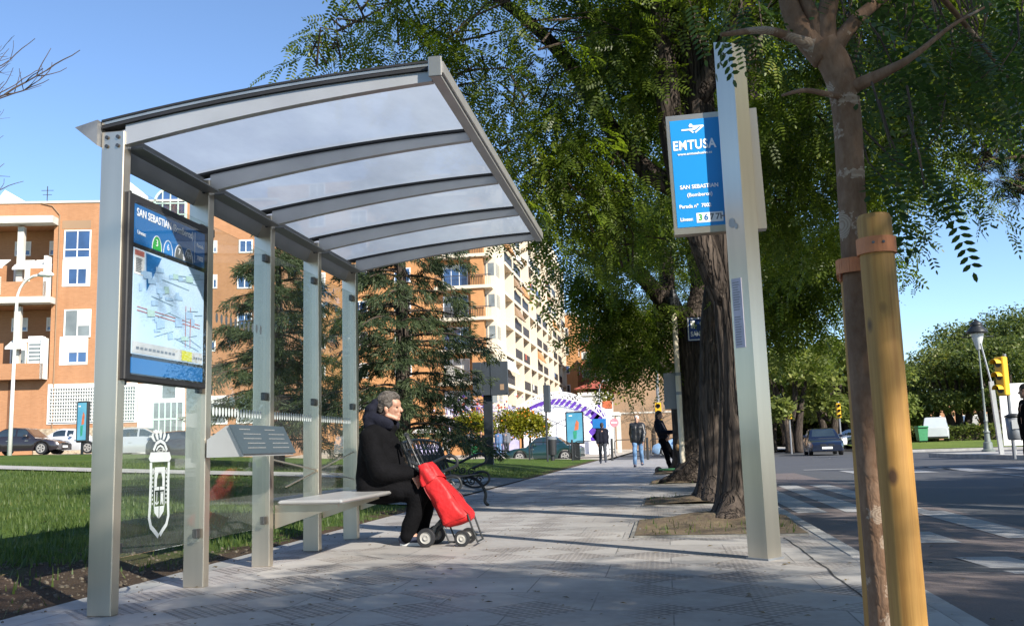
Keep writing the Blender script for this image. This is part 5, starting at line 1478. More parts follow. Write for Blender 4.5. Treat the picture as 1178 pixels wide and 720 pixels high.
def twheel(u, dy, r):
    c = Tp(u, 600, dy); c.z = r
    b = MB(); b.lathe(c, [(r*.62,-.018),(r*.92,-.018),(r,-.010),(r,.010),(r*.92,.018),(r*.62,.018)], 24, 'y', False); w = b.build('wheel', M['black'], t, 'auto')
    b = MB(); b.lathe(c, [(r*.05,-.014),(r*.25,-.020),(r*.30,-.010),(r*.52,-.008),(r*.64,-.014),(r*.64,.014),(r*.3,.010),(r*.05,.014)], 20, 'y'); b.build('rim', M['rim'], w, 'auto')
twheel(495, -.155, .078); twheel(497, .155, .078); twheel(535, -.13, .066); twheel(535, .13, .066)

# ---------------- ordinary pedestrians
def person(loc, face, h, label, coat='greycloth', trousers='darkdenim', hair='darkhair', skin='skin', pose='stand', group=None, coat_len=.46, extra=None, bulk=1.0, vox=.013, arms=None, rng=random.Random(1)):
    """face = world heading in degrees (0 = +x); local x forward, y left"""
    s = h/1.75; rot = Matrix.Rotation(R(face), 4, 'Z')
    def v(x, y, z): return (rot@Vector((x*s, y*s, z*s)))+Vector((0,0,0))
    st = {'stand': (.03,-.03), 'walk': (.24,-.26), 'walk2': (-.20,.22)}[pose if pose in ('stand','walk','walk2') else 'stand']
    J = {}
    lean = .04 if pose != 'lean' else -.0
    J['hipl'], J['hipr'] = v(0,.09,.90), v(0,-.09,.90)
    J['anl'], J['anr'] = v(st[0],.10,.08+(.05 if st[0] < -.1 else 0)), v(st[1],-.10,.08+(.05 if st[1] < -.1 else 0))
    J['knl'], J['knr'] = v(st[0]*.5+.05,.10,.49), v(st[1]*.5+.05,-.10,.49)
    tx_ = 0.0
    if pose == 'lean':
        J['hipl'], J['hipr'] = v(-.05,.09,.88), v(-.05,-.09,.88); J['anl'], J['anr'] = v(.38,.12,.09), v(.16,-.12,.08); J['knl'], J['knr'] = v(.16,.1,.49), v(.07,-.11,.47); tx_ = -.16
    J['shl'], J['shr'] = v(tx_,.172,1.41), v(tx_,-.172,1.41)
    am = arms or {'stand': ((.05,-.02),(.05,-.02)), 'walk': ((-.14,-.20),(.10,.20)), 'walk2': ((.10,.2),(-.14,-.2)), 'lean': ((.10,.42),(.10,.42))}[pose]
    for k, sg, (ex, wx) in (('l',1,am[0]),('r',-1,am[1])):
        hz = 1.12 if pose == 'lean' else .86
        J['el'+k], J['wr'+k] = v(tx_+ex, sg*.235, 1.13), v(tx_+wx+.05, sg*.215 if pose != 'lean' else sg*.10, hz)
    hc = v(tx_+.02, 0, 1.63)
    b = MB()
    def q(x, y, z): return hc+(rot@Vector((x*s, y*s, z*s)))
    b.ball(q(-.005,0,.02), .092*s, .074*s, .098*s, rot=rot.to_3x3()); b.ball(q(.022,0,-.05), .062*s, .056*s, .075*s, rot=rot.to_3x3())
    b.caps(q(.085,0,-.015), q(.102,0,-.045), .010*s, .014*s); b.ball(q(.058,0,-.11), .024*s); b.caps(q(.072,-.018,-.075), q(.072,.018,-.075), .011*s)
    for sg in (-1,1): b.ball(q(-.01,sg*.074,-.03), .018*s, .012*s, .030*s, rot=rot.to_3x3())
    b.caps(q(-.02,0,-.07), v(tx_,0,1.43), .052*s, .06*s)
    b.caps(v(tx_,0,1.32), v(0,0,.98), .125*s, .125*s); b.caps(J['shl'], J['shr'], .06*s); b.caps(J['hipl'], J['hipr'], .10*s)
    for k in 'lr':
        b.caps(J['sh'+k], J['el'+k], .05*s, .04*s); b.caps(J['el'+k], J['wr'+k], .04*s, .028*s)
        d = (J['wr'+k]-J['el'+k]).normalized()
        hand_shapes(b, J['wr'+k], d, rot@Vector((.2, -1 if k == 'l' else 1, 0)), s, .45)
        b.caps(J['hip'+k], J['kn'+k], .085*s, .055*s); b.caps(J['kn'+k], J['an'+k], .055*s, .036*s); b.caps(J['an'+k], J['an'+k]+rot@Vector((.13*s,0,-.04*s)), .036*s, .03*s)
    body = link('person', baked(b, vox*.8, 1, None, 'person', [M[skin]])); body.location = loc
    tag(body, label, 'person', group)
    def add(nm, bb, mt, vx=vox, it=2, disp=(.004,20)): return link(nm, baked(bb, vx, it, disp, nm, [M[mt]]), body, False)
    b = MB(); b.caps(J['hipl'], J['hipr'], .115*s)
    for k in 'lr': b.caps(J['hip'+k], J['kn'+k], .100*s, .075*s); b.caps(J['kn'+k], J['an'+k]+Vector((0,0,.02)), .075*s, .060*s)
    add('trousers', b, trousers)
    b = MB(); bk = bulk
    b.caps(v(tx_,.07,1.30), v(tx_*.2,.07,1.75-.46-coat_len+.09), .135*s*bk, .145*s*bk); b.caps(v(tx_,-.07,1.30), v(tx_*.2,-.07,1.75-.46-coat_len+.09), .135*s*bk, .145*s*bk)
    b.caps(J['shl'], J['shr'], .085*s*bk); b.caps(v(tx_-.02,-.04,1.47), v(tx_-.02,.04,1.47), .065*s)
    for k in 'lr': b.caps(J['sh'+k], J['el'+k], .080*s*bk, .066*s*bk); b.caps(J['el'+k], J['wr'+k]-(J['wr'+k]-J['el'+k]).normalized()*.015, .066*s*bk, .050*s*bk)
    add('coat', b, coat)
    b = MB(); b.ball(q(-.016,0,.036), .100*s, .083*s, .094*s, rot=rot.to_3x3()); b.ball(q(-.05,0,-.02), .066*s, .074*s, .075*s, rot=rot.to_3x3())
    if extra == 'longhair': b.caps(q(-.06,0,-.02), q(-.09,0,-.20), .07*s, .05*s)
    add('hair', b, hair, .010, 2, (.003,50))
    for k in 'lr':
        b = MB(); a = J['an'+k]; f = rot@Vector((1,0,0)); g = Vector((a.x, a.y, max(.045, a.z-.04)))
        b.caps(g-f*.05*s, g+f*.15*s, .045*s, .038*s); add('shoe', b, 'shoe', .011, 1, None)
    return body
def gp(u, v): return G(u, v)
def depth_h(pt, v_head, v_foot):      # height of a figure from its extent in the photograph
    return (v_foot-v_head)*math.hypot(pt.x*.152-pt.y*.979, 0)/F
a = gp(694,533); person(a, 95, 1.72, 'walker in dark jacket and black trousers seen from behind near the railing', 'hoodcloth', 'darkdenim', 'darkhair', pose='walk', coat_len=.42, bulk=1.08)
a = gp(735,537); person(a, -95, 1.76, 'white haired man in black leather jacket and pale blue jeans walking towards us', 'leather', 'denim', 'whitehair', pose='walk2', coat_len=.46, bulk=1.15)
a = gp(767,543); pb_ = person(a, -20, 1.68, 'person in dark top and black track trousers leaning back beside the farthest tree', 'hoodcloth', 'blackcloth', 'darkhair', pose='lean', extra='longhair', coat_len=.34)
grp = None
def fp_(u, v): return onground(u, v, 40)
for (u, v_, y, f, h, c, tr_, hr, lab) in ((541,525,62,-90,1.76,'greycloth','darkdenim','darkhair','walker in grey jacket left of the green trolley on the plaza'), (554,525,62,-80,1.68,'blackcloth','blackcloth','darkhair','walker in long black coat pulling a green trolley on the plaza'), (574,526,61,85,1.70,'bluecloth','denim','darkhair','walker in blue jumper and jeans just right of the dark sign pole'), (583,526,61,85,1.76,'greycloth','darkdenim','greyhair','walker in grey coat, right one of the pair beside the dark sign pole'), (512,526,60,-20,1.65,'palecloth','palecloth','darkhair','passer-by in pale clothes behind the iron bench')):
    p = P(u, v_, y); p.z = gz(p.x, p.y); person(p, f, h, lab, c, tr_, hr, pose='walk' if u in (541,512) else 'stand', coat_len=.8 if u == 554 else .45, vox=.018)
    if u == 554: gcart = p+Vector((-.45,-.1,0))
# green trolley on the plaza
t = thing('shopping_trolley', gcart, 'small green shopping trolley pulled by the walker in black on the plaza', 'shopping trolley')
b = MB(); b.rbox(-.2,-.15,.12,.2,.15,.72,.04); b.build('bag', mat('green_canvas', (.03,.30,.10), .7), t, False, False)
b = MB(); b.tube([(.2,-.1,.1),(.24,-.1,.95),(.24,.1,.95),(.2,.1,.1)], .012, 6); b.build('handle_frame', M['blackmetal'], t, False, False)
for s in (-1,1):
    b = MB(); b.lathe((.12, s*.16, .09), [(.02,-.015),(.09,-.015),(.09,.015),(.02,.015)], 14, 'y'); b.build('wheel', M['black'], t, False, False)
# person cut by the right edge
a = G(1183,549,ROADZ+.0); a = P(1190,545,17.0); a.z = ROADZ
M_pr = person(a, 178, 1.70, 'person in black clothes stepping onto the crossing at the right edge', 'blackcloth', 'blackcloth', 'darkhair', pose='stand', coat_len=.5)
# white stripe on the track trousers
# ---------------- green frame and small orange dog-like bag beside the tree (kick scooter)
a = gp(783,545)
t = thing('kick_scooter', a, 'green and grey kick scooter leaning on the tree trunk beside the person in dark top', 'scooter')
M['greenpaint'] = mat('green_paint', (.03,.12,.05), .5, 0, .1, 8)
b = MB(); b.rbox(-.55,-.07,.10,.15,.07,.15,.01); b.build('deck', M['greenpaint'], t, False, False)
b = MB(); b.tube([(.18,0,.12),(.05,0,1.05)], .022, 8); b.tube([(.05,-.22,1.05),(.05,.22,1.05)], .016, 8); b.build('handlebar', M['palecloth'], t, False, False)
for x in (-.55,.22):
    b = MB(); b.lathe((x,0,.10), [(.03,-.02),(.10,-.02),(.10,.02),(.03,.02)], 16, 'y'); b.build('wheel', M['black'], t, False, False)
b = MB(); b.ball((.08,0,.78),.13,.11,.16); b.ball((.0,0,.68),.10,.10,.10); 
o = b.build('bag', mat('tan_bag', (.35,.20,.08), .8, 0, .3, 10), t, True, False)

# ---------------- cast iron bench
bx0, bx1, by0, by1 = -3.12, -2.58, 11.45, 13.35
t = thing('park_bench', (-2.85, 12.4, 0), 'black wrought iron bench with scrolled arm ends and curled openwork back', 'bench')
def scroll(c, r0, r1, a0, a1, n=14):    # spiral in the x-z plane
    return [Vector((c[0]+(r0+(r1-r0)*k/n)*math.cos(a0+(a1-a0)*k/n), c[1], c[2]+(r0+(r1-r0)*k/n)*math.sin(a0+(a1-a0)*k/n))) for k in range(n+1)]
for yy in (by0, by1):
    b = MB()
    b.tube(curve([(bx0+.02,yy,.02),(bx0+.07,yy,.20),(bx0+.10,yy,.40),(bx0+.04,yy,.62),(bx0-.06,yy,.88)]), .021, 8)
    b.tube(curve([(bx1+.10,yy,.0),(bx1+.05,yy,.06),(bx1+.06,yy,.18),(bx1-.02,yy,.32),(bx1-.16,yy,.40),(bx0+.10,yy,.40)]), .022, 8)
    b.tube(curve([(bx0+.02,yy,.66),(bx0+.20,yy,.60),(bx0+.36,yy,.66),(bx1-.02,yy,.72),(bx1+.07,yy,.68),(bx1+.07,yy,.60),(bx1-.02,yy,.56),(bx1-.12,yy,.52)]), .019, 8)
    b.tube(curve([(bx1-.16,yy,.41),(bx1-.02,yy,.47),(bx1+.09,yy,.45),(bx1+.12,yy,.36),(bx1+.04,yy,.28),(bx1-.12,yy,.26),(bx1-.26,yy,.32),(bx1-.30,yy,.40)]), .016, 8)
    for (cx_, cz_, r_, a) in ((bx1-.13,.47,.06,.5),(bx1-.26,.50,.055,2.5),(bx1-.02,.37,.055,0),(bx1-.13,.34,.05,3),(bx1-.22,.36,.045,1),(bx1-.36,.52,.05,0)):
        b.tube(scroll((cx_,yy,cz_), r_, .012, a, a+8.5, 18), .0105, 6)
    b.build('side_frame', M['blackmetal'], t, 'auto')
b = MB()
for k in range(8):
    x = bx0+.10+(bx1-bx0-.14)*k/7; b.bar((x,by0,.425+.02*abs(k-4)/4),(x,by1,.425+.02*abs(k-4)/4),.035,.012)
b.build('seat', M['blackmetal'], t)
b = MB()
def bk(s, w): return Vector((bx0+.06-.13*w, by0+(by1-by0)*s, .47+.42*w))
top = [bk(k/16., 1+.10*math.sin(math.pi*k/16)) for k in range(17)]
b.tube(top, .018, 8); b.tube([bk(0,.05), bk(1,.05)], .014, 8); b.tube([bk(0,.8), bk(1,.8)], .010, 6)
for k in range(9):
    s = (k+.5)/9
    n = 14; b.tube([bk(s+.048*math.cos(6.283*j/n), .42+.36*math.sin(6.283*j/n)) for j in range(n+1)], .009, 6, False)
    b.tube([bk(s+.024*math.cos(6.283*j/n), .42+.20*math.sin(6.283*j/n)) for j in range(n+1)], .008, 6, False)
    b.tube([bk(s, .05), bk(s, 1.0+.08*math.sin(math.pi*s))], .007, 6)
for k in range(20): b.tube([bk(k/19., .8), bk(k/19., 1+.1*math.sin(math.pi*k/19.))], .007, 6)
b.build('backrest', M['blackmetal'], t, 'auto')
# ------------------------------------------------------------------ building materials
def brick_mat(name, c1, c2, mortar, s=1.0):
    m, nt, out = nodes(name)
    b = nt.nodes.new('ShaderNodeBsdfPrincipled'); nt.links.new(b.outputs[0], out.inputs[0])
    o = nt.nodes.new('ShaderNodeTexCoord').outputs['Object']
    sp = nt.nodes.new('ShaderNodeSeparateXYZ'); nt.links.new(o, sp.inputs[0])
    cb = nt.nodes.new('ShaderNodeCombineXYZ'); nt.links.new(math_(nt, 'ADD', sp.outputs[0], sp.outputs[1]), cb.inputs[0]); nt.links.new(sp.outputs[2], cb.inputs[1])
    br = nt.nodes.new('ShaderNodeTexBrick'); br.inputs['Scale'].default_value = 1*s; br.inputs['Brick Width'].default_value = .26; br.inputs['Row Height'].default_value = .07; br.inputs['Mortar Size'].default_value = .006
    br.inputs['Color1'].default_value = rgba(c1); br.inputs['Color2'].default_value = rgba(c2); br.inputs['Mortar'].default_value = rgba(mortar)
    nt.links.new(cb.outputs[0], br.inputs['Vector'])
    n = noise(nt, o, .35, 7, .62); c = mixc(nt, maprange(nt, n, .35, .72, 0, .4), br.outputs['Color'], [x*.68 for x in c1])
    mp = nt.nodes.new('ShaderNodeMapping'); mp.inputs['Scale'].default_value = (1.4,1.4,.12); nt.links.new(o, mp.inputs[0])
    c = mixc(nt, maprange(nt, noise(nt, mp.outputs[0], 1.2, 6, .6), .5, .75, 0, .3), c, [x*.6 for x in c1])
    nt.links.new(c, b.inputs['Base Color']); b.inputs['Roughness'].default_value = .85
    return m
M['brick'] = brick_mat('orange_brick', (.36,.165,.072), (.42,.20,.092), (.36,.23,.14))
M['brick2'] = brick_mat('warm_render_brick', (.44,.205,.075), (.48,.235,.09), (.43,.24,.11))
M['brick3'] = brick_mat('far_brick', (.40,.20,.095), (.44,.23,.12), (.40,.25,.15))
M['cream'] = mat('cream_render', (.60,.53,.41), .8, 0, .07, .5, .05, 20)
M['tan'] = mat('tan_render', (.27,.175,.105), .85, 0, .1, .15)
M['offwhite'] = mat('stained_concrete', (.52,.50,.45), .8, 0, .14, 1.2)
M['shutter'] = mat('white_shutter', (.68,.67,.63), .6, 0, .06, 3)
M['rail'] = mat('dark_rail', (.05,.05,.055), .5, .3, .2, 5)
M['paneblue'] = mat('window_pane_blue', (.03,.07,.17), .07, 0, .4, .7, spec=1, coat=.6)
M['curtain'] = mat('pane_with_blind', (.16,.18,.18), .2, 0, .3, .8, spec=.8)
M['recess'] = mat('shade_dark_brick', (.15,.065,.03), .9, 0, .15, 2)  # brick colour darkened to stand for the shade inside the loggias
M['curtain2'] = mat('pane_dark_room', (.05,.055,.06), .12, 0, .4, .8, spec=.9, coat=.5); M['curtain3'] = mat('pane_pale_curtain', (.36,.35,.32), .35, 0, .15, 1.5)
PR = random.Random(9)
def pane_(): return M[PR.choice(('curtain','curtain2','curtain2','curtain3','paneblue'))]
M['awning'] = mat('awning_cloth', (.70,.70,.66), .7, 0, .06, 3)
M['redroof'] = mat('red_tiles', (.32,.07,.04), .8, 0, .2, 6)
M['lilac'] = mat('lilac_panel', (.38,.36,.55), .7, 0, .2, 2)
M['purple'] = mat('purple_cloth', (.085,.025,.30), .7, 0, .2, 3)
M['whitecloth'] = mat('white_canvas', (.75,.75,.78), .8, 0, .05, 1)
M['green'] = mat('green_plastic', (.06,.26,.12), .5, 0, .12, 5)
M['yellow'] = mat('yellow_signal_paint', (.62,.36,.012), .45, 0, .06, 6)
M['stonewall'] = mat('rubble_stone', (.20,.15,.10), .9, 0, .6, 7, .8, 9, col2=(.46,.38,.27))

# ------------------------------------------------------------------ apartment block at the left
ax_ = Vector((.978,.208,0)).normalized(); an_ = Vector((ax_.y, -ax_.x, 0))     # along the facade / outward (towards the viewer)
F0 = P(60, 500, 55.0); F0.z = gz(F0.x, F0.y)
def fa(u, v, d=0.0):
    """point of the facade plane seen at a photograph pixel, in (along, up)"""
    p = PP(u, v, F0, an_); return ((p-F0).dot(ax_), p.z)
def fw(s, z, d=0.0): return F0+ax_*s+an_*d+Vector((0,0,z-F0.z))
def fbox(b, s0, z0, s1, z1, d0, d1):
    lo, hi = min(d0,d1), max(d0,d1)
    b.hexa([fw(s0,z0,hi),fw(s1,z0,hi),fw(s1,z0,lo),fw(s0,z0,lo),fw(s0,z1,hi),fw(s1,z1,hi),fw(s1,z1,lo),fw(s0,z1,lo)])
A = thing('apartment_block', fw(0, F0.z-.3, -3), 'orange brick apartment block with white framed windows and deep balconies behind the left lawn', 'building')
sL, _ = fa(-70, 400); sR, _ = fa(318, 400); zT = fa(60, 234)[1]; zB = F0.z-.5
recL, recR = fa(-62, 300)[0], fa(61, 300)[0]
rows = [(258, 345), (352, 440)]                # balcony recesses: top soffit and slab top pixels
def fz(v, u=40): return fa(u, v)[1]
W1 = MB(); D = 3.0
# front wall as a set of butted slabs round the recesses
s61 = recR; zr = [(fz(345), fz(259)), (fz(436), fz(352))]
fbox(W1, s61, zB, sR, zT, 0, -D)
fbox(W1, sL, zr[0][1], s61, zT, 0, -D)
fbox(W1, sL, zr[1][1], s61, zr[0][0], 0, -D)
fbox(W1, sL, zB, s61, zr[1][0], 0, -D)
fbox(W1, sL, zB, sR, zT-.3, -D-.002, -14)
W1.build('wall', M['brick'], A)
W1 = MB()
for z0, z1 in zr: fbox(W1, sL+.01, z0+.005, s61-.01, z1-.005, -1.75, -D+.005)
W1.build('recess_wall', M['brick'], A)
W1 = MB(); fbox(W1, sL-.1, zT, sR+.1, zT+.14, .06, -14.1); W1.build('roof', M['offwhite'], A)
W1 = MB()
fbox(W1, fa(52,250)[0]-.0, zT+.14, fa(52,250)[0]+.6, zT+1.0, -3, -4) if False else None
W1.prism([fw(fa(-30,235)[0], zT+.14, -2), fw(fa(18,235)[0], zT+.14, -2), fw(fa(5,235)[0], zT+.9, -2), fw(fa(-12,230)[0], zT+1.5, -2)], an_*-4); W1.build('roof_gable', M['white'], A)
W1 = MB(); W1.prism([fw(fa(92,235)[0], zT+.14, -2), fw(fa(135,235)[0], zT+.14, -2), fw(fa(135,235)[0], zT+2.0, -2), fw(fa(110,235)[0], zT+1.2, -2)], an_*-4)
W1.build('roof_gable', M['white'], A)
# balcony slabs, parapets, column, awnings, windows in the recesses
b0, b1 = fa(-62,250)[0], fa(64,250)[0]
for k, (vt, vb) in enumerate(((252,260),(343.5,350.5))):
    W1 = MB(); fbox(W1, b0, fz(vb), b1+.2, fz(vt), .9, -.002+.002); W1.build('balcony_slab', M['offwhite'], A)
for k, (vt, vb) in enumerate(((326,343),(419,437))):
    W1 = MB(); fbox(W1, b0, fz(vb), fa(60,300)[0], fz(vt), .75, .003); W1.build('balcony_parapet', M['brick'], A)
    W1 = MB(); fbox(W1, fa(22,300)[0], fz(343 if k == 0 else 437)+.0, fa(29,300)[0], fz(262 if k == 0 else 353), .35, .004); W1.build('column', M['offwhite'], A)
    W1 = MB(); fbox(W1, fa(56.5,300)[0], fz(vb), fa(60.5,300)[0], fz(vt-29), .75, .10); W1.build('balcony_side', M['shutter'], A)
def win(s0, z0, s1, z1, d=.0, parent=None, pane='paneblue', fr=.08, mull=1, frame='white', bars=0, name='window', sash=None):
    b = MB(); dd = d+.05
    fbox(b, s0, z0, s0+fr, z1, dd, d+.002); fbox(b, s1-fr, z0, s1, z1, dd, d+.002); fbox(b, s0+fr, z0, s1-fr, z0+fr, dd, d+.002); fbox(b, s0+fr, z1-fr, s1-fr, z1, dd, d+.002)
    for k in range(mull):
        sm = s0+(s1-s0)*(k+1)/(mull+1); fbox(b, sm-fr*.35, z0+fr, sm+fr*.35, z1-fr, dd-.004, d+.002)
    w = b.build(name, M[frame], parent or A)
    b = MB(); fbox(b, s0+fr, z0+fr, s1-fr, z1-fr, d+.012, d+.003); b.build('pane', M[pane], w)
    if PR.random() < .55:
        hh_ = (z1-z0-2*fr)*PR.choice((.2,.35,.6)); sa = s0+fr if PR.random() < .6 else (s0+s1)/2+.03
        b = MB(); fbox(b, sa, z1-fr-hh_, s1-fr, z1-fr, d+.03, d+.013); b.build('blind', M['shutter'], w)
    return w
def pw(u0, v1, u1, v0, **k):
    s0 = fa(u0, (v0+v1)/2)[0]; s1 = fa(u1, (v0+v1)/2)[0]; win(s0, fz(v1,(u0+u1)/2), s1, fz(v0,(u0+u1)/2), **k)
for (v0, v1, w0, w1) in ((271,288,298,328),(361,377,388,419)):
    for (u0, u1) in ((2,22),(43,61)):
        s0, s1 = fa(u0,300)[0], fa(u1,300)[0]
        w = win(s0, fz(v1), s1-.05, fz(v0), d=-1.74, parent=A, mull=1)
        b = MB(); fbox(b, s0+.08, fz(v0)-.62, s1-.13, fz(v0)-.08, -1.70, -1.735); b.build('blind', M['shutter'], w)
        if not (v0 > 300 and u0 > 40): win(s0, fz(w1), s1-.05, fz(w0), d=-1.74, parent=A, mull=1, pane='curtain')
for k, (u0, u1, v0, v1) in enumerate(((-12,10,298,308),(21,38,299,310),(40,57,299,309),(17,36,390,400))):
    b = MB(); s0, s1 = fa(u0,300)[0], fa(u1,300)[0]
    b.hexa([fw(s0,fz(v1)-.05,.75),fw(s1,fz(v1)-.05,.75),fw(s1,fz(v0),-.3),fw(s0,fz(v0),-.3),fw(s0,fz(v1),.80),fw(s1,fz(v1),.80),fw(s1,fz(v0)+.05,-.3),fw(s0,fz(v0)+.05,-.3)])
    b.prism([fw(s0,fz(v1)-.14,.78), fw(s1,fz(v1)-.14,.78), fw(s1,fz(v1)-.03,.78), fw(s0,fz(v1)-.03,.78)], an_*.03)
    b.build('awning', M['awning'], A)
b = MB(); fbox(b, fa(37,400)[0], fz(420), fa(53,400)[0], fz(388), .60, .10); w = b.build('balcony_enclosure', M['white'], A)
b = MB()
for k in range(5): fbox(b, fa(38.5,400)[0], fz(416)+.24*k, fa(51.5,400)[0], fz(416)+.12+.24*k, .63, .605)
b.build('louvre', M['curtain'], w)
b = MB()
for k in range(9): fbox(b, fa(-8,300)[0], fz(340)+.13*k, fa(9,300)[0], fz(340)+.06+.13*k, .78, .752)
b.build('railing', M['shutter'], A)
# paired tall windows with white surrounds
for (v0, v1, w0, w1) in ((265,297.5,304,328),(356,388,404,418)):
    b = MB(); fbox(b, fa(72.5,300)[0], fz(w1+1.5,88), fa(104.5,300)[0], fz(v1-1,88), .03, .002); b.build('white_surround', M['white'], A)
    pw(74, v1, 105, v0, mull=1, d=.03, pane='paneblue' if v0 < 300 else 'curtain')
    pw(78, w1, 101, w0, mull=1, d=.034)
    if v0 < 300:
        b = MB(); fbox(b, fa(75.5,280)[0], fz(289), fa(104,280)[0], fz(287.7), .085, .082); b.build('transom', M['white'], A)
        b = MB(); fbox(b, fa(72,250)[0], fz(264), fa(105,250)[0], fz(254.5), .012, .002); b.build('grey_panel', M['tan'], A)
# thin drain pipe and cable
b = MB(); s = fa(67.5,300)[0]; b.tube([fw(s,zB,.06), fw(s,zT-.8,.06)], .04, 6); b.tube([fw(s,zT-.8,.06), fw(s-.5,zT-.2,.06), fw(s-1.2,zT,.06)], .03, 6); b.build('drainpipe', M['tan'], A)
b = MB(); s = fa(31,225)[0]; b.tube([fw(s,zT+.1,-3), fw(s,zT+2.0,-3)], .03, 5); b.tube([fw(s-.4,zT+1.7,-3), fw(s+.4,zT+1.7,-3)], .02, 5); b.tube([fw(s-.3,zT+1.4,-3), fw(s+.3,zT+1.4,-3)], .02, 5); b.build('antenna', M['rail'], A)
# arched glazed dormer on the roof
u0, u1 = 178, 214; s0, s1 = fa(u0,240)[0], fa(u1,240)[0]; zb_, zt_ = fz(260,196), fz(217,196); r_ = (s1-s0)/2; zc = zt_-r_
arch = [(s0,zb_),(s1,zb_)]+[(s0+r_+r_*math.cos(math.pi*k/16), zc+r_*math.sin(math.pi*k/16)) for k in range(17)]
b = MB(); b.prism([fw(s, z, .0) for s, z in arch], an_*-3); dm = b.build('glazed_dormer', M['paneblue'], A)
b = MB()
for (p_, q_) in list(zip(arch[2:-1], arch[3:]))+[(arch[0],arch[-1]),(arch[1],arch[2]),(arch[0],arch[1])]: b.bar(fw(*p_,.03), fw(*q_,.03), .16, .06, an_)
for k in range(1,4): b.bar(fw(s0+(s1-s0)*k/4, zb_, .03), fw(s0+(s1-s0)*k/4, zc+r_*math.sin(math.acos(max(-1,min(1,(k/4-.5)*2)))), .03), .07, .05, an_)
b.bar(fw(s0, zc, .03), fw(s1, zc, .03), .07, .05, an_); b.bar(fw(s0,(zb_+zc)/2,.03), fw(s1,(zb_+zc)/2,.03), .07, .05, an_)
M['greenframe'] = mat('pale_green_frame', (.45,.56,.50), .5, 0, .05, 3)
b.build('dormer_frame', M['greenframe'], dm)
# windows further along (seen through the shelter glass)
for (u0, v0, u1, v1) in ((245,277,250,291),(278,276,291,291),(244,316,250,332),(276,316,290,332),(276,360,290,375),(240,392,248,404),(300,352,308,368)): pw(u0-3, v1, u1, v0, mull=1, d=.0)
# ground floor : barred shop window, white entrance, stone plinth
def rowbars(b, u0, v0, u1, v1, nu, nv, d0, d1, th=.045):
    s0, s1 = fa(u0,460)[0], fa(u1,460)[0]; z0, z1 = fz(v1,100), fz(v0,100)
    for k in range(nu+1): s = s0+(s1-s0)*k/nu; fbox(b, s-th/2, z0, s+th/2, z1, d0, d1)
    for k in range(nv+1): z = z0+(z1-z0)*k/nv; fbox(b, s0, z-th/2, s1, z+th/2, d0+.03, d1+.03)
b = MB(); fbox(b, fa(55,460)[0], fz(487,100), fa(158,460)[0], fz(441,100), .05, .002); sw = b.build('shop_front', M['white'], A)
b = MB(); fbox(b, fa(58,460)[0], fz(484.5,100), fa(156,460)[0], fz(446,100), .065, .052); b.build('pane', M['curtain'], sw)
b = MB(); rowbars(b, 58, 446, 156, 484.5, 34, 10, .12, .08); b.build('grille', M['shutter'], sw)
b = MB(); fbox(b, fa(159,460)[0], zB, fa(213,460)[0], fz(441,180), .06, .002); en_ = b.build('white_entrance', M['white'], A)
b = MB(); fbox(b, fa(177,460)[0], zB+.1, fa(211,460)[0], fz(463,190), .075, .062); b.build('pane', M['curtain'], en_)
b = MB()
for k in range(6): s = fa(177,460)[0]+(fa(211,460)[0]-fa(177,460)[0])*k/5; fbox(b, s-.04, zB+.1, s+.04, fz(463,190), .10, .077)
fbox(b, fa(177,460)[0], fz(483,190), fa(211,460)[0], fz(481,190), .12, .102); b.build('door_frame', M['greenframe'], en_)
b = MB(); fbox(b, fa(187,460)[0], fz(458,190), fa(202,460)[0], fz(443,190), .075, .062); b.build('upper_pane', M['curtain'], en_)
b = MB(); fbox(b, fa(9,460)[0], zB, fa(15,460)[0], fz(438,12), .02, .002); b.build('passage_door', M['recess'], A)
b = MB(); fbox(b, fa(40,500)[0], zB, fa(158,500)[0], fz(492,100), .16, .002); b.build('stone_plinth', M['stonewall'], A)
for (u0,u1) in ((232,262),(272,300)):
    b = MB(); fbox(b, fa(u0,470)[0], fz(488,250), fa(u1,470)[0], fz(455,250), .06, .002); w = b.build('shop_front', M['shutter'], A)
    b = MB(); fbox(b, fa(u0+3,470)[0], fz(486,250), fa(u1-3,470)[0], fz(464,250), .075, .062); b.build('pane', M['curtain'], w)

# ------------------------------------------------------------------ corner apartment building behind the cedar, front and street side
cx, cy = P(567, 400, 86).x, 86.0
Hb = 27.5; zb0 = .2; st_h = 2.95; L_side = 60.0; W_front = 22.0
Bd = thing('apartment_tower', (cx, cy, zb0), 'tall corner apartment building with orange front and sunlit cream side full of balconies', 'building')
b = MB(); b.box(cx-W_front, cy, zb0-.5, cx-1.8, cy+14, zb0+Hb-1); b.build('front_wall', M['brick2'], Bd)
b = MB(); b.box(cx-1.798, cy+2.2, zb0-.5, cx-.02, cy+L_side, zb0+Hb); b.build('side_wall', M['cream'], Bd)
b = MB(); b.box(cx-12, cy+14.01, zb0-.5, cx-1.8, cy+L_side, zb0+Hb+.01); b.build('rear_wall', M['cream'], Bd)
b = MB(); b.box(cx-1.79, cy+30, zb0+Hb, cx-.02, cy+L_side, zb0+Hb+2.4); b.build('attic', M['cream'], Bd)
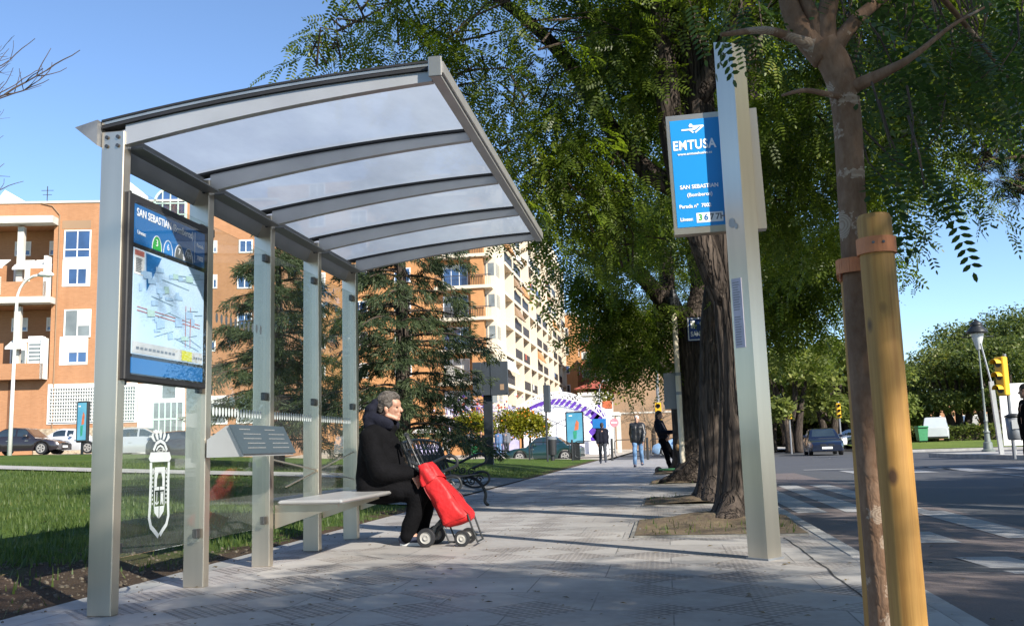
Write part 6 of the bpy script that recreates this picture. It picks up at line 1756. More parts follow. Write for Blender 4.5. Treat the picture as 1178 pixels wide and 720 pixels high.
for fl in range(9):
    z = zb0+.6+fl*st_h
    if fl == 0: continue
    # front corner balconies
    b = MB(); b.box(cx-5.2, cy-1.1, z-.18, cx+.2, cy-.002, z+.12); b.build('balcony', M['cream'], Bd)
    q = MB()
    q.box(cx-5.15, cy-1.06, z+1.02, cx+.15, cy-1.0, z+1.08)
    for k in range(34): x = cx-5.12+5.2*k/33; q.box(x-.012, cy-1.045, z+.12, x+.012, cy-1.015, z+1.02)
    q.build('railing', M['rail'], Bd)
    w = MB(); w.box(cx-4.6, cy-.05, z+.13, cx-2.2, cy-.003, z+2.3); wo = w.build('window', M['white'], Bd)
    w = MB()
    for k in range(3): w.box(cx-4.5+.77*k, cy-.062, z+.2, cx-4.5+.77*k+.70, cy-.052, z+2.2)
    w.build('pane', pane_(), wo)
    w = MB(); hh_ = PR.choice((.3,.7,1.2)); w.box(cx-4.5, cy-.072, z+2.2-hh_, cx-4.5+.70+.77*PR.choice((0,1)), cy-.063, z+2.2); w.build('blind', M['shutter'], wo)
    for k in range(3):
        x = cx-8.5-4.2*k; w = MB(); w.box(x-.8, cy-.05, z+.9, x+.8, cy-.003, z+2.3); wo = w.build('window', M['white'], Bd)
        w = MB(); w.box(x-.7, cy-.062, z+1.0, x-.04, cy-.052, z+2.2); w.box(x+.04, cy-.062, z+1.0, x+.7, cy-.052, z+2.2); w.build('pane', pane_(), wo)
b = MB(); b.box(cx-1.795, cy-.9, zb0, cx-.6, cy-.003, zb0+Hb-.6); b.build('corner_pier', M['brick2'], Bd)
# enclosed corner gallery
b = MB(); b.box(cx-1.2, cy+.0, zb0+3.3, cx+.45, cy+2.19, zb0+Hb-.4); gy = b.build('corner_gallery', M['cream'], Bd)
for fl in range(1, 9):
    z = zb0+.6+fl*st_h
    for bx_ in ((cx-1.0, cy-.012, z+1.1, cx-.45, cy-.002, z+2.3), (cx-.3, cy-.012, z+1.1, cx+.3, cy-.002, z+2.3), (cx+.452, cy+.2, z+1.1, cx+.462, cy+2.0, z+2.3)):
        b = MB(); b.box(*bx_); b.build('pane', M['curtain'], gy)
# street side : deep loggias between cream piers, ten bays
nb = 10; bl_ = (L_side-3.0)/nb
for fl in range(1, 9):
    z = zb0+.6+fl*st_h
    for k in range(nb):
        ya = cy+2.6+k*bl_; yb = ya+bl_-.5
        q = MB()
        if (k+fl//3) % 3 == 1:      # window strip on orange infill
            q.box(cx-.018, ya+.1, z, cx+.02, yb-.1, z+2.75); lo = q.build('orange_infill', M['brick2'], Bd)
            q = MB(); q.box(cx+.022, ya+1.2, z+.9, cx+.05, yb-1.2, z+2.2); q.build('pane', pane_(), lo)
            if PR.random() < .5: q = MB(); q.box(cx+.052, ya+1.2, z+1.5, cx+.07, yb-1.2, z+2.2); q.build('blind', M['shutter'], lo)
        else:
            q.box(cx-.018, ya, z+.1, cx+.0, yb, z+2.6); lo = q.build('loggia', M['recess'], Bd)  # flat panel, recess shade carried by its dark colour
            q = MB(); q.box(cx+.75, ya, z+.12, cx+.79, yb, z+1.05); q.build('railing', M['rail'], lo)
            q = MB(); q.box(cx+.002, ya+.6, z+.12, cx+.05, ya+2.2, z+2.3); q.build('pane', pane_(), lo)
            if PR.random() < .28:
                q = MB(); q.hexa([(cx+.80,ya+.3,z+1.5),(cx+1.3,ya+.3,z+1.15),(cx+1.3,yb-.5,z+1.15),(cx+.80,yb-.5,z+1.5),(cx+.80,ya+.3,z+2.4),(cx+1.34,ya+.3,z+1.2),(cx+1.34,yb-.5,z+1.2),(cx+.80,yb-.5,z+2.4)]); q.build('awning', M[PR.choice(('awning','tan','brick2'))], lo)
            elif PR.random() < .3:
                q = MB(); yy_ = ya+.5+PR.random(); q.box(cx+.795, yy_, z+.45, cx+.81, yy_+1.1, z+1.06); q.build('laundry', M[PR.choice(('shutter','bluecloth','redroof','palecloth'))], lo)
b = MB()
for fl in range(1, 10):
    z = zb0+.6+fl*st_h; b.box(cx-.015, cy+2.2, z-.25, cx+.82, cy+L_side, z+.1)
b.build('floor_slabs', M['cream'], Bd)
b = MB()
for k in range(nb+1):
    ya = cy+2.1+k*bl_; b.box(cx-.014, ya, zb0+3.2, cx+.86, ya+.45, zb0+Hb+.3)
b.build('piers', M['cream'], Bd)
b = MB(); b.box(cx-1.8, cy+2.3, zb0, cx+.3, cy+L_side, zb0+3.2); b.build('ground_floor', M['white'], Bd)

def block(name, x0, y0, x1, y1, z1, mt, label, cat='building', wins=(), trim=None, z0=0.0):
    t = thing(name, ((x0+x1)/2, (y0+y1)/2, z0), label, cat)
    b = MB(); b.box(x0, y0, z0-.5, x1, y1, z1); b.build('wall', M[mt], t)
    b = MB(); b.box(x0-.15, y0-.15, z1, x1+.15, y1+.15, z1+.35); b.build('roof', M['offwhite'], t)
    return t
def side_windows(t, x, y0, y1, z0, n, m_, h=1.3, w=1.2, dz=3.0, mt='curtain', sgn=1):
    for i in range(m_):
        for k in range(n):
            y = y0+(y1-y0)*(k+.5)/n; z = z0+dz*i
            b = MB(); b.box(x+.003*sgn, y-w/2, z, x+.05*sgn, y+w/2, z+h) if sgn > 0 else b.box(x-.05, y-w/2, z, x-.003, y+w/2, z+h); wo = b.build('window', M['shutter'], t); mt_ = pane_()
            b = MB(); b.box(x+.052, y-w/2+.1, z+.1, x+.06, y+w/2-.1, z+h-.1); b.build('pane', mt_, wo)
def front_windows(t, y, x0, x1, z0, n, m_, h=1.3, w=1.2, dz=3.0, mt='curtain'):
    for i in range(m_):
        for k in range(n):
            x = x0+(x1-x0)*(k+.5)/n; z = z0+dz*i
            b = MB(); b.box(x-w/2, y-.05, z, x+w/2, y-.003, z+h); wo = b.build('window', M['shutter'], t)
            b = MB(); b.box(x-w/2+.1, y-.06, z+.1, x+w/2-.1, y-.052, z+h-.1); b.build('pane', pane_(), wo)
# orange block beyond the tower, then a lower orange block with red bands, then the blank tan gable
p = P(648, 420, 150); p2 = P(664, 420, 150)
t = block('orange_block', p.x-8, 150, p2.x, 195, P(655, 362, 150).z, 'brick2', 'narrow orange apartment block rising just past the cream tower'); side_windows(t, p2.x, 151, 190, 3, 7, 5); front_windows(t, 150, p.x-1, p2.x-.4, 3, 1, 6)
p = P(664, 420, 160); p2 = P(712, 420, 160)
t = block('banded_block', p.x, 160, p2.x, 185, P(690, 375, 160).z, 'brick3', 'orange brown block with thin red floor bands behind the street trees'); front_windows(t, 160, p.x+.5, p2.x-.5, 3, 3, 6)
b = MB()
for k in range(6): b.box(p.x-.05, 159.9, 2.3+3*k, p2.x+.05, 159.997, 2.6+3*k)
b.build('red_bands', M['redroof'], t)
p = P(694, 420, 130); p2 = P(800, 420, 130)
t = block('tan_building', p.x, 130, p2.x, 160, P(740, 360, 130).z, 'tan', 'large building with a blank sandy gable wall at the end of the street')
b = MB(); b.box(p.x+14, 129.9, 0, p.x+14.3, 129.997, P(740,360,130).z); b.box(p.x+1, 129.9, 4.8, p2.x-1, 129.997, 5.0); b.build('pilaster', M['offwhite'], t)
# white and pale terraces glimpsed between trees on the far right
p = P(1046, 470, 125); p2 = P(1180, 470, 125)
t = block('park_building', p.x, 125, p2.x, 140, 5.5, 'brick3', 'low brick building glimpsed under the dark park trees'); front_windows(t, 125, p.x+1, p2.x-1, 1.5, 8, 1, 1.6, 1.0)
p = P(700, 490, 118); p2 = P(800, 490, 118)

# low café terrace building with red roof and planters, right of the stage
p = P(668, 500, 100); p2 = P(700, 500, 100)
t = block('cafe', p.x, 100, p2.x, 112, P(680,455,100).z, 'offwhite', 'low cafe building with red roof and orange planters on its terrace')
b = MB(); z = P(680,447,100).z; zt = P(676,434,100).z
b.add([(p.x-.5,99.5,z),(p2.x+.5,99.5,z),(p2.x+.5,112,z),(p.x-.5,112,z),((p.x+p2.x)/2,105,zt)], [(0,1,4),(1,2,4),(2,3,4),(3,0,4),(0,3,2,1)]); b.build('red_roof', M['redroof'], t)
p = P(695, 472, 88)
t = thing('terrace', (p.x, 88, .1), 'raised terrace with pale railing and orange planters', 'terrace')
b = MB(); zt = P(700,470,88).z; zb2 = P(700,478,88).z; x0 = P(688,470,88).x; x1 = P(712,470,88).x
b.box(x0, 88, .0, x0+.3, 92, zt); b.box(x0+.301, 88, zb2, x1, 92, zt-.3); b.box(x1-.3, 88.1, 0, x1-.05, 91.8, zb2-.01); b.build('deck', M['offwhite'], t)
b = MB(); b.rbox(x0+.4, 87.7, zt, x1-.6, 88.2, zt+.7, .05); b.build('planter', mat('orange_planter', (.45,.11,.04), .7), t)
rn = np.random.default_rng(2); pos = rn.normal(size=(160,3))*np.array([.6,.25,.35])+np.array([(x0+x1)/2, 87.95, zt+1.0]); n = len(pos)
link('plants', quads_mesh('plants', place(LQ, pos, rn.uniform(0,6.28,n), rn.normal(-.6,.5,n), rn.normal(0,.5,n), rn.uniform(1,1.6,n)), M['leaforange']), t)

# ------------------------------------------------------------------ festival stage canopy
yS = 76.0
def sp_(u, v, dy=0): 
    q = P(u, v, yS); q.y = yS+dy; return q
t = thing('stage', (sp_(645,500).x, yS+3, gz(sp_(645,500).x, yS)), 'festival stage with an arched truss roof, white backdrop and purple drapes', 'stage')
z0_ = gz(sp_(645,500).x, yS)
b = MB(); q = [sp_(592,519), sp_(700,519), sp_(700,471), sp_(672,459), sp_(640,456), sp_(610,459), sp_(592,468)]
b.prism([(p_.x, yS+5, max(z0_, p_.z)) for p_ in q], (0, .15, 0)); b.build('backdrop', M['whitecloth'], t)
for dy, nm in ((0,'front'),(4.5,'rear')):
    b = MB(); up = []; lo = []
    for k in range(21):
        s = k/20.; u = 586+118*s; v = 484-36*math.sin(math.pi*(.08+.84*s))+6*s
        up.append(sp_(u, v, dy)); lo.append(sp_(u, v+7, dy))
    b.tube(up, .05, 5); b.tube(lo, .05, 5)
    for k in range(20): b.tube([up[k], lo[k+1]], .03, 4, False); b.tube([lo[k], up[k]], .03, 4, False)
    b.build('arch_truss', M['white'], t)
    if dy == 0: upf, lof = up, lo
    else:
        b2 = MB()
        for k in range(0, 21, 2): b2.tube([upf[k], up[k]], .04, 4); 
        for k in range(0, 20, 2): b2.tube([upf[k], up[k+1]], .03, 4)
        b2.build('cross_truss', M['white'], t)
for k in range(2, 20):
    a, c = lof[k], lof[k]+Vector((-.45,0,-.5)); b = MB()
    b.prism([a+Vector((-.16,0,0)), a+Vector((.16,0,0)), c+Vector((.16,0,0)), c+Vector((-.16,0,0))], (0,.05,0)); b.build('purple_drape', M['purple'], t)
for u in (590, 699):
    b = MB(); a = sp_(u, 519, .0)
    for dx in (0,.35): b.tube([(a.x+dx,yS,z0_),(a.x+dx,yS,sp_(u,478).z)], .06, 6)
    b.build('truss_leg', M['white'], t)
b = MB()
for (u, v, h_) in ((686,475,10),(686,485,14),(684,496,18),(686,504,10)): 
    a = sp_(u, v); w_ = .9; b.prism([(a.x-w_*.6,yS+.4,a.z),(a.x,yS+.4,a.z-w_*.8),(a.x+w_*.8,yS+.4,a.z-.2),(a.x+w_*.2,yS+.4,a.z+w_*.8)], (0,.2,0))
b.build('purple_decoration', M['purple'], t)
b = MB()
for (u0_, v0_, u1_, v1_) in ((600,470,660,494),(612,500,690,463),(640,505,640,486)): b.tube([sp_(u0_,v0_,.3), sp_(u1_,v1_,.3)], .04, 4)
b.build('brace', M['steel_dark'], t)
b = MB(); b.box(sp_(592,505).x, yS-1, z0_-.2, sp_(700,505).x, yS+5, z0_+.9); b.build('platform', M['whitecloth'], t)
b = MB(); b.box(sp_(586,505).x, yS-3, z0_-.2, sp_(606,505).x, yS-2.6, sp_(590,487).z); pn = b.build('lilac_panel', M['lilac'], t)
b = MB(); b.box(sp_(604,505).x+.02, yS-3.05, z0_-.2, sp_(608,505).x, yS-2.6, sp_(600,486).z); b.build('orange_post', M['brick2'], pn)
# purple balloon tree left of the stage, in front of the orange facade
random.seed(5)
t = thing('light_display', (sp_(545,500).x, 80, .25), 'lattice of purple and red festival lights in front of the orange facade', 'decoration')
b = MB(); pp_ = [P(515+12*k, 470+4*math.sin(k*1.7), 80) for k in range(7)]
for a in pp_:
    for k in range(12):
        c = a+Vector((random.uniform(-1.2,1.2), random.uniform(-.3,.3), random.uniform(-2.6,1.0))); b.tube([a, c], .025, 4, False)
b.tube(pp_, .06, 5); b.build('frame', M['lilac'], t)
b = MB()
for a in pp_:
    for k in range(14):
        c = a+Vector((random.uniform(-1.2,1.2), random.uniform(-.5,.2), random.uniform(-2.6,1.0))); b.mi = random.randint(0,2); b.ball(c, random.uniform(.06,.13), n=6, m=4)
b.build('ornament', [M['purple'], M['redroof'], M['white']], t)
b = MB()
for u in (516, 585): a = P(u,470,80); b.tube([(a.x,80,0),(a.x,80,a.z)], .07, 6)
b.build('pole', M['white'], t)
# white kiosk counter
for k, (u0_, u1_, v0_, lab) in enumerate(((478,500,494,'white market stall with open counter behind the cedar'), (566,585,487,'white market stall behind the dark sign pole'))):
    a, c = P(u0_,500,74), P(u1_,500,74); zt = P(u0_,v0_,74).z
    t = thing('market_stall', ((a.x+c.x)/2, 75, gz(a.x,74)), lab, 'stall')
    b = MB(); b.box(a.x, 74, gz(a.x,74)-.2, c.x, 76, gz(a.x,74)+1.0); b.build('counter', M['lilac'], t)
    b = MB(); zz = zt
    b.prism([(a.x-.2,73.7,zz-.3),(c.x+.2,73.7,zz-.3),(c.x+.1,73.7,zz-.1),((a.x+c.x)/2,73.7,zz+.3),(a.x-.1,73.7,zz-.1)], (0,2.5,0)); b.build('canopy', M['white'], t)
    b = MB()
    for x in (a.x,c.x): b.tube([(x,73.8,gz(a.x,74)),(x,73.8,zz-.3)], .04, 6)
    b.build('pole', M['white'], t)

# ------------------------------------------------------------------ orange trees on the plaza
for (u, v, y, r, lab) in ((583,487,63,1.55,'round orange tree nearest the dark sign pole'), (609,489,64,1.45,'round orange tree left of the black litter bin'), (541,486,66,1.3,'small round orange tree left of the dark sign pole'), (600,481,66,1.1,'orange tree standing between two others, crown a little higher')):
    p = P(u, v, y); g = gz(p.x, y)
    t = thing('orange_tree', (p.x, y, g), lab, 'tree', 'orange trees on the plaza'); rn = np.random.default_rng(u)
    b = MB(); b.tube([(p.x,y,g-.1),(p.x+.03,y,g+.7),(p.x,y,p.z)], [.10,.08,.06], 8); b.build('trunk', M['bark'], t, True)
    bl = [(p.x,y,p.z,r*.8,r*.8,r*.65)]+[(p.x+r*.55*math.cos(k*1.3),y+r*.55*math.sin(k*1.3),p.z+r*.22*math.sin(k*2.2),r*.5,r*.5,r*.45) for k in range(6)]
    pos = blob_points(bl, 2600, rn, -1.2); n = len(pos)
    link('crown', quads_mesh('crown', place(LQ, pos, rn.uniform(0,6.28,n), rn.normal(.2,.6,n), rn.normal(0,.6,n), rn.uniform(.6,1.0,n)), M['leaforange']), t)
    b = MB()
    for k in range(34):
        d = rn.normal(size=3); d /= np.linalg.norm(d); b.ball((p.x+d[0]*r*.95, y+d[1]*r*.95, p.z+d[2]*r*.68), .05, n=6, m=4)
    b.build('fruit', mat('orange_fruit', (.55,.17,.01), .5), t)

# bare tree in front of the tan gable
rb = random.Random(4); bt = P(752, 505, 96); bt.z = 0
t = thing('bare_tree', bt, 'rounded leafless tree in front of the sandy gable wall', 'tree')
b = MB(); b.tube([bt, bt+Vector((0,0,2.2))], [.25,.2], 8); b.build('trunk', M['bark'], t)
b = MB()
def grow2(p, d, L, r, k):
    pts = [p]; q = p.copy(); dd = d.copy()
    for j in range(3): dd = (dd+Vector((rb.gauss(0,.18), rb.gauss(0,.18), rb.gauss(0,.12)+.03))).normalized(); q = q+dd*L/3; pts.append(q.copy())
    b.tube(pts, [r*(1-.2*j) for j in range(4)], 4, cap=False)
    if k:
        for j in range(3): grow2(pts[rb.randint(1,3)], (dd+Vector((rb.gauss(0,.55), rb.gauss(0,.55), rb.gauss(0,.45)))).normalized(), L*.72, r*.55, k-1)
for k in range(8): grow2(bt+Vector((0,0,2.0)), Vector((math.cos(k*.8)*.8, math.sin(k*.8)*.8, .55+.35*(k % 2))).normalized(), 2.4, .09, 4)
M['paletwig'] = mat('pale_twig', (.20,.15,.10), .9, 0, .2, 5)
b.build('branches', M['paletwig'], t)

# ------------------------------------------------------------------ street furniture
def lathe_post(b, x, y, prof, n=14): b.lathe((x, y, 0), prof, n)
# white street name pole
wp = G(787, 556); H_ = P(786,360,wp.y).z
t = thing('street_name_pole', wp, 'slim white pole with a blue street name plate beside the tree trunks', 'sign post')
b = MB(); b.lathe(wp, [(.16,0),(.16,.03),(.07,.05),(.055,.09)], 16); b.build('base', M['steel_dark'], t)
b = MB(); b.tube([wp+Vector((0,0,.05)), (wp.x-.02,wp.y,H_)], .052, 16); pl_ = b.build('pole', M['steel_light'], t)
pl_.data.materials[0] = M['cream']
b = MB(); b.lathe((wp.x-.02,wp.y,H_), [(.062,0),(.062,.03),(.03,.05)], 14); b.lathe((wp.x-.02,wp.y,H_+.05), [(.05,0),(.12,.10),(.13,.24),(.10,.26),(.05,.42),(.02,.44)], 12); b.build('cap', M['blackmetal'], t)
q0, q1 = P(790,366,wp.y-.02), P(823,391,wp.y-.02)
M['nameblue'] = mat('enamel_blue', (.02,.06,.24), .35, 0, .05, 4)
b = MB(); b.rbox(q0.x, wp.y-.05, q1.z, q1.x, wp.y-.02, q0.z, .01); npl = b.build('name_plate', M['nameblue'], t)
zc = (q0.z+q1.z)/2; hh = q0.z-q1.z
b = MB()
for (x0,z0,x1,z1) in ((q0.x+.012,q1.z+.012,q1.x-.012,q1.z+.028),(q0.x+.012,q0.z-.028,q1.x-.012,q0.z-.012),(q0.x+.012,q1.z+.029,q0.x+.028,q0.z-.029)): b.box(x0, wp.y-.052, z0, x1, wp.y-.0502, z1)
b.box(q0.x+.07, wp.y-.0525, zc+.02, q0.x+.15, wp.y-.0502, zc+.17); b.build('border', M['letter'], npl)
put_text('CALLE', .12, M['letter'], (q0.x+.24, wp.y-.053, zc+.10), (1,0,0), (0,0,1), npl, bold=.003)
put_text('SAN SEBASTIAN', .135, M['letter'], (q0.x+.06, wp.y-.053, zc-.10), (1,0,0), (0,0,1), npl, bold=.003, sx=.75)
b = MB(); b.rbox(wp.x-.30, wp.y+.06, P(785,470,wp.y).z, wp.x+.05, wp.y+.12, P(785,428,wp.y).z, .01); b.tube([(wp.x-.01,wp.y+.05,1.2),(wp.x-.01,wp.y+.07,2.4)], .02, 6) ; b.build('sign_back', M['steel_dark'], t)
b = MB()
for v in (430, 452): z = P(787,v,wp.y).z; b.tube([(wp.x-.01,wp.y,z-.03),(wp.x-.01,wp.y,z+.03)], .058, 14)
b.build('clamp', M['steel_dark'], pl_)

M['darkpost'] = mat('dark_post', (.018,.022,.028), .5, .2, .15, 3)
# dark back of a big sign on a square post
sg = onground(563, 527, 20); sg = P(563, 527, 33.0); gsg = gz(sg.x, 33.0)
t = thing('large_sign', (sg.x, 33, gsg), 'large dark rectangular sign seen from behind on a square post on the lawn mound', 'sign')
b = MB(); b.bar((sg.x, 33, gsg-.2), (sg.x, 33, P(563,416,33).z), .30, .20, (0,1,0)); b.build('post', M['darkpost'], t)
bpn = MB(); a, c = P(546,456,33), P(585,416,33)
M['signback'] = mat('dark_sign_back', (.035,.043,.052), .5, .1, .15, 1.5)
bpn.rbox(a.x, 32.7, a.z, sg.x-.16, 32.82, c.z, .01); bpn.rbox(sg.x+.16, 32.7, a.z, c.x, 32.82, c.z, .01); bpn.box(sg.x-.155, 32.73, a.z+.02, sg.x+.155, 32.80, c.z-.02); pn = bpn.build('panel', M['signback'], t)
b = MB(); x_ = P(577,449,33).x; b.box(x_, 32.695, a.z+.18, x_+.14, 32.699, a.z+.38); b.build('sticker', M['tan'], pn)
# slim sign edge-on
e = P(630, 530, 44); ge = gz(e.x, 44)
t = thing('narrow_sign', (e.x, 44, ge), 'grey road sign seen edge-on on a thin pole beside the litter bin', 'sign')
b = MB(); b.tube([(e.x,44,ge-.2),(e.x,44,P(629,440,44).z)], .045, 8); b.build('pole', M['darkpost'], t)
b = MB(); a, c = P(626.5,474,44), P(632,443,44); b.rbox(a.x, 43.7, a.z, c.x, 44.35, c.z, .01); b.build('sign_box', M['signback'], t)
# pedestrian railings
def railing(u0, u1, y, label):
    a, c = P(u0, 530, y), P(u1, 530, y); z = 0.0
    t = thing('railing', ((a.x+c.x)/2, y, z), label, 'railing', 'black pedestrian railings at the end of the pavement')
    for x in (a.x, c.x): b = MB(); b.tube([(x,y,z),(x,y,1.08)], .04, 8); b.build('post', M['blackmetal'], t)
    b = MB(); x0, x1 = a.x+.12, c.x-.12; r = .14
    lp = [(x0+r,y,.18),(x1-r,y,.18),(x1-.03,y,.24),(x1,y,.18+r),(x1,y,1.0-r),(x1-.03,y,.94),(x1-r,y,1.0),(x0+r,y,1.0),(x0+.03,y,.94),(x0,y,1.0-r),(x0,y,.18+r),(x0+.03,y,.24),(x0+r,y,.18)]
    b.tube(lp, .024, 6); b.tube([(a.x,y,.55),(x0,y,.55)], .018, 6); b.tube([(x1,y,.55),(c.x,y,.55)], .018, 6); b.build('loop', M['blackmetal'], t)
for (u0,u1,lab) in ((609.5,658.5,'leftmost black railing panel, in front of the green car'),(659,704,'black railing panel below the lit poster stand'),(705,745,'black railing panel just behind the white haired man'),(746,790,'black railing panel by the person leaning at the tree')): railing(u0,u1,47.8,lab)
# litter bin near the railing
p = P(635.5, 520, 47.2); 
t = thing('litter_bin', (p.x, 47.2, 0), 'black cylindrical litter bin at the railing', 'litter bin')
b = MB(); b.lathe((p.x,47.2,0), [(.10,0),(.10,.35),(.20,.36),(.22,1.05),(.22,1.1)], 16); b.build('body', M['black'], t)
b = MB(); b.lathe((p.x,47.2,1.11), [(.235,0),(.235,.06),(.14,.14),(.03,.16)], 16); b.build('lid', M['steel_dark'], t)
# lit poster stands
def mupi(u0, v0, u1, v1, y, label, zg, art=True):
    a, c = P(u0, v1, y), P(u1, v0, y)
    t = thing('poster_stand', ((a.x+c.x)/2, y, zg), label, 'poster stand')
    b = MB(); b.rbox(a.x, y-.09, a.z, c.x, y+.09, c.z, .03); fr_ = b.build('frame', M['blackmetal'], t)
    b = MB(); b.box(a.x+.25, y-.07, zg-.05, c.x-.25, y+.07, a.z-.001); b.build('foot', M['blackmetal'], t)
    b = MB(); b.box(a.x+.07, y-.095, a.z+.10, c.x-.07, y-.0901, c.z-.07); pst = b.build('poster', mat('poster_blue', (.05,.22,.36), .3, 0, .3, 1.5, col2=(.12,.33,.42)), fr_)
    w_, h_ = c.x-a.x, c.z-a.z
    b = MB(); X = lambda s: a.x+w_*s; Z = lambda s: a.z+h_*s
    b.mi = 0; b.prism([(X(.42),y-.099,Z(.15)),(X(.58),y-.099,Z(.17)),(X(.62),y-.099,Z(.42)),(X(.40),y-.099,Z(.40))], (0,.003,0))
    b.mi = 1; b.prism([(X(.48),y-.099,Z(.42)),(X(.70),y-.099,Z(.44)),(X(.74),y-.099,Z(.66)),(X(.62),y-.099,Z(.74)),(X(.54),y-.099,Z(.62))], (0,.003,0))
    b.mi = 2; b.prism([(X(.2),y-.099,Z(.86)),(X(.38),y-.099,Z(.86)),(X(.38),y-.099,Z(.89)),(X(.2),y-.099,Z(.89))], (0,.003,0))
    b.build('picture', [M['greencloth'], mat('poster_orange', (.45,.12,.05), .5), M['white']], pst)
p = P(661,510,49.2)
mupi(651.5, 473, 671, 511, 49.2, 'black poster stand with a blue poster behind the railing', 0)
p = P(93, 520, 38); mupi(88, 461, 103, 509, 38, 'dark poster stand with a blue poster at the edge of the left street', gz(p.x, 38))
# tall street lamp left (curved arm), lamps in the street
def street_lamp(base, top, reach, label, r=.07, col='shutter', head=.8):
    t = thing('street_lamp', base, label, 'street lamp')
    b = MB(); pts = [base-Vector((0,0,.1)), base.lerp(top,.4), top]
    for k in range(1,7): a = math.pi/2*k/6; pts.append(top+Vector((reach.x*math.sin(a)*.0+reach.x*(1-math.cos(a)), reach.y*(1-math.cos(a)), 1.1*math.sin(a))))
    b.tube(pts, [r*1.3,r,r*.8]+[r*.7]*6, 10); b.build('pole', M[col], t, True)
    e = pts[-1]; d = reach.normalized()
    b = MB(); b.tube([e-d*.05, e+d*.15+Vector((0,0,.02)), e+d*head*.7, e+d*head+Vector((0,0,-.04))], [.06,.13,.15,.05], 10); b.build('lamp_head', M['shutter'], t, True)
p = P(11, 520, 40); p.z = gz(p.x, 40); tp_ = P(19.5, 345, 40)
street_lamp(p, tp_, Vector((1.15,-.1,0)), 'tall white street lamp with a curved arm in front of the left apartment block', .085)
p = P(689.5, 505, 84); p.z = 0; tp_ = P(689.5, 452, 84); street_lamp(p, tp_, Vector((.5,-.0,0)), 'grey street lamp with a short arm beside the stage', .07, 'steel_light', .7)
# signal pole with yellow lights down the street
def traffic_light(x, y, z0, zl, r, label, back=False, hgt=1.0, pole_top=None, face=0):
    t = thing('traffic_light', (x, y, z0), label, 'traffic light')
    b = MB(); b.tube([(x,y,z0-.1),(x,y,pole_top or zl+hgt+.1)], r, 10); b.build('pole', M['steel_dark'], t)
    b = MB(); hw = hgt*.145; xo = x+(.0 if face == 0 else face)
    b.rbox(xo-hw, y-.30, zl, xo+hw, y-.06, zl+hgt, .03)
    hd_ = b.build('housing', M['yellow'], t)
    for k in range(3):
        b = MB(); z = zl+hgt*(k+.5)/3; rr = hw*.78
        n = 10
        vs_o = [(xo+rr*math.cos(math.pi*j/n), y-.30, z+rr*math.sin(math.pi*j/n)) for j in range(n+1)]
        for a_, c_ in zip(vs_o[:-1], vs_o[1:]): b.hexa([a_, c_, (c_[0],y-.52,c_[2]), (a_[0],y-.52,a_[2]), (a_[0]*.98+xo*.02,a_[1],a_[2]-.012), (c_[0]*.98+xo*.02,c_[1],c_[2]-.012), (c_[0]*.98+xo*.02,y-.52,c_[2]-.012), (a_[0]*.98+xo*.02,y-.52,a_[2]-.012)])
        b.build('visor', M['yellow'], hd_)
        b = MB(); b.lathe((xo, y-.312, z), [(hw*.7,0),(hw*.7,.008)], 14, 'y'); b.build('lens', M['black'], hd_)
    return t
p = P(760, 505, 70); traffic_light(p.x-.05, 70, 0, P(757,488,70).z, .12, 'tall dark pole with a yellow traffic light in front of the sandy gable', hgt=P(757,463,70).z-P(757,488,70).z, pole_top=P(760,418,70).z, face=-.02)
p = P(910, 510, 60); traffic_light(p.x, 60, ROADZ, P(910,482,60).z, .05, 'small yellow traffic light on a thin post left of the dark blue car', hgt=.85)
p = P(968, 512, 57); traffic_light(p.x, 57, ROADZ, P(968,481,57).z, .05, 'yellow traffic light on a thin post right of the dark blue car', hgt=.85, face=-.06)
# right edge : yellow signal, bin, ornate lamp, white hoarding, mast
yR = 33.0
p = P(1167, 524, yR); zI = .06
t = traffic_light(p.x, yR, zI, P(1160,455,yR).z, .055, 'large yellow traffic light seen from the side above a grey litter bin at the right', hgt=P(1160,409,yR).z-P(1160,434,yR).z+.55, face=-.0); t.rotation_euler = (0,0,R(-62))
p2 = P(1167, 500, yR-.35)
t = thing('litter_bin', (p2.x, yR-.35, P(1167,506,yR-.35).z), 'grey litter bin hung on the yellow traffic light post', 'litter bin')
zb_, zt_ = P(1167,506,yR-.35).z, P(1167,477,yR-.35).z
b = MB(); b.lathe((p2.x, yR-.36, zb_), [(.17,0),(.21,.05),(.23,zt_-zb_-.08),(.20,zt_-zb_-.08)], 16); b.build('body', M['steel_dark'], t, True)
b = MB(); b.lathe((p2.x, yR-.36, zt_-.075), [(.25,0),(.25,.05),(.12,.11),(.02,.12)], 16); b.build('lid', M['blackmetal'], t, True)
b = MB(); b.box(p2.x-.13, yR-.605, zb_+.35, p2.x+.13, yR-.595, zt_-.16); b.build('front_panel', M['steel_light'], t)
p = P(1137.5, 522, 42); tpz = P(1129,401,42)
t = thing('ornate_street_lamp', (p.x, 42, .0), 'old style street lamp with fluted grey post and dark hooded lantern', 'street lamp')
b = MB(); b.lathe((p.x,42,.0), [(.26,0),(.26,.12),(.19,.16),(.17,.42),(.12,.46),(.10,.80),(.14,.84),(.08,.92),(.065,1.25),(.09,1.29),(.05,1.36),(.04,2.6),(.06,2.64),(.036,2.7),(.032,tpz.z-.02)], 16)
M['lampgrey'] = mat('lamp_grey_green', (.16,.18,.165), .5, .2, .15, 6)
po = b.build('post', M['lampgrey'], t, 'auto')
xt = p.x
b = MB(); b.lathe((xt,42,tpz.z), [(.05,-.05),(.10,0),(.26,.62),(.26,.64)], 14); b.build('lantern_glass', mat('lantern_glass', (.5,.52,.5), .15, 0, .08, 4), t, True)
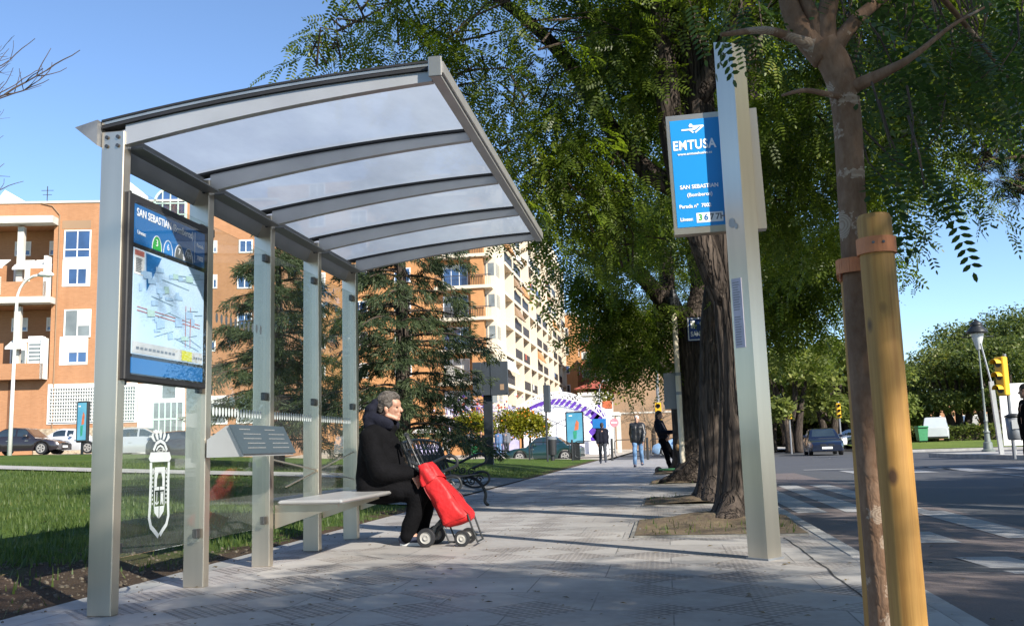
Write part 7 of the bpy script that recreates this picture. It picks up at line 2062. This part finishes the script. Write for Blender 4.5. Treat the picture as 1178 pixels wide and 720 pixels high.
b = MB(); b.lathe((xt,42,tpz.z+.645), [(.44,0),(.40,.10),(.26,.26),(.24,.30),(.27,.33),(.22,.44),(.08,.52),(.02,.62)], 16); hd_ = b.build('hood', M['blackmetal'], t, True)
b = MB(); b.tube([(xt-.62,42,tpz.z+.50),(xt+.62,42,tpz.z+.50)], .025, 6); b.build('cross_bar', M['blackmetal'], po)
a, c = P(1153, 528, 36), P(1215, 439, 36)
t = thing('hoarding', ((a.x+c.x)/2, 36, .06), 'blank white hoarding panel on steel posts at the right edge', 'hoarding')
b = MB(); b.box(a.x+.12, 36, .35, c.x, 36.08, c.z); b.build('panel', M['white'], t)
b = MB(); b.bar((a.x,36.0,.06),(a.x-.12,36.0,c.z+.1),.14,.14); b.build('post', M['steel_light'], t); b = MB(); b.tube([(a.x-.12,36,c.z+.1),(a.x-.34,36,P(1146,394,36).z)],.03,6); b.build('mast', M['steel_light'], t)
b = MB(); b.bar((a.x+.5,36.2,.06),(a.x+.5,36.2,c.z-.1),.10,.10); b.build('post', M['steel_light'], t)
# green containers, hedge and van under the dark trees
p = P(1061, 508, 70); z = .30
t = thing('waste_container', (p.x, 70, z), 'green wheeled waste container standing on the far lawn', 'waste container')
h_ = P(1061,492,70).z-z
b = MB(); b.hexa([(p.x-.26,69.6,z+.12),(p.x+.26,69.6,z+.12),(p.x+.26,70.4,z+.12),(p.x-.26,70.4,z+.12),(p.x-.33,69.5,z+h_),(p.x+.33,69.5,z+h_),(p.x+.33,70.5,z+h_),(p.x-.33,70.5,z+h_)]); b.build('body', M['green'], t)
b = MB(); b.rbox(p.x-.36,69.4,z+h_+.002,p.x+.36,70.6,z+h_+.12,.04); b.build('lid', M['green'], t)
for sx_ in (-.22,.22):
    b = MB(); b.lathe((p.x+sx_,69.75,z+.08), [(.02,-.03),(.08,-.03),(.08,.03),(.02,.03)], 10, 'x'); b.build('wheel', M['black'], t)
hb = P(1110, 500, 77)
for k, (u0_, u1_) in enumerate(((1032,1075),(1086,1200))):
    a, c = P(u0_, 500, 78), P(u1_, 500, 78); rn = np.random.default_rng(k)
    n = 2600 if k else 1200; pos = np.stack([rn.uniform(a.x,c.x,n), 78+rn.normal(size=n)*.35, .3+1.15*rn.uniform(size=n)**.7], 1)
    t = thing('hedge', ((a.x+c.x)/2, 78, .3), 'clipped dark hedge under the park trees left of the white van' if k == 0 else 'longer clipped dark hedge under the park trees right of the white van', 'hedge', 'park hedges')
    link('foliage', quads_mesh('foliage', place(LQ, pos, rn.uniform(0,6.28,n), rn.normal(.2,.6,n), rn.normal(0,.6,n), rn.uniform(.8,1.3,n)), M['leafdark']), t)
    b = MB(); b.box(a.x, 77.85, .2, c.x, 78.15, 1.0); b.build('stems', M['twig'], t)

rn = np.random.default_rng(77)
a, c = P(866, 500, 104), P(1050, 500, 104); n = 6000
pos = np.stack([rn.uniform(a.x,c.x,n), 104+rn.normal(size=n)*.6, .0+4.2*rn.uniform(size=n)**.8], 1)
t = thing('hedge', ((a.x+c.x)/2, 104, 0), 'tall dark screen of shrubs closing the view beyond the dark blue car', 'hedge', 'park hedges')
link('foliage', quads_mesh('foliage', place(LQ, pos, rn.uniform(0,6.28,n), rn.normal(.2,.6,n), rn.normal(0,.6,n), rn.uniform(1.4,2.4,n)), M['leafdark']), t)
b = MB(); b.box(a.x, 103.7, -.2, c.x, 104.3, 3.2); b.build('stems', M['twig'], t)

# ------------------------------------------------------------------ vehicles
def car_paint(name, c): return mat(name, c, .28, .25, .04, 2, spec=.6, coat=1.0)
M['taillight'] = mat('red_lens', (.35,.01,.01), .2, 0, .1, 5); M['headlight'] = mat('headlight_lens', (.6,.62,.65), .08, .2, .1, 10, coat=1)
M['carglass'] = mat('car_glass', (.02,.03,.035), .05, 0, .3, 1, spec=1, coat=1)
M['plate'] = mat('number_plate', (.75,.75,.72), .5, 0, .02, 3)
def lerp_prof(pr, x):
    for (x0, z0), (x1, z1) in zip(pr[:-1], pr[1:]):
        if x0 <= x <= x1: return z0+(z1-z0)*(x-x0)/(x1-x0)
    return pr[0][1] if x < pr[0][0] else pr[-1][1]
def car(name, loc, heading, paint, label, L=4.4, Wd=1.75, Hh=1.45, kind='saloon', cat='car', group=None):
    """local x forward. profile: hood line / roof line"""
    t = thing(name, loc, label, cat, group, R(heading))
    hl = L/2; w = Wd/2
    wb = .30*L
    if kind == 'saloon': belt = [(-hl,.78),(-hl+.25,.92),(-hl+.9,.94),(.0,.93),(hl-1.35,.88),(hl-.5,.78),(hl-.08,.66),(hl,.55)]; roof = [(-hl+.75,.93),(-hl+1.35,Hh-.06),(-.35,Hh),(.35,Hh-.05),(hl-1.25,.90)]
    elif kind == 'suv': belt = [(-hl,.85),(-hl+.12,1.0),(.0,.99),(hl-1.1,1.0),(hl-.4,.90),(hl-.06,.76),(hl,.6)]; roof = [(-hl+.12,1.0),(-hl+.42,Hh-.1),(-.6,Hh),(.2,Hh-.03),(hl-1.05,1.02)]
    else: belt = [(-hl,1.0),(-hl+.05,1.05),(hl-1.0,1.05),(hl-.35,.92),(hl-.05,.75),(hl,.6)]; roof = [(-hl+.03,1.06),(-hl+.10,Hh-.05),(-.5,Hh),(.55,Hh-.06),(hl-.85,1.06)]
    # lower body : lofted sections with wheel arches
    b = MB(); n = 40; secs = []; wr = .32 if kind != 'suv' else .36
    xs = [-hl+L*k/n for k in range(n+1)]
    for x in xs:
        zt = lerp_prof(belt, x); zl = .20+.10*max(0, (abs(x)-hl+.35)/.35)
        for xc in (-wb, wb):
            dxx = abs(x-xc)
            if dxx < wr+.06: zl = max(zl, math.sqrt((wr+.06)**2-dxx**2)+wr*.9)
        e = max(0, (abs(x)-(hl-.55))/.55); ww = w*(1-.16*e**2.2)
        zl = min(zl, zt-.05)
        secs.append([(x,-ww*.96,zl),(x,-ww,zl+.25*(zt-zl)),(x,-ww,zl+.62*(zt-zl)),(x,-ww*.94,zt-.02),(x,-ww*.80,zt),(x,ww*.80,zt),(x,ww*.94,zt-.02),(x,ww,zl+.62*(zt-zl)),(x,ww,zl+.25*(zt-zl)),(x,ww*.96,zl)])
    vs = [p for s_ in secs for p in s_]; m_ = 10; fs = []
    for k in range(n):
        for j in range(m_): fs.append((k*m_+j, (k+1)*m_+j, (k+1)*m_+(j+1)%m_, k*m_+(j+1)%m_))
    fs += [tuple(range(m_)), tuple(n*m_+j for j in range(m_-1,-1,-1))]
    b.add(vs, fs); body = b.build('body', paint, t, 'auto', False)
    # cabin
    x0, x1 = roof[0][0], roof[-1][0]; nn = 22; secs = []
    for k in range(nn+1):
        x = x0+(x1-x0)*k/nn; zt = max(lerp_prof(roof, x), lerp_prof(belt, x)+.005); zl = lerp_prof(belt, x)-.03
        f = (zt-zl)/(Hh-.9); wt = w*(.92-.20*min(1, f)); secs.append([(x,-w*.90,zl),(x,-(w*.90+wt)/2-.01,(zl+zt)/2),(x,-wt,zt-.05*min(1,f)),(x,-wt*.82,zt),(x,wt*.82,zt),(x,wt,zt-.05*min(1,f)),(x,(w*.90+wt)/2+.01,(zl+zt)/2),(x,w*.90,zl)])
    b = MB(); vs = [p for s_ in secs for p in s_]; m_ = 8; fs = []
    for k in range(nn):
        for j in range(m_): fs.append((k*m_+j, (k+1)*m_+j, (k+1)*m_+(j+1)%m_, k*m_+(j+1)%m_))
    fs += [tuple(range(m_)), tuple(nn*m_+j for j in range(m_-1,-1,-1))]
    b.add(vs, fs); cab = b.build('cabin', paint, t, 'auto', False)
    # glazing laid just proud of the cabin
    def csec(x, s, f):     # point on cabin flank: s=-1/1 side, f 0..1 height
        zt = max(lerp_prof(roof, x), lerp_prof(belt, x)+.005); zl = lerp_prof(belt, x)-.03; ff = (zt-zl)/(Hh-.9); wt = w*(.92-.20*min(1, ff))
        lo = (w*.90, zl); mi_ = ((w*.90+wt)/2+.01, (zl+zt)/2); hi = (wt, zt-.05*min(1,ff))
        p_ = (lo[0]+(mi_[0]-lo[0])*f*2, lo[1]+(mi_[1]-lo[1])*f*2) if f < .5 else (mi_[0]+(hi[0]-mi_[0])*(f-.5)*2, mi_[1]+(hi[1]-mi_[1])*(f-.5)*2)
        return Vector((x, s*(p_[0]+.006), p_[1]))
    spans = [(x0+.45, -.12), (-.02, x1-.42)] if kind != 'van' else [(x1-1.1, x1-.35)]
    for s in (-1, 1):
        for (xa, xb) in spans:
            g = MB(); k_ = 8
            for k in range(k_):
                a, c = xa+(xb-xa)*k/k_, xa+(xb-xa)*(k+1)/k_
                g.poly([csec(a,s,.16), csec(c,s,.16), csec(c,s,.50), csec(a,s,.50)][::s]); g.poly([csec(a,s,.50), csec(c,s,.50), csec(c,s,.90), csec(a,s,.90)][::s])
            g.build('side_window', M['carglass'], t, False, False)
    def slope(xa, xb, front):
        g = MB(); k_ = 6
        for k in range(k_):
            a, c = xa+(xb-xa)*k/k_, xa+(xb-xa)*(k+1)/k_
            def e_(x, s):
                zt = max(lerp_prof(roof, x), lerp_prof(belt, x)+.005); zl = lerp_prof(belt, x)-.03; ff = (zt-zl)/(Hh-.9); wt = w*(.92-.20*min(1, ff)); return Vector((x, s*wt*.80, zt+.006))
            g.poly([e_(a,-1), e_(c,-1), e_(c,1), e_(a,1)])
        g.build('windscreen' if front else 'rear_window', M['carglass'], t, False, False)
    slope(roof[-2][0]+.06, roof[-1][0]-.10, True)
    if kind != 'van': slope(roof[0][0]+.08, roof[1][0]-.05, False)
    for xc in (-wb, wb):
        for s in (-1, 1):
            g = MB(); c_ = (xc, s*(w-.115), wr); g.lathe(c_, [(wr*.6,-.10),(wr*.95,-.10),(wr,-.07),(wr,.07),(wr*.95,.10),(wr*.6,.10)], 22, 'y'); wh = g.build('wheel', M['black'], t, 'auto', False)
            g = MB(); yy = s*(w-.115)+s*.101
            n_ = 5
            g.lathe((xc, yy-s*.03, wr), [(.02,0),(wr*.62,0)], 18, 'y', False)
            for k in range(n_):
                a = 6.2832*k/n_; g.bar((xc,yy,wr),(xc+wr*.62*math.cos(a),yy,wr+wr*.62*math.sin(a)),.07,.02,(0,1,0))
            n2 = 18
            for k in range(n2): a, c2 = 6.2832*k/n2, 6.2832*(k+1)/n2; g.bar((xc+wr*.62*math.cos(a),yy,wr+wr*.62*math.sin(a)),(xc+wr*.62*math.cos(c2),yy,wr+wr*.62*math.sin(c2)),.05,.025,(0,1,0))
            g.build('rim', M['rim'], wh, False, False)
    for s in (-1, 1):
        z = lerp_prof(belt, hl-.12)-.14
        g = MB(); g.hexa([(hl-.06,s*w*.46,z-.06),(hl-.20,s*w*.83,z-.05),(hl-.34,s*w*.88,z+.0),(hl-.20,s*w*.46,z-.0),(hl-.05,s*w*.46,z+.07),(hl-.17,s*w*.84,z+.08),(hl-.36,s*w*.885,z+.11),(hl-.20,s*w*.46,z+.08)]); g.build('headlight', M['headlight'], t, False, False)
        g = MB(); g.hexa([(-hl+.02,s*w*.5,z),(-hl+.12,s*w*.86,z),(-hl+.2,s*w*.87,z),(-hl+.12,s*w*.5,z),(-hl+.00,s*w*.5,z+.16),(-hl+.10,s*w*.87,z+.16),(-hl+.2,s*w*.88,z+.16),(-hl+.12,s*w*.5,z+.16)]); g.build('tail_light', M['taillight'], t, False, False)
        g = MB(); xm = roof[-1][0]-.45; g.rbox(xm-.09, s*(w+.06)-.09, .93, xm+.06, s*(w+.06)+.09, 1.07, .03); g.build('mirror', paint, t, False, False)
        g = MB(); g.rbox(-.55, s*(w+.004)-.012, .72, -.36, s*(w+.004)+.012, .755, .008); g.rbox(.45, s*(w+.004)-.012, .72, .64, s*(w+.004)+.012, .755, .008); g.build('door_handle', M['chrome'] if kind == 'saloon' else paint, t, False, False)
    g = MB(); zg = lerp_prof(belt, hl-.12)-.20
    for s in (-1, 1): g.rbox(hl-.06, s*.20-.16, zg, hl+.012, s*.20+.16, zg+.13, .02)
    g.build('grille', M['blackmetal'], t, False, False)
    g = MB(); g.box(hl-.02, -.26, .34, hl+.02, .26, .45); g.build('number_plate', M['plate'], t, False, False)
    g = MB(); g.rbox(hl-.14, -w*.88, .21, hl+.006, w*.88, .33, .03); g.build('bumper', M['black'] if kind != 'saloon' else paint, t, False, False)
    g = MB(); g.rbox(-hl-.006, -w*.88, .25, -hl+.16, w*.88, .40, .03); g.build('bumper', M['black'] if kind != 'saloon' else paint, t, False, False)
    return t
pc = P(947, 522, 54); pc.z = ROADZ
hd_car = math.degrees(math.atan2(-pc.y, -pc.x))-10+2
car('car', pc, hd_car+14, car_paint('dark_blue_paint', (.006,.011,.030)), 'dark blue saloon car driving towards us across the junction', Hh=1.44)
p = P(985, 515, 72); p.z = ROADZ; car('car', p, 215, car_paint('white_car_paint', (.62,.63,.64)), 'white car half hidden behind the stake and the dark blue saloon', kind='suv', Hh=1.5)
p = P(1076, 507, 75.5); p.z = .3; car('van', p, 78, car_paint('white_van_paint', (.62,.64,.66)), 'white delivery van seen from behind under the dark trees', L=4.3, Wd=1.8, Hh=1.8, kind='van', cat='van')
# cars along the left street
def carL(u, v, y, hd, c, lab, **k):
    p = P(u, v, y); p.z = gz(p.x, p.y)+.03; return car('car', p, hd, car_paint('car_paint', c), lab, group='cars parked along the left street', **k)
carL(28, 521, 47, 8, (.022,.016,.018), 'dark brown parked car at the far left edge', Hh=1.46)
carL(84, 521, 49.5, 8, (.62,.63,.65), 'white parked car mostly hidden by the poster stand and shelter post', Hh=1.42, L=4.0)
carL(166, 521, 48, 10, (.40,.41,.42), 'silver parked car seen through the first glass pane', kind='suv', Hh=1.55, L=4.3)
carL(222, 521, 47, 10, (.02,.022,.026), 'black parked car behind the second shelter post', kind='suv', Hh=1.5)
p = P(627, 520, 54); p.z = ROADZ; car('car', p, 176, car_paint('green_car_paint', (.008,.035,.034)), 'dark green car passing behind the black railing and bin', kind='saloon', L=4.3)
p = P(672, 521, 53.5); 
p = P(792, 514, 62); p.z = ROADZ; car('car', p, 172, car_paint('light_blue_paint', (.30,.45,.62)), 'pale blue car behind the person leaning at the tree', kind='suv', Hh=1.5)
# red and white round no-entry style sign and blue sign near the stage
p = P(706.5, 486, 66)
t = thing('road_sign', (p.x, 66, .1), 'round red and white road sign with a blue plate beside it', 'road sign')
b = MB(); b.tube([(p.x,66.05,.05),(p.x,66.05,p.z+.5)], .04, 8); b.build('pole', M['steel_light'], t)
b = MB(); b.lathe((p.x,65.99,p.z), [(.30,0),(.30,.03)], 20, 'y'); ds = b.build('disc', mat('sign_pink', (.55,.22,.25), .4), t)
b = MB(); b.box(p.x-.20, 65.975, p.z-.05, p.x+.20, 65.985, p.z+.05); b.build('bar', M['white'], ds)
b = MB(); b.rbox(p.x-1.5, 66.0, p.z-.35, p.x-.55, 66.05, p.z+.30, .02); b.tube([(p.x-1.0,66.08,.05),(p.x-1.0,66.08,p.z)], .04, 8); b.build('blue_plate', M['boardblue'], t)
